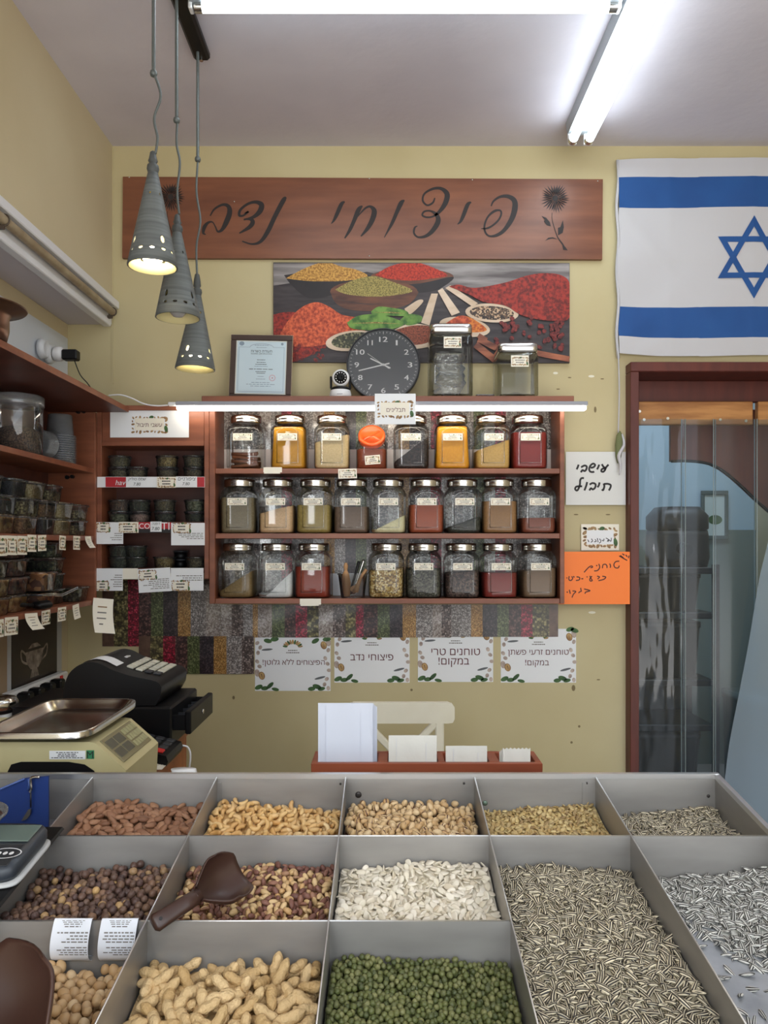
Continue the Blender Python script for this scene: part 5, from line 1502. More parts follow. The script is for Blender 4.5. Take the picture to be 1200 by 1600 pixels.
for o in F0:
    bpy.data.objects.remove(o, do_unlink=True)
def edge_card(px0, py0, px1, py1, label, kind='plain', name='price_card', roll=0.0, lines=(), wr=None, rows_=0, rowbox=None, front=0.0, mi_base=7):
    Y = 2.8765 - front
    cx, cy_ = (px0 + px1)/2, (py0 + py1)/2
    p = P(cx, cy_, Y); k = Y / FPX
    t = thing(name, label, 'card' if name != 'price_strip' else 'strip', p, 'cards on the herb shelf edges')
    M_ = WALL(p.x, Y, p.z, roll); w_, h_ = (px1 - px0)*k, (py1 - py0)*k
    mb = MB(); mb.box(-w_/2, w_/2, -h_/2, h_/2, 0, .0008, mi_base, 0, M_)
    loc = lambda x, y: ((x - cx)*k, -(y - cy_)*k)
    if wr:
        a = loc(wr[0], wr[1]); wreath(mb, M_, a[0], a[1], wr[2]*k, wr[3]*k, int(px0)); mb.poly([(a[0] - wr[2]*k*.45, a[1] - wr[3]*k*.4), (a[0] + wr[2]*k*.45, a[1] - wr[3]*k*.4), (a[0] + wr[2]*k*.45, a[1] + wr[3]*k*.4), (a[0] - wr[2]*k*.45, a[1] + wr[3]*k*.4)], 0, M_, .0018)
        dashes(mb, M_ @ Matrix.Translation((0, 0, .0008)), a[0], a[1], wr[2]*k*.6, wr[3]*k*.7, 2, 6, int(px1))
    if rowbox:
        a = loc((rowbox[0] + rowbox[2])/2, (rowbox[1] + rowbox[3])/2)
        dashes(mb, M_, a[0], a[1], (rowbox[2] - rowbox[0])*k, (rowbox[3] - rowbox[1])*k, rows_, 4, int(px0 + py0), True, .38)
    for body, x, y, ww, mi, rtl, sl in lines:
        a = loc(x, y); mb.text(body, M_ @ Matrix.Translation((a[0], a[1], .0021)), width=ww*k, mi=mi, rtl=rtl, slant=sl)
    mb.build('card', CARD, t)
    return t
edge_card(152, 745, 320, 761.5, 'red and white printed strip on the edge of the top herb shelf', name='price_strip', mi_base=7, front=-.003)
edge_card(165, 745.5, 197.5, 761, 'red strip piece lettered in white on the top herb shelf edge', name='price_strip', lines=[('hav', 189, 754, 15, 7, False, .2)], mi_base=5, front=-.0018)
edge_card(308, 745.5, 319.5, 761, 'short plain red strip piece at the right end of the top herb shelf edge', name='price_strip', mi_base=5, front=-.0018)
edge_card(197, 745, 231, 761.5, 'white handwritten price card left of the wreath card on the top herb shelf edge', lines=[('שסמ סוליק', 214.5, 749, 27, 6, True, .15), ('7.80', 214.5, 756.5, 11, 6, False, .15)])
edge_card(245, 745, 275, 762, 'wreath price card in the middle of the top herb shelf edge', mi_base=0, wr=(260, 754, 25, 12))
edge_card(275, 744.5, 308, 761, 'white handwritten price card right of the wreath card on the top herb shelf edge', lines=[('ציפורניים', 292, 748.5, 27, 6, True, .15), ('7.80', 291, 756, 11, 6, False, .15)])
edge_card(150, 816, 192.5, 850, 'white card with small print at the left end of the middle herb shelf edge', wr=(161.5, 824.5, 19, 13), rows_=4, rowbox=(170, 832, 191, 845))
edge_card(216, 816, 268, 831, 'dark red strip with white capital letters on the middle herb shelf edge', name='price_strip', mi_base=5, lines=[('CO', 226, 822, 17, 7, False, 0), ('TI', 258.5, 822, 13, 7, False, 0)], front=-.002)
edge_card(216, 826.5, 268, 832.5, 'black lower band of the lettered strip on the middle herb shelf edge', name='price_strip', mi_base=6, front=-.0008)
edge_card(185.5, 815.5, 216.5, 832.5, 'wreath price card second from the left on the middle herb shelf edge', mi_base=0, wr=(200, 825, 26, 12), front=.001)
edge_card(235, 815, 252.5, 831, 'small white price card over the lettered strip on the middle herb shelf edge', lines=[('דפנה', 244, 818.5, 12, 6, True, .2), ('7.80', 243.5, 826, 12, 6, False, .15)], front=.001)
edge_card(267.5, 817, 320, 852, 'white card with small print at the right end of the middle herb shelf edge', wr=(284, 825, 26, 14), rows_=4, rowbox=(272, 832, 318, 843))
edge_card(149, 888, 192, 923, 'white card with small print at the left end of the lowest herb shelf edge', wr=(160, 915, 19, 13), rows_=6, rowbox=(172, 897, 191, 918))
edge_card(192, 888, 215.5, 905, 'plain pinkish strip on the lowest herb shelf edge', name='price_strip', mi_base=0, front=-.002)
edge_card(216, 888, 267, 925, 'tilted white card in the middle of the lowest herb shelf edge', roll=.06, wr=(231.5, 898, 26, 13), rows_=6, rowbox=(220, 904, 264, 921), front=.001)
edge_card(267, 887.5, 318, 923, 'white card, wreath low on its left, right end of the lowest herb shelf edge', wr=(282, 915, 26, 14), rows_=3, rowbox=(275, 898, 316, 908))

# ---------------------------------------------------------------- shelves along the left wall
def SIDE(x, y, z, roll=0.0):
    """frame of a thing facing +x: local x runs away from the camera, y up, z into the room"""
    return Matrix.Translation((x, y, z)) @ Matrix(((0, 0, 1, 0), (1, 0, 0, 0), (0, 1, 0, 0), (0, 0, 0, 1))) @ Matrix.Rotation(roll, 4, 'Z')
XS = -1.09
zl = [1.911, 1.681, 1.43, 1.192]
t = thing('side_shelving', 'reddish wooden shelving along the left wall with tubs and jars', 'shelf unit', (-1.18, 1.8, zl[3] - .018))
mb = MB(); mb.box(XLOW + .001, -.965, .45, 2.869, zl[0] - .019, zl[0], 0, .0015); mb.build('top_board', wood_dark, t)
mb = MB(); mb.box(-.9655, -.9635, .45, 2.869, zl[0] - .0188, zl[0] - .0002); mb.build('edge_band', wood_h, t)
for z in zl[1:]:
    mb = MB(); mb.box(XLOW + .001, XS, .45, 2.8605, z - .018, z, 0, .0012); mb.build('shelf_board', wood_h, t)
mb = MB(); mb.box(XLOW + .001, XS + .004, 2.861, 2.879, zl[3] - .02, zl[0] - .0195, 0, .0015); mb.build('end_panel', wood_h, t)
mb = MB(); mb.box(XLOW + .0005, XLOW + .006, .45, 2.86, zl[3], zl[0] - .02); mb.build('back_panel', wood_dark, t)
for x, y in ((123, 644), (131, 643), (106, 746), (114, 745)):
    p = P(x, y, 2.861); mb = MB(); mb.cyl((p.x, 2.862, p.z), (p.x, 2.85, p.z), .007, 0, 10); mb.build('fitting', black_plastic, t)

SQ = {}
def square_tub(x, y, z, w_, h, m, lev, label, tilt=0.0, group='food tubs on the left shelves', lid=True):
    key = (w_, h)
    t = thing('food_tub', label, 'tub', (x, y, z + .0004), group, rng.uniform(-.04, .04))
    if key not in SQ:
        mb = MB(); mb.loft([(w_*.42, w_*.42, 0, 5), (w_*.44, w_*.44, .002, 5), (w_*.49, w_*.49, h - .008, 5), (w_*.51, w_*.51, h - .007, 5)], 0, cap1=False, seg=36); a = mb.build('tub_body', clear_plastic, None, local=True)
        mb = MB(); mb.loft([(w_*.515, w_*.515, h - .008, 5), (w_*.525, w_*.525, h - .006, 5), (w_*.525, w_*.525, h - .002, 5), (w_*.49, w_*.49, h, 5), (w_*.46, w_*.46, h - .003, 5), (w_*.1, w_*.1, h - .003, 4)], 0, cap0=False, seg=36); b_ = mb.build('tub_lid', clear_plastic, None, local=True)
        SQ[key] = (a, b_)
    use(SQ[key][0], t, (0, 0, 0))
    if lid: use(SQ[key][1], t, (0, 0, 0))
    mb = MB(); hh = h * lev
    mb.loft([(w_*.41, w_*.41, .0015, 5), (w_*.425, w_*.425, .004, 5), (w_*(.43 + .045*lev), w_*(.43 + .045*lev), hh, 5), (w_*.3, w_*.3, hh + .003, 4), (w_*.1, w_*.1, hh + .004, 3)], 0, seg=30)
    mb.build('contents', m, t, local=True)
    if tilt: t.rotation_euler = (0, tilt, 0)
    return t
g_brown = bits('brown_lentils', 200, rgb(136, 98, 58), rgb(108, 76, 44), rgb(164, 124, 78))
g_black = bits('black_seeds', 260, rgb(26, 28, 36), rgb(16, 18, 24), rgb(40, 42, 50))
g_cream = bits('sesame_seeds', 260, rgb(206, 186, 136), rgb(186, 164, 112), rgb(220, 204, 160))
g_mixed = bits('mixed_grains', 180, rgb(146, 134, 86), rgb(108, 98, 62), rgb(176, 164, 116), rgb(88, 72, 48))
g_dkgrn = bits('dark_green_pumpkin_seeds', 130, rgb(66, 76, 48), rgb(44, 54, 34), rgb(96, 104, 70))
g_cash = bits('golden_nuts', 70, rgb(206, 162, 92), rgb(176, 128, 64), rgb(224, 188, 124), rgb(150, 104, 52))
g_snack = bits('orange_brown_snacks', 55, rgb(184, 114, 56), rgb(150, 84, 38), rgb(206, 142, 82), rgb(112, 62, 32))
g_dried = bits('dried_red_fruit', 80, rgb(104, 54, 34), rgb(76, 38, 26), rgb(130, 74, 46))
g_grey = bits('grey_green_seeds', 110, rgb(122, 120, 100), rgb(94, 92, 76), rgb(146, 144, 124))
w1 = .118
ys_ = [2.23, 2.38, 2.51, 2.64, 2.775]
y0s = -1.155
sp = [
 (0, 0, g_cash, .85, 'tub of golden grain at the near end of the middle left shelf, bottom tier'), (1, 0, g_brown, .85, 'tub of brown lentils on the middle left shelf, bottom tier, second from the near end'),
 (2, 0, g_black, .85, 'tub of black seeds on the middle left shelf, bottom tier'), (3, 0, g_cream, .85, 'tub of sesame seeds on the middle left shelf, bottom tier'), (4, 0, g_mixed, .6, 'tub of mixed grain nearest the end panel, bottom tier of the middle left shelf'),
 (0, 1, g_black, .7, 'tub of dark seeds at the near end of the middle left shelf, second tier'), (1, 1, g_mixed, .75, 'tub of speckled green grain on the middle left shelf, second tier'),
 (3, 1, g_cream, .8, 'tub of sesame seeds on the middle left shelf, second tier'), (4, 1, g_mixed, .55, 'tub of mixed grain nearest the end panel, second tier of the middle left shelf'),
 (0, 2, g_mixed, .7, 'tub of grain at the near end of the middle left shelf, top tier'), (1, 2, g_black, .8, 'tub of black seeds on the middle left shelf, top tier'),
 (2, 2, g_cream, .8, 'tub of cream seeds on the middle left shelf, top tier'), (3, 2, g_mixed, .6, 'tub of brown grain on the middle left shelf, top tier'),
 (2, 1, g_brown, .7, 'tub of brown seeds, second tier, hidden behind speckled grain on the middle left shelf')]
for i, tier, m, lev, lab in sp:
    square_tub(y0s - (.02 if tier == 2 else 0), ys_[i] + (.012 if tier == 1 else 0) - (.03 if tier == 2 else 0), zl[2] + tier * .0565, w1, .056, m, lev, lab)
zz = zl[3]
for x, y, tier, m, lev, lab, hh in (
    (-1.165, 2.22, 0, g_cash, .8, 'tub of golden nuts at the near end of the bottom left shelf, lower one', .06), (-1.165, 2.22, 1, g_cash, .9, 'tub of golden nuts at the near end of the bottom left shelf, upper one', .06),
    (-1.168, 2.22, 2, g_grey, .8, 'tub of grey green seeds on top of the golden nuts', .06), (-1.175, 2.36, 0, g_cash, .8, 'tub of golden nuts behind the near stack on the bottom left shelf', .06),
    (-1.175, 2.36, 1, g_dried, .9, 'tub of dark dried fruit behind the golden nuts, second tier', .06), (-1.178, 2.36, 2, g_dried, .85, 'tub of red dried fruit on the bottom left shelf, third tier', .06), (-1.178, 2.36, 3, g_dried, .7, 'tub of red dried fruit at the top of its stack on the bottom left shelf', .06),
    (-1.160, 2.52, 0, g_snack, .7, 'open tub of orange brown snack sticks, lower one', .055), (-1.155, 2.52, 1, g_snack, .9, 'big tub of orange brown snack sticks on the bottom left shelf', .07),
    (-1.190, 2.665, 0, g_dkgrn, .8, 'tub of dark green leaves behind the snack sticks, lowest', .06), (-1.190, 2.665, 1, g_dkgrn, .8, 'tub of dark green leaves behind the snack sticks, second', .06), (-1.190, 2.665, 2, g_dkgrn, .7, 'tub of dark green leaves behind the snack sticks, third', .06), (-1.190, 2.665, 3, g_dkgrn, .7, 'tub of dark green leaves behind the snack sticks, topmost', .06),
    (-1.155, 2.795, 0, g_dkgrn, .75, 'low tub of green pumpkin seeds nearest the end panel on the bottom left shelf', .06)):
    square_tub(x, y, zz + tier * (.0542 if hh == .06 else .0546), .118, hh - .0065, m, lev, lab)
# scoops and tongs among the tubs
def little_scoop(x, y, z, rz, label, m):
    t = thing('tub_scoop', label, 'scoop', (x, y, z), None, rz)
    mb = MB(); mb.loft([(.004, .018, -.02, 2), (.012, .024, -.01, 2), (.014, .026, .03, 2)], 0, True, Matrix.Translation((.02, 0, .014)) @ Matrix.Rotation(PI/2, 4, 'Y'), cap1=False, seg=16); mb.build('scoop_bowl', m, t, local=True)
    mb = MB(); mb.tube([(-.005, 0, .014), (-.05, 0, .02), (-.085, 0, .018)], [.006, .007, .006], 0, 10); mb.build('handle', m, t, local=True)
little_scoop(-1.106, 2.41, zz + .001, 1.2, 'black plastic scoop lying in front of the snack tubs', black_plastic)
t = thing('tongs', 'thin metal tongs lying over the lower snack tub', 'tongs', (-1.10, 2.62, zz + .02))
for dz in (0, .006):
    mb = MB(); mb.tube([(-.02, -.12, .02 + dz), (.0, -.02, .012 + dz), (.012, .08, .03 + dz)], .003, 0, 8); mb.build('arm', chrome, t, local=True)
# upper shelf: big jar, lids, cups
zz = zl[1]
t = thing('storage_jar', 'large clear plastic jar half full of brown spice on the upper left shelf', 'jar', (-1.172, 2.44, zz + .0005))
mb = MB(); mb.lathe([(.070, 0), (.074, .003), (.076, .15), (.074, .16)], 0, cap1=False, seg=40); mb.build('jar_body', clear_plastic, t, local=True)
mb = MB(); mb.lathe([(.078, .155), (.079, .158), (.079, .184), (.075, .188), (.01, .188)], 0, seg=40); mb.build('lid', milky, t, local=True)
mb = MB(); mb.lathe([(.068, .003), (.072, .006), (.073, .07), (.05, .085), (.01, .095)], 0, seg=32); mb.build('spice', HERB[5], t, local=True)
for i in range(9):
    t = thing('round_cover', 'clear round cover standing on edge between the big jar and the cups', 'tub cover', (-1.165 + .001*i, 2.545 + i * .006, zz + .052), 'clear covers on the upper left shelf')
    mb = MB(); mb.lathe([(.05, -.002), (.0515, 0), (.05, .002), (.045, 0), (.005, 0)], 0, True, Matrix.Rotation(PI/2 - .12, 4, 'X'), seg=30); mb.build('rim', milky, t, local=True)
cup0 = None
for i in range(13):
    lab = 'clear plastic cup in the nested stack on the upper left shelf'
    if cup0 is None:
        cup0 = thing('plastic_cup', lab, 'cup', (-1.148, 2.70, zz + .001), 'nested clear cups on the upper left shelf')
        mb = MB(); mb.lathe([(.049, 0), (.054, .001), (.054, .0038), (.0465, .005), (.040, .075), (.037, .078), (.005, .078)], 0, cap0=False, seg=36); mb.build('cup_wall', milky, cup0, local=True)
    else:
        c = dup_tree(cup0); c.location.z = zz + .001 + i * .0078
# price tags on the edges of the left shelves
def side_tag(px, zt_, L_, h, label, seed, roll=0.0, curl=0.0):
    Y = 1.088 * 1200 / (604 - px)
    t = thing('price_tag', label, 'price tag', (XS + .001, Y, zt_ - h), 'price tags on the left shelves')
    small_card(SIDE(XS + .0012, Y, zt_ - h/2, roll), L_, h, 2, seed, 4, curl).build('card', CARD, t)
names = ['first from the frame edge', 'second from the frame edge', 'third from the frame edge', 'fourth from the frame edge', 'fifth, beside the gap', 'alone, left of the end pair', 'second from the end panel', 'curled, nearest the end panel']
for i, (px, L_, h) in enumerate(((3, .06, .058), (19, .06, .056), (35, .06, .056), (50, .058, .052), (66, .058, .05), (98, .05, .048), (120, .058, .048), (138, .055, .042))):
    side_tag(px, zl[2] - .002 - (i in (0, 1, 2)) * .004, L_, h, 'wreath price tag under the middle left shelf, ' + names[i], i, rng.uniform(-.05, .05), .35 if i == 7 else 0)
n2 = ['cut by the frame edge', 'second from the frame edge', 'curled outwards, third from the frame edge', 'fourth from the frame edge', 'fifth from the frame edge', 'half behind the long curled tag']
for i, (px, L_, h, cv) in enumerate(((-4, .07, .05, 0), (18, .078, .052, 0), (49, .082, .05, .4), (72, .06, .046, 0), (97, .064, .046, 0), (119, .055, .05, .1))):
    side_tag(px, zl[3] - .004, L_, h, 'wreath price tag under the bottom left shelf, ' + n2[i], 20 + i, rng.uniform(-.06, .06), cv)
Y = 2.80
t = thing('price_sheet', 'large curled wreath price sheet hanging at the end of the bottom left shelf', 'price tag', (XS + .01, 2.84, 1.08))
small_card(Matrix.Translation((XS + .03, 2.856, 1.135)) @ Matrix.Rotation(.5, 4, 'Z') @ Matrix.Rotation(PI/2, 4, 'X') @ Matrix.Rotation(-.12, 4, 'Z'), .072, .125, 2, 44, 4, .25).build('card', CARD, t)

# ---------------------------------------------------------------- on and by the left wall
p = (XLOW + .0098, 2.845, 2.104)
t = thing('wall_socket', 'white round double wall socket on the white board above the left shelves', 'socket', p)
for dy in (0, -.055):
    mb = MB(); mb.lathe([(.036, 0), (.036, .012), (.030, .022), (.026, .024), (.02, .018), (.004, .018)], 0, True, Matrix.Translation((p[0], p[1] + dy, p[2] + .005*(dy < 0))) @ Matrix.Rotation(PI/2, 4, 'Y'), seg=28); mb.build('socket_face', mat('socket_plastic', rgb(214, 216, 218), .35), t)
t = thing('plug_adapter', 'white plug and black charger block in the wall socket with a thin black cable', 'charger', (p[0] + .05, p[1], p[2]))
mb = MB(); mb.lathe([(.022, .0245), (.027, .032), (.027, .05), (.022, .058)], 0, True, Matrix.Translation(p) @ Matrix.Rotation(PI/2, 4, 'Y'), seg=24); mb.build('plug', white_plastic, t)
mb = MB(); mb.box(p[0] + .058, p[0] + .115, p[1] - .02, p[1] + .02, p[2] - .024, p[2] + .014, 0, .005); mb.build('charger_block', black_plastic, t)
q = [(p[0] + .10, p[1], p[2] - .024), tuple(P(125, 585, 2.85)), tuple(P(136, 598, 2.86)), tuple(P(141, 605, 2.865))]
mb = MB(); mb.tube(smooth_path(q, 6), .002, 0, 8); mb.build('cable', black_plastic, t)
t = thing('copper_pan', 'dull copper pan with a wide rim on top of the left shelves', 'pan', (-1.045, 1.93, zl[0] + .0005))
mb = MB(); mb.lathe([(.07, 0), (.082, .004), (.088, .03), (.088, .065), (.094, .072), (.128, .083), (.131, .086), (.128, .088), (.09, .078), (.082, .06), (.075, .012), (.01, .01)], 0, seg=48); mb.build('pan_body', copper, t, local=True)
# dark poster with a pale pot
Yp0, Yp1 = 1.262*1200/(604 - 18), 1.262*1200/(604 - 89)
t = thing('teapot_poster', 'dark brown poster with a pale two-handled pot on the left wall under the shelves', 'poster', (XLOW + .002, (Yp0 + Yp1)/2, .82))
M_ = SIDE(XLOW + .003, (Yp0 + Yp1)/2, 1.0); hw = (Yp1 - Yp0)/2
mb = MB(); mb.box(-hw - .45, hw + .045, -.12, .17, -.002, 0, 1, 0, M_); mb.box(-hw, hw, -.10, .168, 0, .001, 0, 0, M_)
mb.box(-hw - .3, -hw - .03, -.10, .168, 0, .001, 4, 0, M_)
dashes(mb, M_, .02, .125, .2, .03, 1, 3, 3, fill=.8)
cx = -.01
for a in ([(cx - .07, .02), (cx + .07, .02), (cx + .06, -.02), (cx + .03, -.045), (cx - .03, -.045), (cx - .06, -.02)], [(cx - .02, -.045), (cx + .02, -.045), (cx + .035, -.075), (cx - .035, -.075)], [(cx - .05, .03), (cx + .05, .03), (cx + .02, .045), (cx - .02, .045)]):
    mb.poly(a[::-1] if sum(a[i][0]*a[(i+1)%len(a)][1] - a[(i+1)%len(a)][0]*a[i][1] for i in range(len(a))) < 0 else a, 2, M_, .0018)
for s_ in (-1, 1):
    mb.ribbon([(cx + s_*.062, .01, .008), (cx + s_*.10, .03, .008), (cx + s_*.095, -.005, .008), (cx + s_*.055, -.022, .008)], 2, M_, .0018)
mb.build('print', [mat('poster_brown_black', rgb(44, 34, 30), .4, c2=rgb(32, 25, 22), scale=5), mat('poster_border', rgb(176, 178, 180), .5), mat('poster_pale_pot', rgb(150, 138, 126), .5, c2=rgb(96, 84, 76), scale=30), mat('poster_dim_lettering', rgb(74, 60, 52), .5), mat('poster_tan', rgb(150, 128, 102), .5)], t)
t = thing('power_strip', 'white power strip with black plugs low on the left wall', 'power strip', (XLOW + .02, 2.72, .86))
mb = MB(); mb.box(XLOW + .006, XLOW + .04, 2.5, 2.96, .862, .912, 0, .006); mb.build('strip_body', white_plastic, t)
for i, yy in enumerate((2.56, 2.64, 2.73, 2.81)):
    mb = MB(); mb.box(XLOW + .04, XLOW + .085, yy - .02, yy + .02, .868, .906, 0, .006); mb.build('plug', black_plastic, t)
mb = MB(); mb.box(XLOW + .04, XLOW + .046, 2.88, 2.90, .88, .905, 0, .002); mb.build('red_switch', mat('red_plastic', rgb(206, 40, 36), .4), t)

# cash desk
XT0, XT1, YT0, YT1, ZT = XLOW + .002, -.585, 1.34, 2.26, .872
t = thing('cash_desk', 'orange wooden cabinet desk carrying the register and the old scale', 'desk', ((XT0 + XT1)/2, 1.8, 0))
mb = MB(); mb.box(XT0, XT1 + .012, YT0, YT1, ZT - .025, ZT, 0, .003); mb.build('desktop', orange_wood, t)
mb = MB(); mb.box(XT0, XT1 - .02, YT0 + .01, YT1 - .005, .0, ZT - .026, 0, .002); mb.build('carcass', orange_wood, t)
for a, b_ in ((YT0 + .012, 1.80), (1.805, YT1 - .007)):
    mb = MB(); mb.box(XT1 - .0195, XT1 - .001, a, b_, .08, ZT - .03, 0, .004); d = mb.build('door', orange_wood, t)
    mb = MB(); yk = b_ - .03 if a < 1.5 else a + .03
    mb.lathe([(.006, 0), (.006, .014), (.014, .018), (.015, .026), (.008, .03)], 0, True, Matrix.Translation((XT1 - .001, yk, .76)) @ Matrix.Rotation(PI/2, 4, 'Y'), seg=18); mb.build('knob', chrome, d)
# register
ZR = ZT + .001
t = thing('cash_register', 'black cash register with pale keys and its drawer slid open to the right', 'cash register', (-.72, 2.12, ZR))
xb1 = -.556
mb = MB(); mb.box(-.98, xb1, 1.985, 2.255, ZR, .978, 0, .005); mb.build('drawer_case', black_plastic, t)
mb = MB()
mb.box(-.60, -.522, 2.0, 2.24, .915, .918); mb.box(-.60, -.522, 2.0, 2.003, .918, .955); mb.box(-.60, -.522, 2.237, 2.24, .918, .955)
mb.box(-.524, -.508, 1.995, 2.246, .905, .966, 0, .003); dr = mb.build('drawer', black_plastic, t)
for yy in (2.05, 2.10, 2.15, 2.19):
    mb = MB(); mb.box(-.60, -.526, yy, yy + .003, .918, .95); mb.build('divider', dark_plastic, dr)
mb = MB(); mb.lathe([(.007, 0), (.007, .003), (.003, .004)], 0, True, Matrix.Translation((-.508, 2.12, .938)) @ Matrix.Rotation(PI/2, 4, 'Y'), seg=16); mb.build('lock', chrome, dr)
prof = [(-.60, .980), (-.588, 1.002), (-.585, 1.028), (-.60, 1.043), (-.66, 1.056), (-.71, 1.072), (-.745, 1.089), (-.775, 1.093), (-.805, 1.082), (-.828, 1.058), (-.84, 1.02), (-.84, .980)]
pr = smooth_path(prof[2:11], 4)
mb = MB(); mb.prism([prof[0], prof[1]] + [tuple(q) for q in pr] + [prof[11]], -2.25, -1.995, 0, Matrix.Rotation(PI/2, 4, 'X'), True); mb.build('register_body', black_plastic, t)
def on_prof(x):
    xs = [q[0] for q in pr][::-1]; zs = [q[1] for q in pr][::-1]
    return float(np.interp(x, xs, zs))
keys = mat('pale_key', rgb(196, 194, 178), .5)
for i in range(4):
    for j in range(5):
        x = -.700 + i * .024; y = 2.065 + j * .034
        z = on_prof(x); z2 = on_prof(x + .018)
        mb = MB(); mb.box(0, .019, 0, .026, .0005, .006, 0, .0015, Matrix.Translation((x, y, z)) @ Matrix.Rotation(math.atan2(z - z2, .018), 4, 'Y')); mb.build('key', keys if (i, j) not in ((3, 0), (2, 0)) else dark_plastic, t)
mb = MB(); xs = np.linspace(-.715, -.83, 14)
vs = []
for x in xs:
    z = on_prof(x) + .0022; vs += [(x, 2.035, z), (x, 2.092, z)]
mb.add(vs, [(2*i, 2*i+1, 2*i+3, 2*i+2) for i in range(13)], 0, True); mb.build('receipt_paper', paper, t)
mb = MB(); mb.box(-.735, -.725, 2.15, 2.175, on_prof(-.73), on_prof(-.73) + .003); mb.build('badge', white_plastic, t)
# calculator on papers
t = thing('paper_pad', 'loose white papers sticking out under the black calculator', 'papers', (-.60, 1.88, ZT + .0006))
for i in range(4):
    mb = MB(); mb.box(-.13 + .004*i, .075 - .006*i, -.085 + .003*i, .075 - .003*i, .0012*i, .0012*i + .001, 0); mb.build('sheet', paper_warm, t, local=True)
t = thing('calculator', 'black desk calculator with grey and red keys in front of the register', 'calculator', (-.61, 1.895, ZT + .012))
T = Matrix.Rotation(-.16, 4, 'Y') if False else Matrix.Translation((0, 0, .018)) @ Matrix.Rotation(.22, 4, 'Y')
mb = MB(); mb.prism([(-.09, -.012), (.09, -.012), (.092, .0), (.085, .012), (-.08, .016), (-.09, .012)], -.068, .068, 0, T @ Matrix.Rotation(PI/2, 4, 'X')); mb.build('case', black_plastic, t, local=True)
for i in range(5):
    for j in range(4):
        red = (i, j) in ((1, 3), (4, 0))
        Mk = T @ Matrix.Translation((-.045 + i * .027, -.047 + j * .031, .012))
        mb = MB(); mb.box(-.010, .010, -.011, .011, 0, .006, 0, .002, Mk); mb.build('key', MATS['red_plastic'] if red else dark_plastic, t, local=True)
t = thing('white_cable', 'thin white cable hanging down the side of the cash desk', 'cable', (-.55, 1.9, ZT))
mb = MB(); mb.tube(smooth_path([(-.53, 1.975, ZT + .010), (-.51, 1.975, ZT + .004), (-.505, 1.975, ZT - .03), (-.52, 1.97, ZT - .12), (-.535, 1.96, ZT - .25)], 6), .0025, 0, 8); mb.build('cable', white_plastic, t)
# old trading scale
cream_pl = mat('yellowed_scale_plastic', rgb(196, 186, 142), .45, c2=rgb(184, 172, 126), scale=5)
t = thing('trading_scale', 'yellowed electronic scale with a steel pan and display panel on the cash desk', 'scale', (-.65, 1.55, ZT + .001))
prof = [(-.90, .90), (-.496, .90), (-.492, .972), (-.498, .978), (-.55, 1.024), (-.562, 1.026), (-.90, 1.026)]
mb = MB(); mb.prism(prof, -1.655, -1.45, 0, Matrix.Rotation(PI/2, 4, 'X'))
mb.build('scale_body', cream_pl, t)
mb = MB()
for x in (-.87, -.53):
    for y in (1.475, 1.63): mb.cyl((x, y, ZT + .001), (x, y, .901), .014, 0, 12)
mb.build('feet', black_plastic, t)
M_ = WALL(-.66, 1.4495, 1.0)
mb = MB(); mb.prism([(-.055, -.097), (.117, -.097), (.117, -.05), (.108, -.028), (.09, -.016), (.06, -.011), (-.03, -.011), (-.048, -.016), (-.055, -.03)], -.001, .0012, 0, M_); mb.build('dark_recess', black_plastic, t)
mb = MB(); M2 = WALL(-.552, 1.4488, 1.003)
mb.box(-.084, -.016, -.009, .007, 0, .0006, 7, 0, M2); dashes(mb, M2, -.05, -.001, .06, .013, 4, 6, 7); mb.box(-.014, .0005, -.008, .008, 0, .0006, 3, 0, M2)
mb.text('M', M2 @ Matrix.Translation((-.0068, 0, .0016)), height=.0125, mi=6, rtl=False); mb.build('type_label', [paper_warm, ink_brown, shell_tan, mat('green_sticker', rgb(46, 128, 84), .5), ink_grey, red_print, ink, paper], t)
# sloping operator panel
a0, a1 = Vector((-.552, 1.455, 1.0252)), Vector((-.499, 1.455, .9795))
ux = (a1 - a0).normalized(); uy = Vector((0, 1, 0)); un = ux.cross(uy).normalized()
if un.z < 0: un = -un
Mp = Matrix(((ux.x, uy.x, un.x, a0.x), (ux.y, uy.y, un.y, a0.y), (ux.z, uy.z, un.z, a0.z), (0, 0, 0, 1)))
Lp = (a1 - a0).length
mb = MB(); mb.box(.004, Lp - .004, .012, .182, 0, .002, 0, .001, Mp); mb.build('panel_frame', mat('olive_panel', rgb(128, 120, 88), .4), t)
for i in range(2):
    for j in range(2):
        mb = MB(); mb.box(.012 + i*.024, .032 + i*.024, .02 + j*.042, .056 + j*.042, .002, .003, 0, 0, Mp); mb.build('display', mat('grey_display', rgb(92, 90, 78), .2), t)
for i in range(3):
    for j in range(5):
        mb = MB(); mb.box(.010 + i*.017, .024 + i*.017, .108 + j*.0145, .120 + j*.0145, .002, .0034, 0, .0008, Mp); mb.build('key', mat('olive_key', rgb(160, 156, 116), .5), t)
# steel pan
mb = MB(); zp = 1.052; cx, cyp, hx, hy = -.655, 1.573, .097, .152
mb.loft([(hx*.8, hy*.84, zp - .018, 6, cx, cyp), (hx*.86, hy*.9, zp - .017, 6, cx, cyp), (hx*.97, hy*.98, zp - .002, 7, cx, cyp), (hx, hy, zp, 7, cx, cyp), (hx*1.05, hy*1.03, zp + .0005, 7, cx, cyp), (hx*1.06, hy*1.04, zp - .001, 7, cx, cyp), (hx*1.06, hy*1.04, zp - .012, 7, cx, cyp)], 0, cap1=False, seg=56)
mb.build('steel_pan', chrome, t)
mb = MB(); mb.box(cx - .05, cx + .05, cyp - .07, cyp + .07, 1.026, zp - .0195); mb.build('pan_support', black_plastic, t)
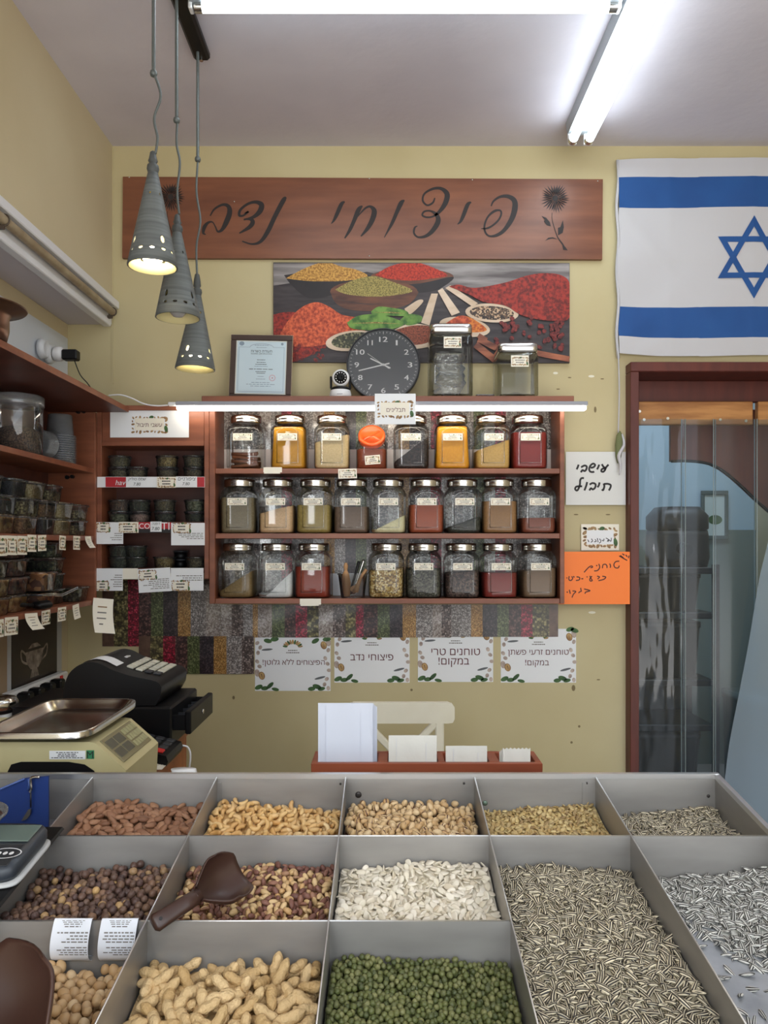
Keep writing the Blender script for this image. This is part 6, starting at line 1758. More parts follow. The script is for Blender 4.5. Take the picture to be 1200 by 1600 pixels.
# steel canister
t = thing('steel_canister', 'brushed steel canister with a domed lid at the left edge behind the scale', 'canister', (-1.02, 2.0, ZT + .0005))
mb = MB(); mb.lathe([(.052, 0), (.054, .002), (.054, .10)], 0, seg=36); mb.build('canister_body', steel, t, local=True)
mb = MB(); mb.lathe([(.0545, .1), (.056, .102), (.056, .116), (.05, .126), (.03, .131), (.005, .132)], 0, seg=36); mb.build('lid', chrome, t, local=True)
mb = MB(); mb.lathe([(.0548, .092), (.0555, .094), (.0555, .1)], 0, cap0=False, cap1=False, seg=36); mb.build('seal_ring', black_plastic, t, local=True)

# ---------------------------------------------------------------- chair behind the counter
cp = mat('cream_painted_wood', rgb(236, 231, 212), .45, c2=rgb(226, 219, 196), scale=5)
Yq = 2.45; k = Yq / FPX
c = P(626, 0, Yq).x
t = thing('chair', 'cream painted wooden chair with a crossed back behind the bag holder', 'chair', (c, Yq + .2, 0))
zt2 = P(0, 1097, Yq).z
mb = MB(); hw = 84 * k
out = [(-hw, -.052), (-hw + .006, -.064), (-hw + .02, -.066), (hw - .02, -.066), (hw - .006, -.064), (hw, -.052), (hw, -.016), (hw - .008, -.005), (hw - .022, 0), (-hw + .022, .0), (-hw + .008, -.005), (-hw, -.016)]
mb.prism(out, -.011, .011, 0, WALL(c, Yq, zt2)); mb.build('top_rail', cp, t)
zpz = zt2 - .066
for s_ in (-1, 1):
    mb = MB(); mb.box(c + s_*.124 - .014, c + s_*.124 + .014, Yq - .01, Yq + .014, .0, zpz + .01, 0, .004); mb.build('back_leg', cp, t)
    mb = MB(); mb.box(c + s_*.16 - .02, c + s_*.16 + .02, Yq + .37, Yq + .41, 0, .425, 0, .004); mb.build('front_leg', cp, t)
    a = Vector((c - s_*.112, Yq + .002, zpz - .0)); b_ = Vector((c + s_*.112, Yq + .002, .60))
    d = (b_ - a); L_ = d.length; ang = math.atan2(d.z, d.x)
    mb = MB(); mb.box(0, L_, -.009, .009, -.011, .011, 0, .003, Matrix.Translation(a + Vector((0, .002*s_, 0))) @ Matrix.Rotation(-ang, 4, 'Y')); mb.build('cross_brace', cp, t)
mb = MB(); mb.box(c - .124, c + .124, Yq - .006, Yq + .012, .56, .60, 0, .003); mb.build('lower_rail', cp, t)
mb = MB(); mb.loft([(.19, .20, .425, 6), (.205, .215, .432, 6), (.205, .215, .444, 6), (.2, .21, .45, 6)], 0, True, Matrix.Translation((c, Yq + .205, 0)), seg=40); mb.build('seat', cp, t)
# ---------------------------------------------------------------- steel display counter
RIM0 = CAM_Z - 0.393
SL = 0.145
def zr(Y): return RIM0 - SL * (1.3 - Y)
RX = [-.497, -.287, -.069, .149, .354, .557]
ROWY = [1.3, 1.113, .919, .70]
DEP = 0.072
steel_in = mat('dull_bin_steel', rgb(174, 171, 167), .36, .5, c2=rgb(150, 147, 143), scale=4, stretch=(1, 1, 4), bump=.04, bscale=120, bdist=.001)
steel_floor = mat('worn_bin_floor', rgb(196, 198, 202), .36, .5, c2=rgb(156, 160, 166), scale=14, stretch=(1, 1, 1), detail=6)
t = thing('display_counter', 'sloping steel counter divided into bins of nuts and seeds', 'display counter', (.03, 1.0, 0))
def wallquad(p, q, top_off, dep, th, mi=0):
    """upright sheet from (x,Y) p to q following the slope"""
    (x0, y0), (x1, y1) = p, q
    d = Vector((x1 - x0, y1 - y0, 0)).normalized(); n = Vector((-d.y, d.x, 0)) * th / 2
    vs = []
    for (x, y) in (p, q):
        for s_ in (-1, 1):
            for dz in (0, -dep):
                vs.append((x + n.x * s_, y + n.y * s_, zr(y) + top_off + dz))
    return vs, [(0, 1, 3, 2), (4, 6, 7, 5), (0, 4, 5, 1), (2, 3, 7, 6), (0, 2, 6, 4), (1, 5, 7, 3)]
XLft, XRgt = -.88, .557
def part(name, segs, m, dep=DEP + .004, th=.002, off=0.0):
    mb = MB()
    for p, q in segs:
        mb.add(*wallquad(p, q, off, dep, th))
    return mb.build(name, m, t)
part('back_panel', [((XLft, 1.3), (XRgt, 1.3))], steel_in, th=.003)
part('side_panel', [((XRgt, 1.3), (XRgt, .68))], steel_in, th=.003)
part('side_panel', [((XLft, 1.3), (XLft, .68))], steel_in, th=.003)
part('front_panel', [((XLft, .70), (XRgt, .70))], steel_in, th=.003)
part('divider', [((RX[0], 1.299), (RX[0], .70))], steel_in, off=-.0015)
part('divider', [((RX[1], 1.299), (RX[1], .70))], steel_in, off=-.0015)
part('divider', [((RX[2], 1.299), (RX[2], .70))], steel_in, off=-.0015)
part('divider', [((RX[3], 1.299), (RX[3], .70))], steel_in, off=-.0015)
part('divider', [((RX[4], 1.299), (RX[4], .70))], steel_in, off=-.0015)
part('cross_divider', [((RX[0] + .001, ROWY[1]), (XRgt - .002, ROWY[1]))], steel_in, off=-.003)
part('cross_divider', [((RX[0] + .001, ROWY[2]), (RX[3] - .001, ROWY[2]))], steel_in, off=-.003)
# bright folded edges
mb = MB()
for i in range(5):
    mb.tube([(RX[i], 1.298, zr(1.298) - .0012), (RX[i], .70, zr(.70) - .0012)], .0011, 0, 6)
for Y_, x1 in ((ROWY[1], XRgt), (ROWY[2], RX[3])):
    mb.tube([(RX[0], Y_, zr(Y_) - .0028), (x1 - .002, Y_, zr(Y_) - .0028)], .0011, 0, 6)
mb.build('folded_edges', steel_edge, t)
mb = MB()   # the thick rolled rim round the counter
vs, fs = wallquad((XLft - .004, 1.3025), (XRgt + .004, 1.3025), .004, .0085, .010); mb.add(vs, fs)
vs, fs = wallquad((XRgt + .002, 1.305), (XRgt + .002, .68), .004, .0085, .008); mb.add(vs, fs)
vs, fs = wallquad((XLft - .002, 1.305), (XLft - .002, .68), .004, .0085, .008); mb.add(vs, fs)
vs, fs = wallquad((XLft, .698), (XRgt, .698), .004, .0085, .008); mb.add(vs, fs)
mb.build('rolled_rim', steel_edge, t)
vs = []
for x in (XLft, XRgt):
    for y in (1.3, .70): vs += [(x, y, zr(y) - DEP), (x, y, zr(y) - DEP - .004)]
mb = MB(); mb.add(vs, [(0, 4, 6, 2), (1, 3, 7, 5), (0, 1, 5, 4), (2, 6, 7, 3), (0, 2, 3, 1), (4, 5, 7, 6)]); mb.build('bin_floor', steel_floor, t)
mb = MB()
for a, b_ in ((.706, 1.29),):
    vs = [(x, y, z) for x in (XLft + .01, XRgt - .01) for (y, z) in ((a, 0.08), (a, zr(a) - DEP - .006), (b_, 0.08), (b_, zr(b_) - DEP - .006))]
    mb.add(vs, [(0, 1, 3, 2), (4, 6, 7, 5), (0, 4, 5, 1), (2, 3, 7, 6), (1, 5, 7, 3), (0, 2, 6, 4)])
mb.build('base_cabinet', steel, t)
mb = MB(); mb.box(XLft + .03, XRgt - .03, .74, 1.28, 0, .08); mb.build('plinth', black_plastic, t)
mb = MB(); mb.box(-.478, XRgt, 1.31, 1.60, .872, .90, 0, .003); mb.build('rear_ledge', steel, t)
mb = MB(); mb.box(-.465, XRgt - .02, 1.32, 1.58, .0, .872); mb.build('rear_cabinet', steel, t)
# angle strips and rivets on the back panel
for x, y, r_, m in ((560, 1242, 5, 'dark_rivet'), (758, 1255, 4, 'green_rivet'), (1107, 1244, 2.5, 'dark_rivet'), (917, 1224, 2, 'dark_rivet'), (725, 1224, 1.8, 'dark_rivet'), (532, 1225, 1.8, 'dark_rivet')):
    p = P(x, y, 1.2975)
    mb = MB(); mb.lathe([(r_ * 1.3/1200, 0), (r_*1.25/1200, .0014), (r_*.6/1200, .0022)], 0, True, WALL(p.x, 1.2984, p.z), seg=14)
    mb.build('rivet', mat(m, rgb(60, 56, 54) if m[0] == 'd' else rgb(120, 140, 126), .4, .5), t)
for x in (916, 337):
    a = P(x - 6, 1220, 1.2975); b_ = P(x + 9, 1262, 1.2975)
    mb = MB(); mb.box(a.x, b_.x, 1.2965, 1.2983, b_.z, a.z - .003); mb.build('angle_strip', steel_in, t)

# ---------------------------------------------------------------- bag holder and paper bags
hw_wood = mat('cherry_stained_wood', rgb(150, 76, 46), .42, c2=rgb(126, 60, 36), scale=4, stretch=(1, 5, 8))
YH0, YH1, ZB = 1.42, 1.494, .9005
k = YH0 / FPX
hx0, hx1 = P(486, 0, YH0).x, P(848, 0, YH0).x
zfr = P(0, 1193, YH0).z
t = thing('bag_holder', 'low cherry wood holder with four compartments of paper bags behind the counter', 'bag holder', ((hx0 + hx1)/2, YH0, ZB))
mb = MB(); mb.box(hx0, hx1, YH0, YH0 + .012, ZB, zfr, 0, .001); mb.build('front_board', hw_wood, t)
mb = MB(); mb.box(hx0, hx1, YH1, YH1 + .012, ZB, zfr, 0, .001); mb.build('back_board', hw_wood, t)
for px0, px1 in ((486, 495), (590, 606), (685.5, 696), (766, 782), (838, 848)):
    a, b_ = P(px0, 0, YH0).x, P(px1, 0, YH0).x
    mb = MB(); mb.box(a, b_, YH0 + .0125, YH1 - .0005, ZB, zfr, 0, .001); mb.build('divider', hw_wood, t)
mb = MB(); mb.box(hx0, hx1, YH0 + .0125, YH1 - .0005, ZB, ZB + .006); mb.build('bottom_board', hw_wood, t)
bag_blue = mat('bluish_white_paper', rgb(204, 209, 222), .6, bump=.25, bscale=18, bdist=.004)
bag_white = mat('cream_white_paper', rgb(212, 210, 202), .6, bump=.4, bscale=30, bdist=.004)
def bags(px0, px1, py, n_, m, label, serr=False, seed=0):
    r = random.Random(seed)
    for i in range(n_):
        Yb_ = YH0 + .018 + i * .007
        a, b_ = P(px0, 0, YH0).x, P(px1, 0, YH0).x
        dz = -i * .004 + (0 if i else 0) + r.uniform(-.001, .001)
        dx = i * (.0026 if seed == 1 else .0007) + r.uniform(-.0004, .0004) if not serr else -i * .0012
        top = P(0, py, YH0).z + dz
        t = thing('paper_bag', label + ('', ', front of its stack', ', second in its stack', ', third in its stack', ', last of its stack')[i + 1], 'paper bag', ((a + b_)/2 + dx, Yb_, ZB + .0065), 'paper bags in the holder')
        mb = MB(); w_ = (b_ - a)/2; h = top - ZB - .0065
        n = 14; vs = []; fs = []
        rows2 = 10
        for side in (-1, 1):
            for j in range(rows2 + 1):
                v = j / rows2
                for q in range(n + 1):
                    u = q / n
                    z = h * v
                    if j == rows2 and serr: z -= .0028 * (q % 2)
                    bul = .0022 * math.sin(PI * u) ** .5 * (1 - .5 * v) + .0006 * math.sin(u * 11 + v * 7 + seed + i)
                    vs.append((-w_ + 2 * w_ * u, side * bul, z))
        N = (n + 1) * (rows2 + 1)
        for sd in (0, 1):
            for j in range(rows2):
                for q in range(n):
                    e = sd * N + j * (n + 1) + q
                    f_ = (e, e + 1, e + n + 2, e + n + 1)
                    fs.append(f_ if sd == 0 else f_[::-1])
        mb.add(vs, fs, 0, True); mb.build('bag_wall', m, t, local=True)
        if not serr:
            mb = MB(); mb.box(-w_ + .014, -w_ + .0145, -.0032, -.0026, .003, h - .004); mb.box(w_*.55, w_*.55 + .0005, -.0034, -.0028, .003, h * .9)
            mb.build('fold_crease', mat('bag_crease', rgb(204, 208, 220), .6), t, local=True)
bags(495.5, 582, 1101, 4, bag_blue, 'tall bluish white paper bag in the leftmost compartment', False, 1)
bags(607, 683, 1153.5, 4, bag_white, 'middle-sized white paper bag in the second compartment', False, 2)
bags(697.5, 763, 1169, 4, bag_white, 'small white paper bag in the third compartment', False, 3)
bags(788, 831.5, 1172, 4, bag_white, 'tiny white paper bag with a zigzag top in the rightmost compartment', True, 4)
p = P(300, 1206, 1.5)
t = thing('plastic_scrap', 'crumpled white plastic scrap on the ledge behind the counter', 'scrap', (p.x, 1.45, .9005))
mb = MB(); rr = random.Random(5)
mb.loft([(.024 * rr.uniform(.7, 1.2), .016 * rr.uniform(.7, 1.2), .005 + .014 * i, 2.5, rr.uniform(-.006, .006), 0) for i in range(6)], 0, seg=14); mb.build('scrap', white_plastic, t, local=True)

# ---------------------------------------------------------------- on the left end of the counter
navy = mat('navy_plastic', rgb(28, 52, 112), .35)
Yv = 1.235
t = thing('blue_folder', 'dark blue folder leaning in the empty bin at the left end of the counter', 'folder', P(30, 1290, Yv))
a, b_ = P(-60, 1287, Yv), P(75, 1214, Yv)
Mf = WALL(0, Yv, 0)
mb = MB(); mb.prism([(P(x, y, Yv).x, P(x, y, Yv).z) for x, y in ((-60, 1300), (75.5, 1300), (75.5, 1213), (40, 1216), (-60, 1258))], -.004, 0, 0, Mf); mb.build('cover', navy, t)
mb = MB(); mb.tube([tuple(P(x, y, Yv - .002)) for x, y in ((-60, 1259), (38, 1217))], .0018, 0, 6); mb.tube([tuple(P(x, y, Yv - .002)) for x, y in ((45, 1217), (46, 1226), (44, 1234))], .0022, 0, 8); mb.build('edge_piping', mat('light_blue_edge', rgb(66, 90, 150), .3), t)
t = thing('hook_clip', 'small metal hook clip hanging on the blue folder', 'clip', P(48, 1214, Yv - .008))
mb = MB(); mb.tube(smooth_path([tuple(P(x, y, Yv - .007)) for x, y in ((62, 1214), (50, 1215), (48, 1222), (49, 1232), (47, 1238))], 5), .0022, 0, 8); mb.build('hook', chrome, t)
mb = MB(); mb.prism([(P(x, y, Yv).x, P(x, y, Yv).z) for x, y in ((36, 1281), (44, 1278), (50, 1271), (51, 1262), (47, 1263))], .003, .007, 0, Mf); mb.build('blade', mat('dark_metal', rgb(96, 92, 88), .4, .6), t)
mb = MB(); mb.tube([tuple(P(48, y, Yv - .007)) for y in (1238, 1250, 1262)], .0014, 0, 6); mb.build('link', mat('clip_black_link', rgb(20, 20, 30), .4), t)
# black tray and card terminal with white edge
t = thing('black_tray', 'black plastic tray under the grey weighing device at the left end of the counter', 'tray', (-.62, 1.0, zr(1.0) + .003))
def slopebox(x0, x1, y0, y1, z0, z1, M=None, b=.004):
    mb = MB(); mb.box(x0, x1, y0, y1, z0, z1, 0, b)
    mb.v = [(x, y, z + zr(y)) for x, y, z in mb.v]
    return mb
slopebox(-.84, -.468, .86, 1.118, .0032, .009).build('tray', black_plastic, t)
t = thing('weighing_device', 'grey and black counter scale with a pale edge on the black tray', 'scale', (-.62, 1.0, zr(1.0) + .013))
def ring_mesh(scale, z, hb):
    mb = MB()
    mb.loft([(.137*scale, .057*scale, z, 9, -.604, 1.018), (.140*scale, .060*scale, z + hb*.3, 9, -.604, 1.018), (.140*scale, .060*scale, z + hb*.7, 9, -.604, 1.018), (.137*scale, .057*scale, z + hb, 9, -.604, 1.018)], 0, seg=48)
    mb.v = [(x, y, zz + zr(y)) for x, y, zz in mb.v]
    return mb
ring_mesh(1.0, .0094, .006).build('pale_edge', mat('pale_grey_plastic', rgb(186, 188, 188), .35), t)
ring_mesh(.972, .0155, .020).build('top_cover', mat('slate_plastic', rgb(48, 54, 62), .4), t)
slopebox(-.735, -.478, 1.024, 1.066, .0357, .0375, b=.001).build('display', mat('greenish_lcd', rgb(104, 118, 110), .15), t)
slopebox(-.735, -.478, .966, 1.016, .0357, .037, b=.001).build('front_cover', dark_plastic, t)
pz = P(8, 1331, .98)
mb = MB(); Ms = Matrix.Translation((-.493, .993, zr(.993) + .0378)) @ Matrix.Rotation(math.atan(SL), 4, 'X')
mb.ribbon([(.020 * math.cos(a), .012 * math.sin(a), .0016) for a in np.linspace(0, 2*PI, 25)], 0, Ms, 0, 1)
for i in range(3): mb.ellipse(-.008 + .008*i, 0, .003, .004, 0, Ms, 0, 8)
mb.build('oval_badge', white_plastic, t)
t = thing('plastic_bowl', 'clear plastic bowl standing on the counter scale at the left edge', 'bowl', (-.583, 1.030, zr(1.03) + .0385))
mb = MB(); mb.lathe([(.045, 0), (.05, .002), (.064, .024), (.068, .026), (.068, .029), (.065, .029), (.061, .022)], 0, cap1=False, seg=40); mb.build('bowl', milky, t, local=True)

# ---------------------------------------------------------------- receipts over the second divider
def receipt(px0, px1, label, seed):
    Y0 = ROWY[2] - .0025
    a, b_ = P(px0, 1434, Y0).x, P(px1, 1434, Y0).x
    t = thing('receipt', label, 'receipt', ((a + b_)/2, Y0, zr(Y0) - .05), 'printed receipts on the steel divider')
    z0 = zr(ROWY[2])
    prof = [(.003, .0005), (-.0015, .002), (-.005, -.004), (-.0105, -.016), (-.013, -.028), (-.011, -.039), (-.005, -.046), (.000, -.0475), (-.001, -.043), (-.0035, -.0405)]
    q = smooth_path(prof, 4)
    mb = MB(); vs = []
    for i, (dy, dz) in enumerate(q):
        sk = -.002 * math.sin(i / len(q) * PI)
        y = ROWY[2] + dy; z = z0 + dz - .0015
        vs += [(a + sk, y, z), (b_ + sk, y, z)]
    mb.add(vs, [(2*i, 2*i+1, 2*i+3, 2*i+2) for i in range(len(q) - 1)], 0, True)
    n = 12; r = random.Random(seed)
    for j in range(n):
        i0 = int(5 + j * 1.25); i0 = min(i0, len(q) - 12)
        (dy, dz), (dy2, dz2) = q[i0], q[i0 + 1]
        f0, f1 = (.2, .62)
        y0, zz0 = ROWY[2] + dy + (dy2 - dy)*f0, z0 - .0015 + dz + (dz2 - dz)*f0
        y1, zz1 = ROWY[2] + dy + (dy2 - dy)*f1, z0 - .0015 + dz + (dz2 - dz)*f1
        w_ = b_ - a
        x = b_ - w_*.07 - w_ * r.uniform(.45, .85) if j > 3 else a + w_*(.2 + .03*j)
        xe = b_ - w_*.07 if j > 3 else b_ - w_*(.2 + .03*j)
        while x < xe:
            l = min(w_ * r.uniform(.06, .15), xe - x)
            mb.add([(x, y1 - .0005, zz1), (x + l, y1 - .0005, zz1), (x + l, y0 - .0005, zz0), (x, y0 - .0005, zz0)], [(0, 1, 2, 3)], 1, False); x += l + w_ * .03
    mb.build('slip', [mat('thermal_paper', rgb(226, 230, 238), .5), ink_grey], t)
receipt(86, 145, 'curled printed receipt on the divider above the round pale nuts, left one', 1)
receipt(160, 217, 'curled printed receipt on the divider above the round pale nuts, right one', 2)

# ---------------------------------------------------------------- brown plastic scoops
brown_pl = mat('brown_plastic', rgb(66, 43, 35), .4, c2=rgb(54, 34, 28), scale=4)
def big_scoop(label, M, s_):
    t = thing('nut_scoop', label, 'scoop', M.translation, 'brown scoops')
    mb = MB(); N = 20; rows3 = 12; vs = []
    th0 = 1.9
    for side in (0, 1):
        rr = 1.0 if side == 0 else .94
        for j in range(rows3 + 1):
            v = j / rows3; x = .012 + .1 * v
            rad = .042 * (0.30 + .72 * math.sin(min(1, v * 1.7) * PI/2)) * rr
            for i in range(N + 1):
                th = -th0 + 2 * th0 * i / N
                cut = max(0, abs(th) - .9) / (th0 - .9)
                xx = x - cut * .045 * v ** 2 - (0 if side == 0 else -.002 * (1 - v))
                vs.append((xx * s_, rad * math.sin(th) * s_, (-rad * math.cos(th) + .012 * (1 - v)) * s_))
    W = N + 1; K = W * (rows3 + 1); fs = []
    for sd in (0, 1):
        for j in range(rows3):
            for i in range(N):
                e = sd * K + j * W + i; f_ = (e, e + 1, e + W + 1, e + W); fs.append(f_ if sd == 0 else f_[::-1])
    for j in range(rows3):
        for i in (0, N):
            e = j * W + i; fs.append((e, e + W, e + W + K, e + K))
    for i in range(N):
        e = rows3 * W + i; fs.append((e, e + 1, e + 1 + K, e + K)); fs.append((i, i + 1, i + 1 + K, i + K))
    mb.add(vs, fs, 0, True, M)
    mb.loft([(.013*s_, .013*s_, 0, 2), (.0125*s_, .0125*s_, .004*s_, 2)], 0, True, M @ Matrix.Translation((.010*s_, 0, -.002*s_)) @ Matrix.Rotation(PI/2, 4, 'Y'), seg=20)
    mb.build('scoop_bowl', brown_pl, t)
    mb = MB(); mb.loft([(.011*s_, .012*s_, .018*s_, 2), (.0105*s_, .013*s_, -.01*s_, 2.5), (.0085*s_, .0135*s_, -.045*s_, 3), (.009*s_, .0145*s_, -.062*s_, 3), (.006*s_, .010*s_, -.067*s_, 3)], 0, True, M @ Matrix.Rotation(PI/2, 4, 'Y'), seg=20)
    mb.build('handle', brown_pl, t)
    mb = MB(); mb.cyl((-.055*s_, 0, .0085*s_), (-.055*s_, 0, .0101*s_), .0028*s_, 0, 10, None, M); mb.build('hang_hole', ink, t)
p = P(300, 1415, .95)
def frame_from(o, fwd, up):
    x = Vector(fwd).normalized(); z = Vector(up); z = (z - x * z.dot(x)).normalized(); y = z.cross(x)
    return Matrix(((x.x, y.x, z.x, o[0]), (x.y, y.y, z.y, o[1]), (x.z, y.z, z.z, o[2]), (0, 0, 0, 1)))
S1 = frame_from((-.237, .928, .969), (.70, .62, .26), (.45, -.60, .68))
big_scoop('brown plastic scoop stuck in the red-skinned peanuts', S1, .74)
S2 = frame_from(P(60, 1684, .68), (-.68, .38, .56), (.24, -.60, .76))
big_scoop('large brown plastic scoop at the lower left corner over the pale round nuts', S2, 1.25)
# ---------------------------------------------------------------- nuts and seeds
nr = np.random.RandomState(11)
def egg(L, W, T, nu=10, nv=7, shape=None):
    """closed ovoid; long axis x; shape(u in -1..1) -> (width factor, thick factor, dy, dz)"""
    vs = []; uv = []
    for j in range(1, nv):
        a = -PI/2 + PI * j / nv
        u = math.sin(a); c = math.cos(a)
        fw, ft, dy, dz = shape(u) if shape else (1, 1, 0, 0)
        for i in range(nu):
            b = 2*PI*i/nu
            vs.append((u*L/2, c*math.cos(b)*W/2*fw + dy, c*math.sin(b)*T/2*ft + dz)); uv.append((.5 + .5*math.cos(b)*c, .5 + .5*u))
    fw, ft, dy, dz = shape(-1) if shape else (1, 1, 0, 0)
    n = len(vs); vs.append((-L/2, dy, dz)); uv.append((.5, 0))
    fw, ft, dy, dz = shape(1) if shape else (1, 1, 0, 0)
    vs.append((L/2, dy, dz)); uv.append((.5, 1))
    fs = []
    for j in range(nv - 2):
        for i in range(nu):
            a = j*nu + i; b = j*nu + (i+1) % nu
            fs.append((a, b, b + nu, a + nu))
    for i in range(nu):
        fs.append((n, (i+1) % nu, i)); fs.append((n + 1, (nv-2)*nu + i, (nv-2)*nu + (i+1) % nu))
    return np.array(vs), fs, np.array(uv)
def join(*parts):
    V = []; F = []; U = []; o = 0
    for v, f, u in parts:
        V.append(v); U.append(u); F += [tuple(i + o for i in q) for q in f]; o += len(v)
    return np.vstack(V), F, np.vstack(U)
def rough_(shape, amp, seed):
    v, f, u = shape; r = np.random.RandomState(seed)
    return v * (1 + r.uniform(-amp, amp, (len(v), 1))), f, u
mm = .001
def almond(s): return rough_(egg(20*mm, 12.5*mm, 8*mm, 10, 8, lambda u: (1.08 - .22*u - .12*u*u, 1 - .15*u, 0, 0)), .025, s)
def cashew(s):
    vs = []; uv = []; nu = 8; N = 9; R = 7.2*mm
    for j in range(N):
        v = j/(N-1); a = -2.0 + 4.0*v*.62 - .3
        r = (3.9 - .9*v)*mm*math.sin(PI*(.10 + .80*v))**.55
        cx, cyy = R*math.cos(a), R*math.sin(a)
        for i in range(nu):
            b = 2*PI*i/nu
            vs.append((cx + math.cos(a)*r*math.cos(b) , cyy + math.sin(a)*r*math.cos(b), r*.95*math.sin(b))); uv.append((i/nu, v))
    fs = [tuple(range(nu))[::-1], tuple(range((N-1)*nu, N*nu))]
    for j in range(N-1):
        for i in range(nu):
            a = j*nu+i; b = j*nu+(i+1) % nu; fs.append((a, b, b+nu, a+nu))
    v = np.array(vs); v -= v.mean(0)
    return rough_((v * 1.15, fs, np.array(uv)), .015, s)
def pistachio(s): return rough_(egg(14.5*mm, 10.5*mm, 10.2*mm, 14, 8, lambda u: (1 - .14*u, 1 - .14*u, 0, 0)), .015, s)
def kernel_pist(s): return egg(12*mm, 7*mm, 7*mm, 8, 6)
def small_seed(s): return rough_(egg(9.5*mm, 6.2*mm, 3*mm, 8, 6, lambda u: (1.05 - .3*u, 1, 0, 0)), .03, s)
def sunflower(s):
    bend = [0, .9*mm, -.7*mm][s % 3]
    return egg(18.5*mm, 6.3*mm, 3.8*mm, 8, 8, lambda u: (1.0 + .28*u - .18*u*u, 1 + .15*u, bend*u*u, 0))
def hazelnut(s): return rough_(egg(11.5*mm, 10.8*mm, 10.4*mm, 10, 8, lambda u: (1 - .08*u, 1 - .08*u, 0, 0)), .04, s)
def red_peanut(s): return rough_(egg(13.5*mm, 8*mm, 7.6*mm, 9, 7, lambda u: (1 - .08*u, 1 - .08*u, 0, 0)), .035, s)
def half_peanut(s):
    v, f, u = egg(13*mm, 8*mm, 7.6*mm, 9, 7); v = v.copy(); v[:, 2] = np.where(v[:, 2] < 0, v[:, 2]*.15, v[:, 2]); return v, f, u
def pumpkin_seed(s): return rough_(egg(14*mm, 8.6*mm, 3.2*mm, 12, 8, lambda u: (1.05 - .25*u - .1*u*u, 1, 0, 0)), .02, s)
def round_nut(s): return rough_(egg([13, 14.5, 15.5][s % 3]*mm, 12*mm, 11.6*mm, 12, 9, lambda u: (1 - .1*u, 1 - .1*u, 0, 0)), .03, s)
def shell_peanut(s):
    L = [31, 35, 27][s % 3]; r = np.random.RandomState(s)
    ph = r.uniform(0, 6)
    v, f, u = egg(L*mm, 13.5*mm, 13.2*mm, 16, 18, lambda u: ((.93 + .20*math.cos(u*PI*1.05 + PI) * -1 * (1 if False else -1) if False else .80 + .24*math.sin(abs(u + .06)*PI*1.02)**1.0 + .05*u), (.80 + .24*math.sin(abs(u + .06)*PI*1.02) + .05*u), .9*mm*math.sin(u*2 + ph), .6*mm*math.cos(u*2.3 + ph)))
    return v, f, u
def pea(s): return rough_(egg(7.6*mm, 7.2*mm, 7*mm, 8, 6), .06, s)

def nut_mat(name, ramp, rough=.55, c2=None, scale=120, bump=.3, bdist=.001, bscale=None, **k):
    return mat(name, ramp[0], rough, rnd=ramp, bump=bump, bscale=bscale or scale, bdist=bdist, **({'c2': c2, 'scale': scale} if c2 else {}), **k)
m_almond = nut_mat('almond_skin', [rgb(118, 79, 56), rgb(150, 107, 78), rgb(134, 92, 66), rgb(166, 124, 94), rgb(126, 85, 60)], .6, bscale=400, bump=.5)
m_cashew = nut_mat('roasted_cashew', [rgb(214, 172, 108), rgb(226, 190, 132), rgb(200, 152, 88), rgb(230, 200, 148)], .45, bscale=300)
m_pist = nut_mat('pistachio_shell', [rgb(206, 176, 130), rgb(190, 154, 106), rgb(220, 194, 152), rgb(196, 164, 116)], .5, bscale=300)
m_pistk = nut_mat('pistachio_kernel', [rgb(150, 92, 62), rgb(132, 108, 58), rgb(120, 74, 56)], .6)
m_small = nut_mat('pale_melon_seed', [rgb(196, 170, 112), rgb(168, 138, 86), rgb(212, 190, 136), rgb(132, 104, 66)], .55, bscale=300)
m_hazel = nut_mat('hazelnut_skin', [rgb(80, 58, 50), rgb(110, 82, 68), rgb(66, 48, 44), rgb(136, 104, 80), rgb(92, 68, 60), rgb(78, 58, 52), rgb(112, 86, 70), rgb(206, 168, 112)], .5, bscale=220, bump=.8, bdist=.002)
m_redp = nut_mat('red_skinned_peanut', [rgb(104, 66, 56), rgb(132, 90, 74), rgb(112, 72, 62), rgb(150, 106, 84), rgb(206, 172, 120), rgb(222, 192, 144), rgb(196, 156, 104)], .5, bscale=250)
m_pump = nut_mat('white_pumpkin_seed', [rgb(230, 222, 204), rgb(220, 210, 188), rgb(238, 230, 214), rgb(208, 194, 168)], .5, bscale=200, bump=.2)
m_round = nut_mat('coated_round_nut', [rgb(194, 158, 112), rgb(208, 174, 128), rgb(180, 142, 96), rgb(220, 192, 150), rgb(186, 150, 106)], .5, bscale=120, bump=.4)
m_pnut = nut_mat('peanut_shell', [rgb(204, 172, 122), rgb(218, 188, 140), rgb(190, 156, 104), rgb(210, 180, 132)], .65, bscale=260, bump=1.0, bdist=.003)
m_pea = nut_mat('roasted_green_pea', [rgb(82, 90, 46), rgb(102, 106, 58), rgb(66, 74, 38), rgb(122, 122, 76), rgb(88, 94, 48)], .5, bscale=350, bump=.7, bdist=.0015)
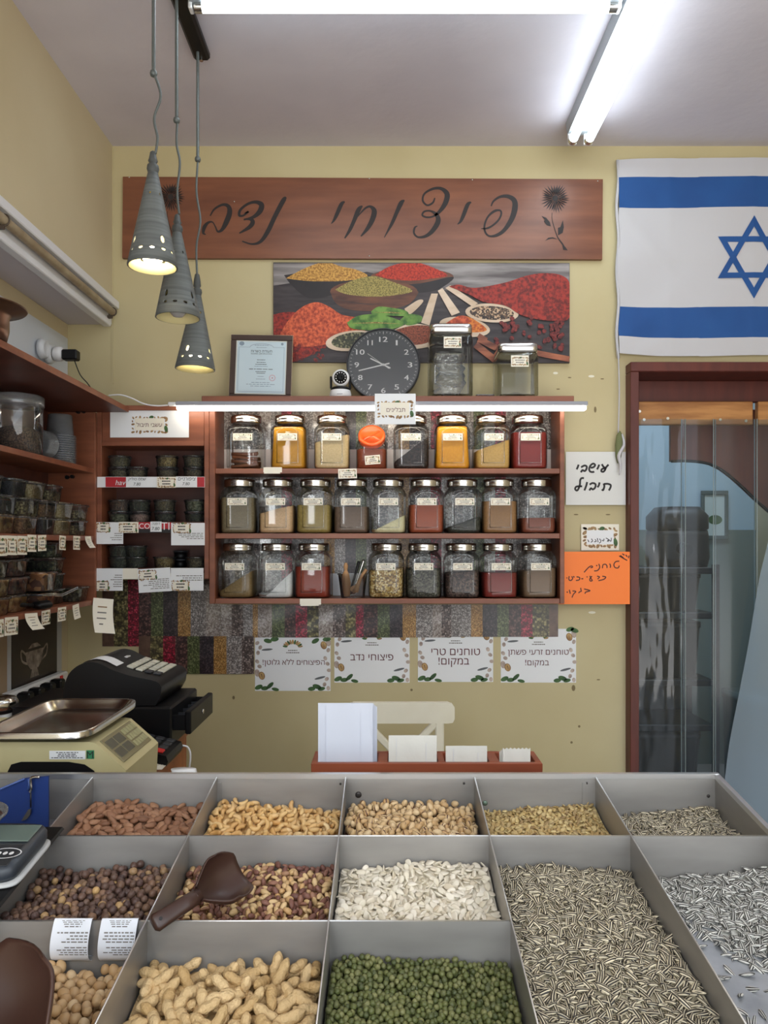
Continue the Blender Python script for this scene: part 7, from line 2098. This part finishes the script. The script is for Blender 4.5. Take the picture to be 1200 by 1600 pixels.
def stripe_mat(name, dark, pale, n=3.6):
    m = mat(name, dark, .5)
    nt = m.node_tree; b = nt.nodes['Principled BSDF']; L = nt.links.new
    u = node(nt, 'ShaderNodeUVMap'); s = node(nt, 'ShaderNodeSeparateXYZ')
    m1 = node(nt, 'ShaderNodeMath', operation='MULTIPLY'); m1.inputs[1].default_value = n * 2 * PI
    m2 = node(nt, 'ShaderNodeMath', operation='SINE')
    rp = node(nt, 'ShaderNodeValToRGB')
    rp.color_ramp.elements[0].position = .56; rp.color_ramp.elements[0].color = dark
    rp.color_ramp.elements[1].position = .74; rp.color_ramp.elements[1].color = pale
    m3 = node(nt, 'ShaderNodeMath', operation='MULTIPLY_ADD'); m3.inputs[1].default_value = .5; m3.inputs[2].default_value = .5
    L(u.outputs[0], s.inputs[0]); L(s.outputs[0], m1.inputs[0]); L(m1.outputs[0], m2.inputs[0]); L(m2.outputs[0], m3.inputs[0]); L(m3.outputs[0], rp.inputs[0])
    oi = node(nt, 'ShaderNodeObjectInfo'); ge = node(nt, 'ShaderNodeNewGeometry'); ad = node(nt, 'ShaderNodeMath', operation='ADD'); fr = node(nt, 'ShaderNodeMath', operation='FRACT')
    L(oi.outputs['Random'], ad.inputs[0]); L(ge.outputs['Random Per Island'], ad.inputs[1]); L(ad.outputs[0], fr.inputs[0])
    mr = node(nt, 'ShaderNodeMapRange'); mr.inputs[3].default_value = .75; mr.inputs[4].default_value = 1.2
    L(fr.outputs[0], mr.inputs[0])
    mx = node(nt, 'ShaderNodeVectorMath', operation='SCALE')
    L(rp.outputs[0], mx.inputs[0]); L(mr.outputs[0], mx.inputs['Scale']); L(mx.outputs[0], b.inputs['Base Color'])
    return m
m_sun = stripe_mat('striped_sunflower_shell', rgb(46, 40, 35), rgb(212, 200, 172), 2.6)
m_sun2 = stripe_mat('salted_sunflower_shell', rgb(66, 64, 62), rgb(216, 214, 206), 2.6)

def slit_mat(m, dark):
    nt = m.node_tree; b = nt.nodes['Principled BSDF']; L = nt.links.new
    src = b.inputs['Base Color'].links[0].from_socket
    u = node(nt, 'ShaderNodeUVMap'); s = node(nt, 'ShaderNodeSeparateXYZ'); L(u.outputs[0], s.inputs[0])
    a = node(nt, 'ShaderNodeMath', operation='SUBTRACT'); a.inputs[1].default_value = .5; L(s.outputs[0], a.inputs[0])
    c = node(nt, 'ShaderNodeMath', operation='ABSOLUTE'); L(a.outputs[0], c.inputs[0])
    d = node(nt, 'ShaderNodeMath', operation='MULTIPLY_ADD'); d.inputs[1].default_value = -.11; d.inputs[2].default_value = .10; L(s.outputs[1], d.inputs[0])
    e = node(nt, 'ShaderNodeMath', operation='LESS_THAN'); L(c.outputs[0], e.inputs[0]); L(d.outputs[0], e.inputs[1])
    mx = node(nt, 'ShaderNodeMix', data_type='RGBA'); L(e.outputs[0], mx.inputs[0]); L(src, mx.inputs[6]); mx.inputs[7].default_value = dark
    L(mx.outputs[2], b.inputs['Base Color'])
slit_mat(m_pist, rgb(92, 58, 40))
def nut_mesh(name, shape, m):
    v, f, u = shape
    me = bpy.data.meshes.new(name)
    me.from_pydata(v.tolist(), [], f)
    uvl = me.uv_layers.new(name='UVMap')
    li = np.zeros(len(me.loops), dtype=np.int32); me.loops.foreach_get('vertex_index', li)
    uvl.data.foreach_set('uv', u[li].astype(np.float32).ravel())
    me.polygons.foreach_set('use_smooth', [True] * len(me.polygons))
    for x in (m if isinstance(m, list) else [m]): me.materials.append(x)
    me.update()
    return me

def fill_bin(name, plural, label, cat, group, shapes, m, x0, x1, Y0, Y1, d0, d1, rad, thick, sig=.35, layers=2, bump=.004, limit=300, mask=None, depth_fn=None, seed=0, standing=0.0, overlap=1.0, extra=()):
    r = np.random.RandomState(100 + seed)
    ph = r.uniform(0, 6, 6)
    def surf(x, y):
        v = (Y0 - y) / (Y0 - Y1); u = (x - x0) / (x1 - x0)
        d = d0 + (d1 - d0)*v + bump*(math.sin(u*5 + ph[0] + 2*v) + .7*math.sin(v*7 + ph[1] - 3*u) + .5*math.sin(u*13 + v*9 + ph[2]))
        if depth_fn: d = depth_fn(x, y, d)
        return zr(y) - min(d, DEP - thick*.4)
    items = []
    mg = rad * 1.15 if rad > .0045 else rad * 1.6
    for lay in range(layers):
        pts = []
        cell = {}
        md = rad * 2 * .80 * overlap
        tries = int(30 * (x1 - x0)*(Y0 - Y1) / (md*md))
        for _ in range(tries):
            x = r.uniform(x0 + mg, x1 - mg); y = r.uniform(Y1 + mg, Y0 - mg)
            ci, cj = int(x/md + 1000), int(y/md + 1000)
            ok = True
            for a in (-1, 0, 1):
                for b in (-1, 0, 1):
                    for (qx, qy) in cell.get((ci+a, cj+b), ()):
                        if (qx-x)**2 + (qy-y)**2 < md*md: ok = False; break
                    if not ok: break
                if not ok: break
            if not ok: continue
            if mask and not mask(x, y, r): continue
            cell.setdefault((ci, cj), []).append((x, y)); pts.append((x, y))
        for x, y in pts:
            z = surf(x, y) - lay*thick*.75 + r.uniform(-.35, .35)*thick
            z = max(z, zr(y) - DEP + thick*.5)
            rx, ry = r.normal(0, sig), r.normal(0, sig)
            if r.uniform() < standing: rx += r.choice([-1, 1])*r.uniform(.7, 1.4)
            M = Matrix.Translation((x, y, z)) @ Matrix.Rotation(math.atan(SL), 4, 'X') @ Euler((rx, ry, r.uniform(0, 2*PI)), 'XYZ').to_matrix().to_4x4() @ Matrix.Scale(r.uniform(.88, 1.12), 4)
            px, py = VX + x/y*FPX, VY - (z - CAM_Z)/y*FPX
            items.append((lay, math.hypot(y, CAM_Z - z), -30 < px < 1230 and py < 1640, M, int(r.randint(len(shapes)))))
    meshes = [nut_mesh(name, s, m) for s in shapes]
    vis = sorted([i for i in range(len(items)) if items[i][2]], key=lambda i: (items[i][0] > 0, items[i][1]))
    ind = vis[:limit]; rest = set(range(len(items))) - set(ind)
    for i in ind:
        lay, dd, ok, M, k = items[i]
        o = bpy.data.objects.new(name, meshes[k]); COL.objects.link(o); o.matrix_basis = M
        o['label'] = label; o['category'] = cat; o['group'] = group
    # the rest of the heap, and the bed it lies on, as one thing nobody could count
    V = []; F = []; U = []; off = 0
    for i in sorted(rest):
        lay, dd, ok, M, k = items[i]
        v, f, u = shapes[k]
        A = np.array(M)
        V.append(v @ A[:3, :3].T + A[:3, 3]); U.append(u)
        F += [tuple(q + off for q in ff) for ff in f]; off += len(v)
    n1, n2 = 16, 16; bv = []; bf = []
    for j in range(n2 + 1):
        for i in range(n1 + 1):
            x = x0 + .0015 + (x1 - x0 - .003)*i/n1; y = Y1 + .0015 + (Y0 - Y1 - .003)*j/n2
            z = surf(x, y) - thick*(.75*layers - .1)
            if mask and not mask(x, y, None): z = zr(y) - DEP - .001
            bv.append((x, y, max(z, zr(y) - DEP - .001)))
    for j in range(n2):
        for i in range(n1):
            q = j*(n1+1) + i; bf.append((q + off, q + 1 + off, q + n1 + 2 + off, q + n1 + 1 + off))
    V.append(np.array(bv)); U.append(np.tile([[.5, .5]], (len(bv), 1))); F += bf
    me = nut_mesh(plural, (np.vstack(V), F, np.vstack(U)), m)
    o = bpy.data.objects.new(plural, me); COL.objects.link(o)
    o['label'] = 'bed of ' + label.split(',')[0] + 's, the mass under and behind the single ones' if False else extra[0]
    o['category'] = cat; o['kind'] = 'stuff'
    return len(ind), len(rest)

g = .0015
B = lambda c, r_: (RX[c] + g, RX[c + 1] - g, ROWY[r_] - g, ROWY[r_ + 1] + g)
CNT = []
def bin_(c, r_, *a, **k):
    x0, x1, Y0, Y1 = B(c, r_)
    if 'Y1' in k: Y1 = k.pop('Y1')
    CNT.append((a[0],) + fill_bin(*a[:7], x0, x1, Y0, Y1, *a[7:], **k))
bin_(0, 0, 'almond', 'almonds', 'brown roasted almond lying in the far left steel bin of the back row', 'almond', 'almonds in the back row bin', [almond(i) for i in range(3)], m_almond, .044, .030, .0072, .0075, .35, seed=1, extra=('heaped brown almonds filling the far left bin of the back row',))
bin_(1, 0, 'cashew', 'cashews', 'golden roasted cashew in the back row bin between almonds and pistachios', 'cashew', 'cashews in the back row bin', [cashew(i) for i in range(3)], m_cashew, .046, .032, .0075, .007, .5, seed=2, extra=('heaped golden cashews filling the second bin of the back row',))
bin_(2, 0, 'pistachio', 'pistachios', 'pale split pistachio in the middle bin of the back row', 'pistachio', 'pistachios in the back row bin', [pistachio(0), pistachio(1)], m_pist, .044, .032, .0062, .009, .6, seed=3, extra=('heaped pale pistachios filling the middle bin of the back row',))
bin_(3, 0, 'melon_seed', 'melon_seeds', 'small flat pale seed in the back row bin right of the pistachios', 'seed', 'small pale seeds in the back row bin', [small_seed(i) for i in range(3)], m_small, .050, .036, .0040, .003, .45, bump=.003, seed=4, extra=('heaped small pale flat seeds in the fourth bin of the back row',))
bin_(4, 0, 'sunflower_seed', 'sunflower_seeds', 'black and white striped sunflower seed in the far right bin of the back row', 'sunflower seed', 'sunflower seeds in the back row bin', [sunflower(i) for i in range(3)], m_sun, .056, .040, .0050, .0038, .3, seed=5, limit=0, extra=('heaped striped sunflower seeds in the far right bin of the back row',))
bin_(0, 1, 'hazelnut', 'hazelnuts', 'round dark-skinned hazelnut in the left bin of the middle row', 'hazelnut', 'hazelnuts in the middle row bin', [hazelnut(i) for i in range(4)], m_hazel, .048, .030, .0056, .0105, 1.0, seed=6, extra=('heaped dark hazelnuts filling the left bin of the middle row',))
bin_(1, 1, 'red_skin_peanut', 'red_skin_peanuts', 'shelled red-skinned or pale peanut in the bin with the upright brown scoop', 'peanut', 'shelled peanuts in the middle row bin', [red_peanut(0), red_peanut(1), half_peanut(0)], m_redp, .046, .030, .0052, .0072, .6, seed=7, extra=('heaped red-skinned shelled peanuts in the second bin of the middle row',))
bin_(2, 1, 'pumpkin_seed', 'pumpkin_seeds', 'flat white pumpkin seed in the middle bin above the green peas', 'pumpkin seed', 'white pumpkin seeds in the middle row bin', [pumpkin_seed(i) for i in range(3)], m_pump, .044, .028, .0056, .0034, .45, seed=8, standing=.12, extra=('heaped white pumpkin seeds in the third bin of the middle row',))
bin_(0, 2, 'round_nut', 'round_nuts', 'pale tan round nut in the left front bin under the receipts', 'nut', 'round tan nuts in the left front bin', [round_nut(i) for i in range(4)], m_round, .050, .040, .0064, .0115, 1.0, seed=9, extra=('heaped pale tan round nuts filling the left front bin',))
bin_(1, 2, 'peanut', 'peanuts', 'ridged peanut in its pale shell in the second front bin', 'peanut', 'peanuts in the shell in the front bin', [shell_peanut(i) for i in range(3)], m_pnut, .048, .036, .0098, .0125, .4, seed=10, extra=('heaped peanuts in their shells filling the second front bin',))
bin_(2, 2, 'green_pea', 'green_peas', 'dark green roasted pea in the middle front bin', 'pea', 'green peas in the front bin', [pea(i) for i in range(4)], m_pea, .046, .036, .0036, .0066, 1.0, seed=11, extra=('heaped dark green roasted peas filling the middle front bin',))
bin_(3, 1, 'sunflower_seed', 'sunflower_seeds', 'striped sunflower seed in the long bin right of the green peas', 'sunflower seed', 'sunflower seeds in the long front bin', [sunflower(i) for i in range(3)], m_sun, .046, .030, .0048, .0036, .33, seed=12, Y1=ROWY[3] + g, extra=('heaped striped sunflower seeds filling the long front bin',))
def edge_y(px): return np.interp(px, [1000, 1040, 1067, 1127, 1150, 1200, 1300], [1405, 1425, 1440, 1468, 1490, 1505, 1520])
def bare(x, y, r):
    z = zr(y) - DEP; px, py = VX + x/y*FPX, VY - (z - CAM_Z)/y*FPX
    lim = edge_y(px)
    if py < lim - 14 or r is None: return py < lim - 14
    return r.uniform() < max(.0, .75 - (py - lim + 14)/45) * .10 or r.uniform() < .0016
def shallow(x, y, d):
    z = zr(y) - DEP; px, py = VX + x/y*FPX, VY - (z - CAM_Z)/y*FPX
    k = min(1, max(0, (edge_y(px) - py)/150))
    return DEP - .002 - (DEP - d)*k**.7
bin_(4, 1, 'salted_sunflower_seed', 'salted_sunflower_seeds', 'pale grey sunflower seed in the right bin with bare steel showing', 'sunflower seed', 'salted sunflower seeds in the right bin', [sunflower(i) for i in range(3)], m_sun2, .048, .044, .0048, .0036, .33, seed=13, Y1=ROWY[3] + g, mask=bare, depth_fn=shallow, extra=('heaped pale grey sunflower seeds at the back of the right bin',))
print('BINS', CNT)
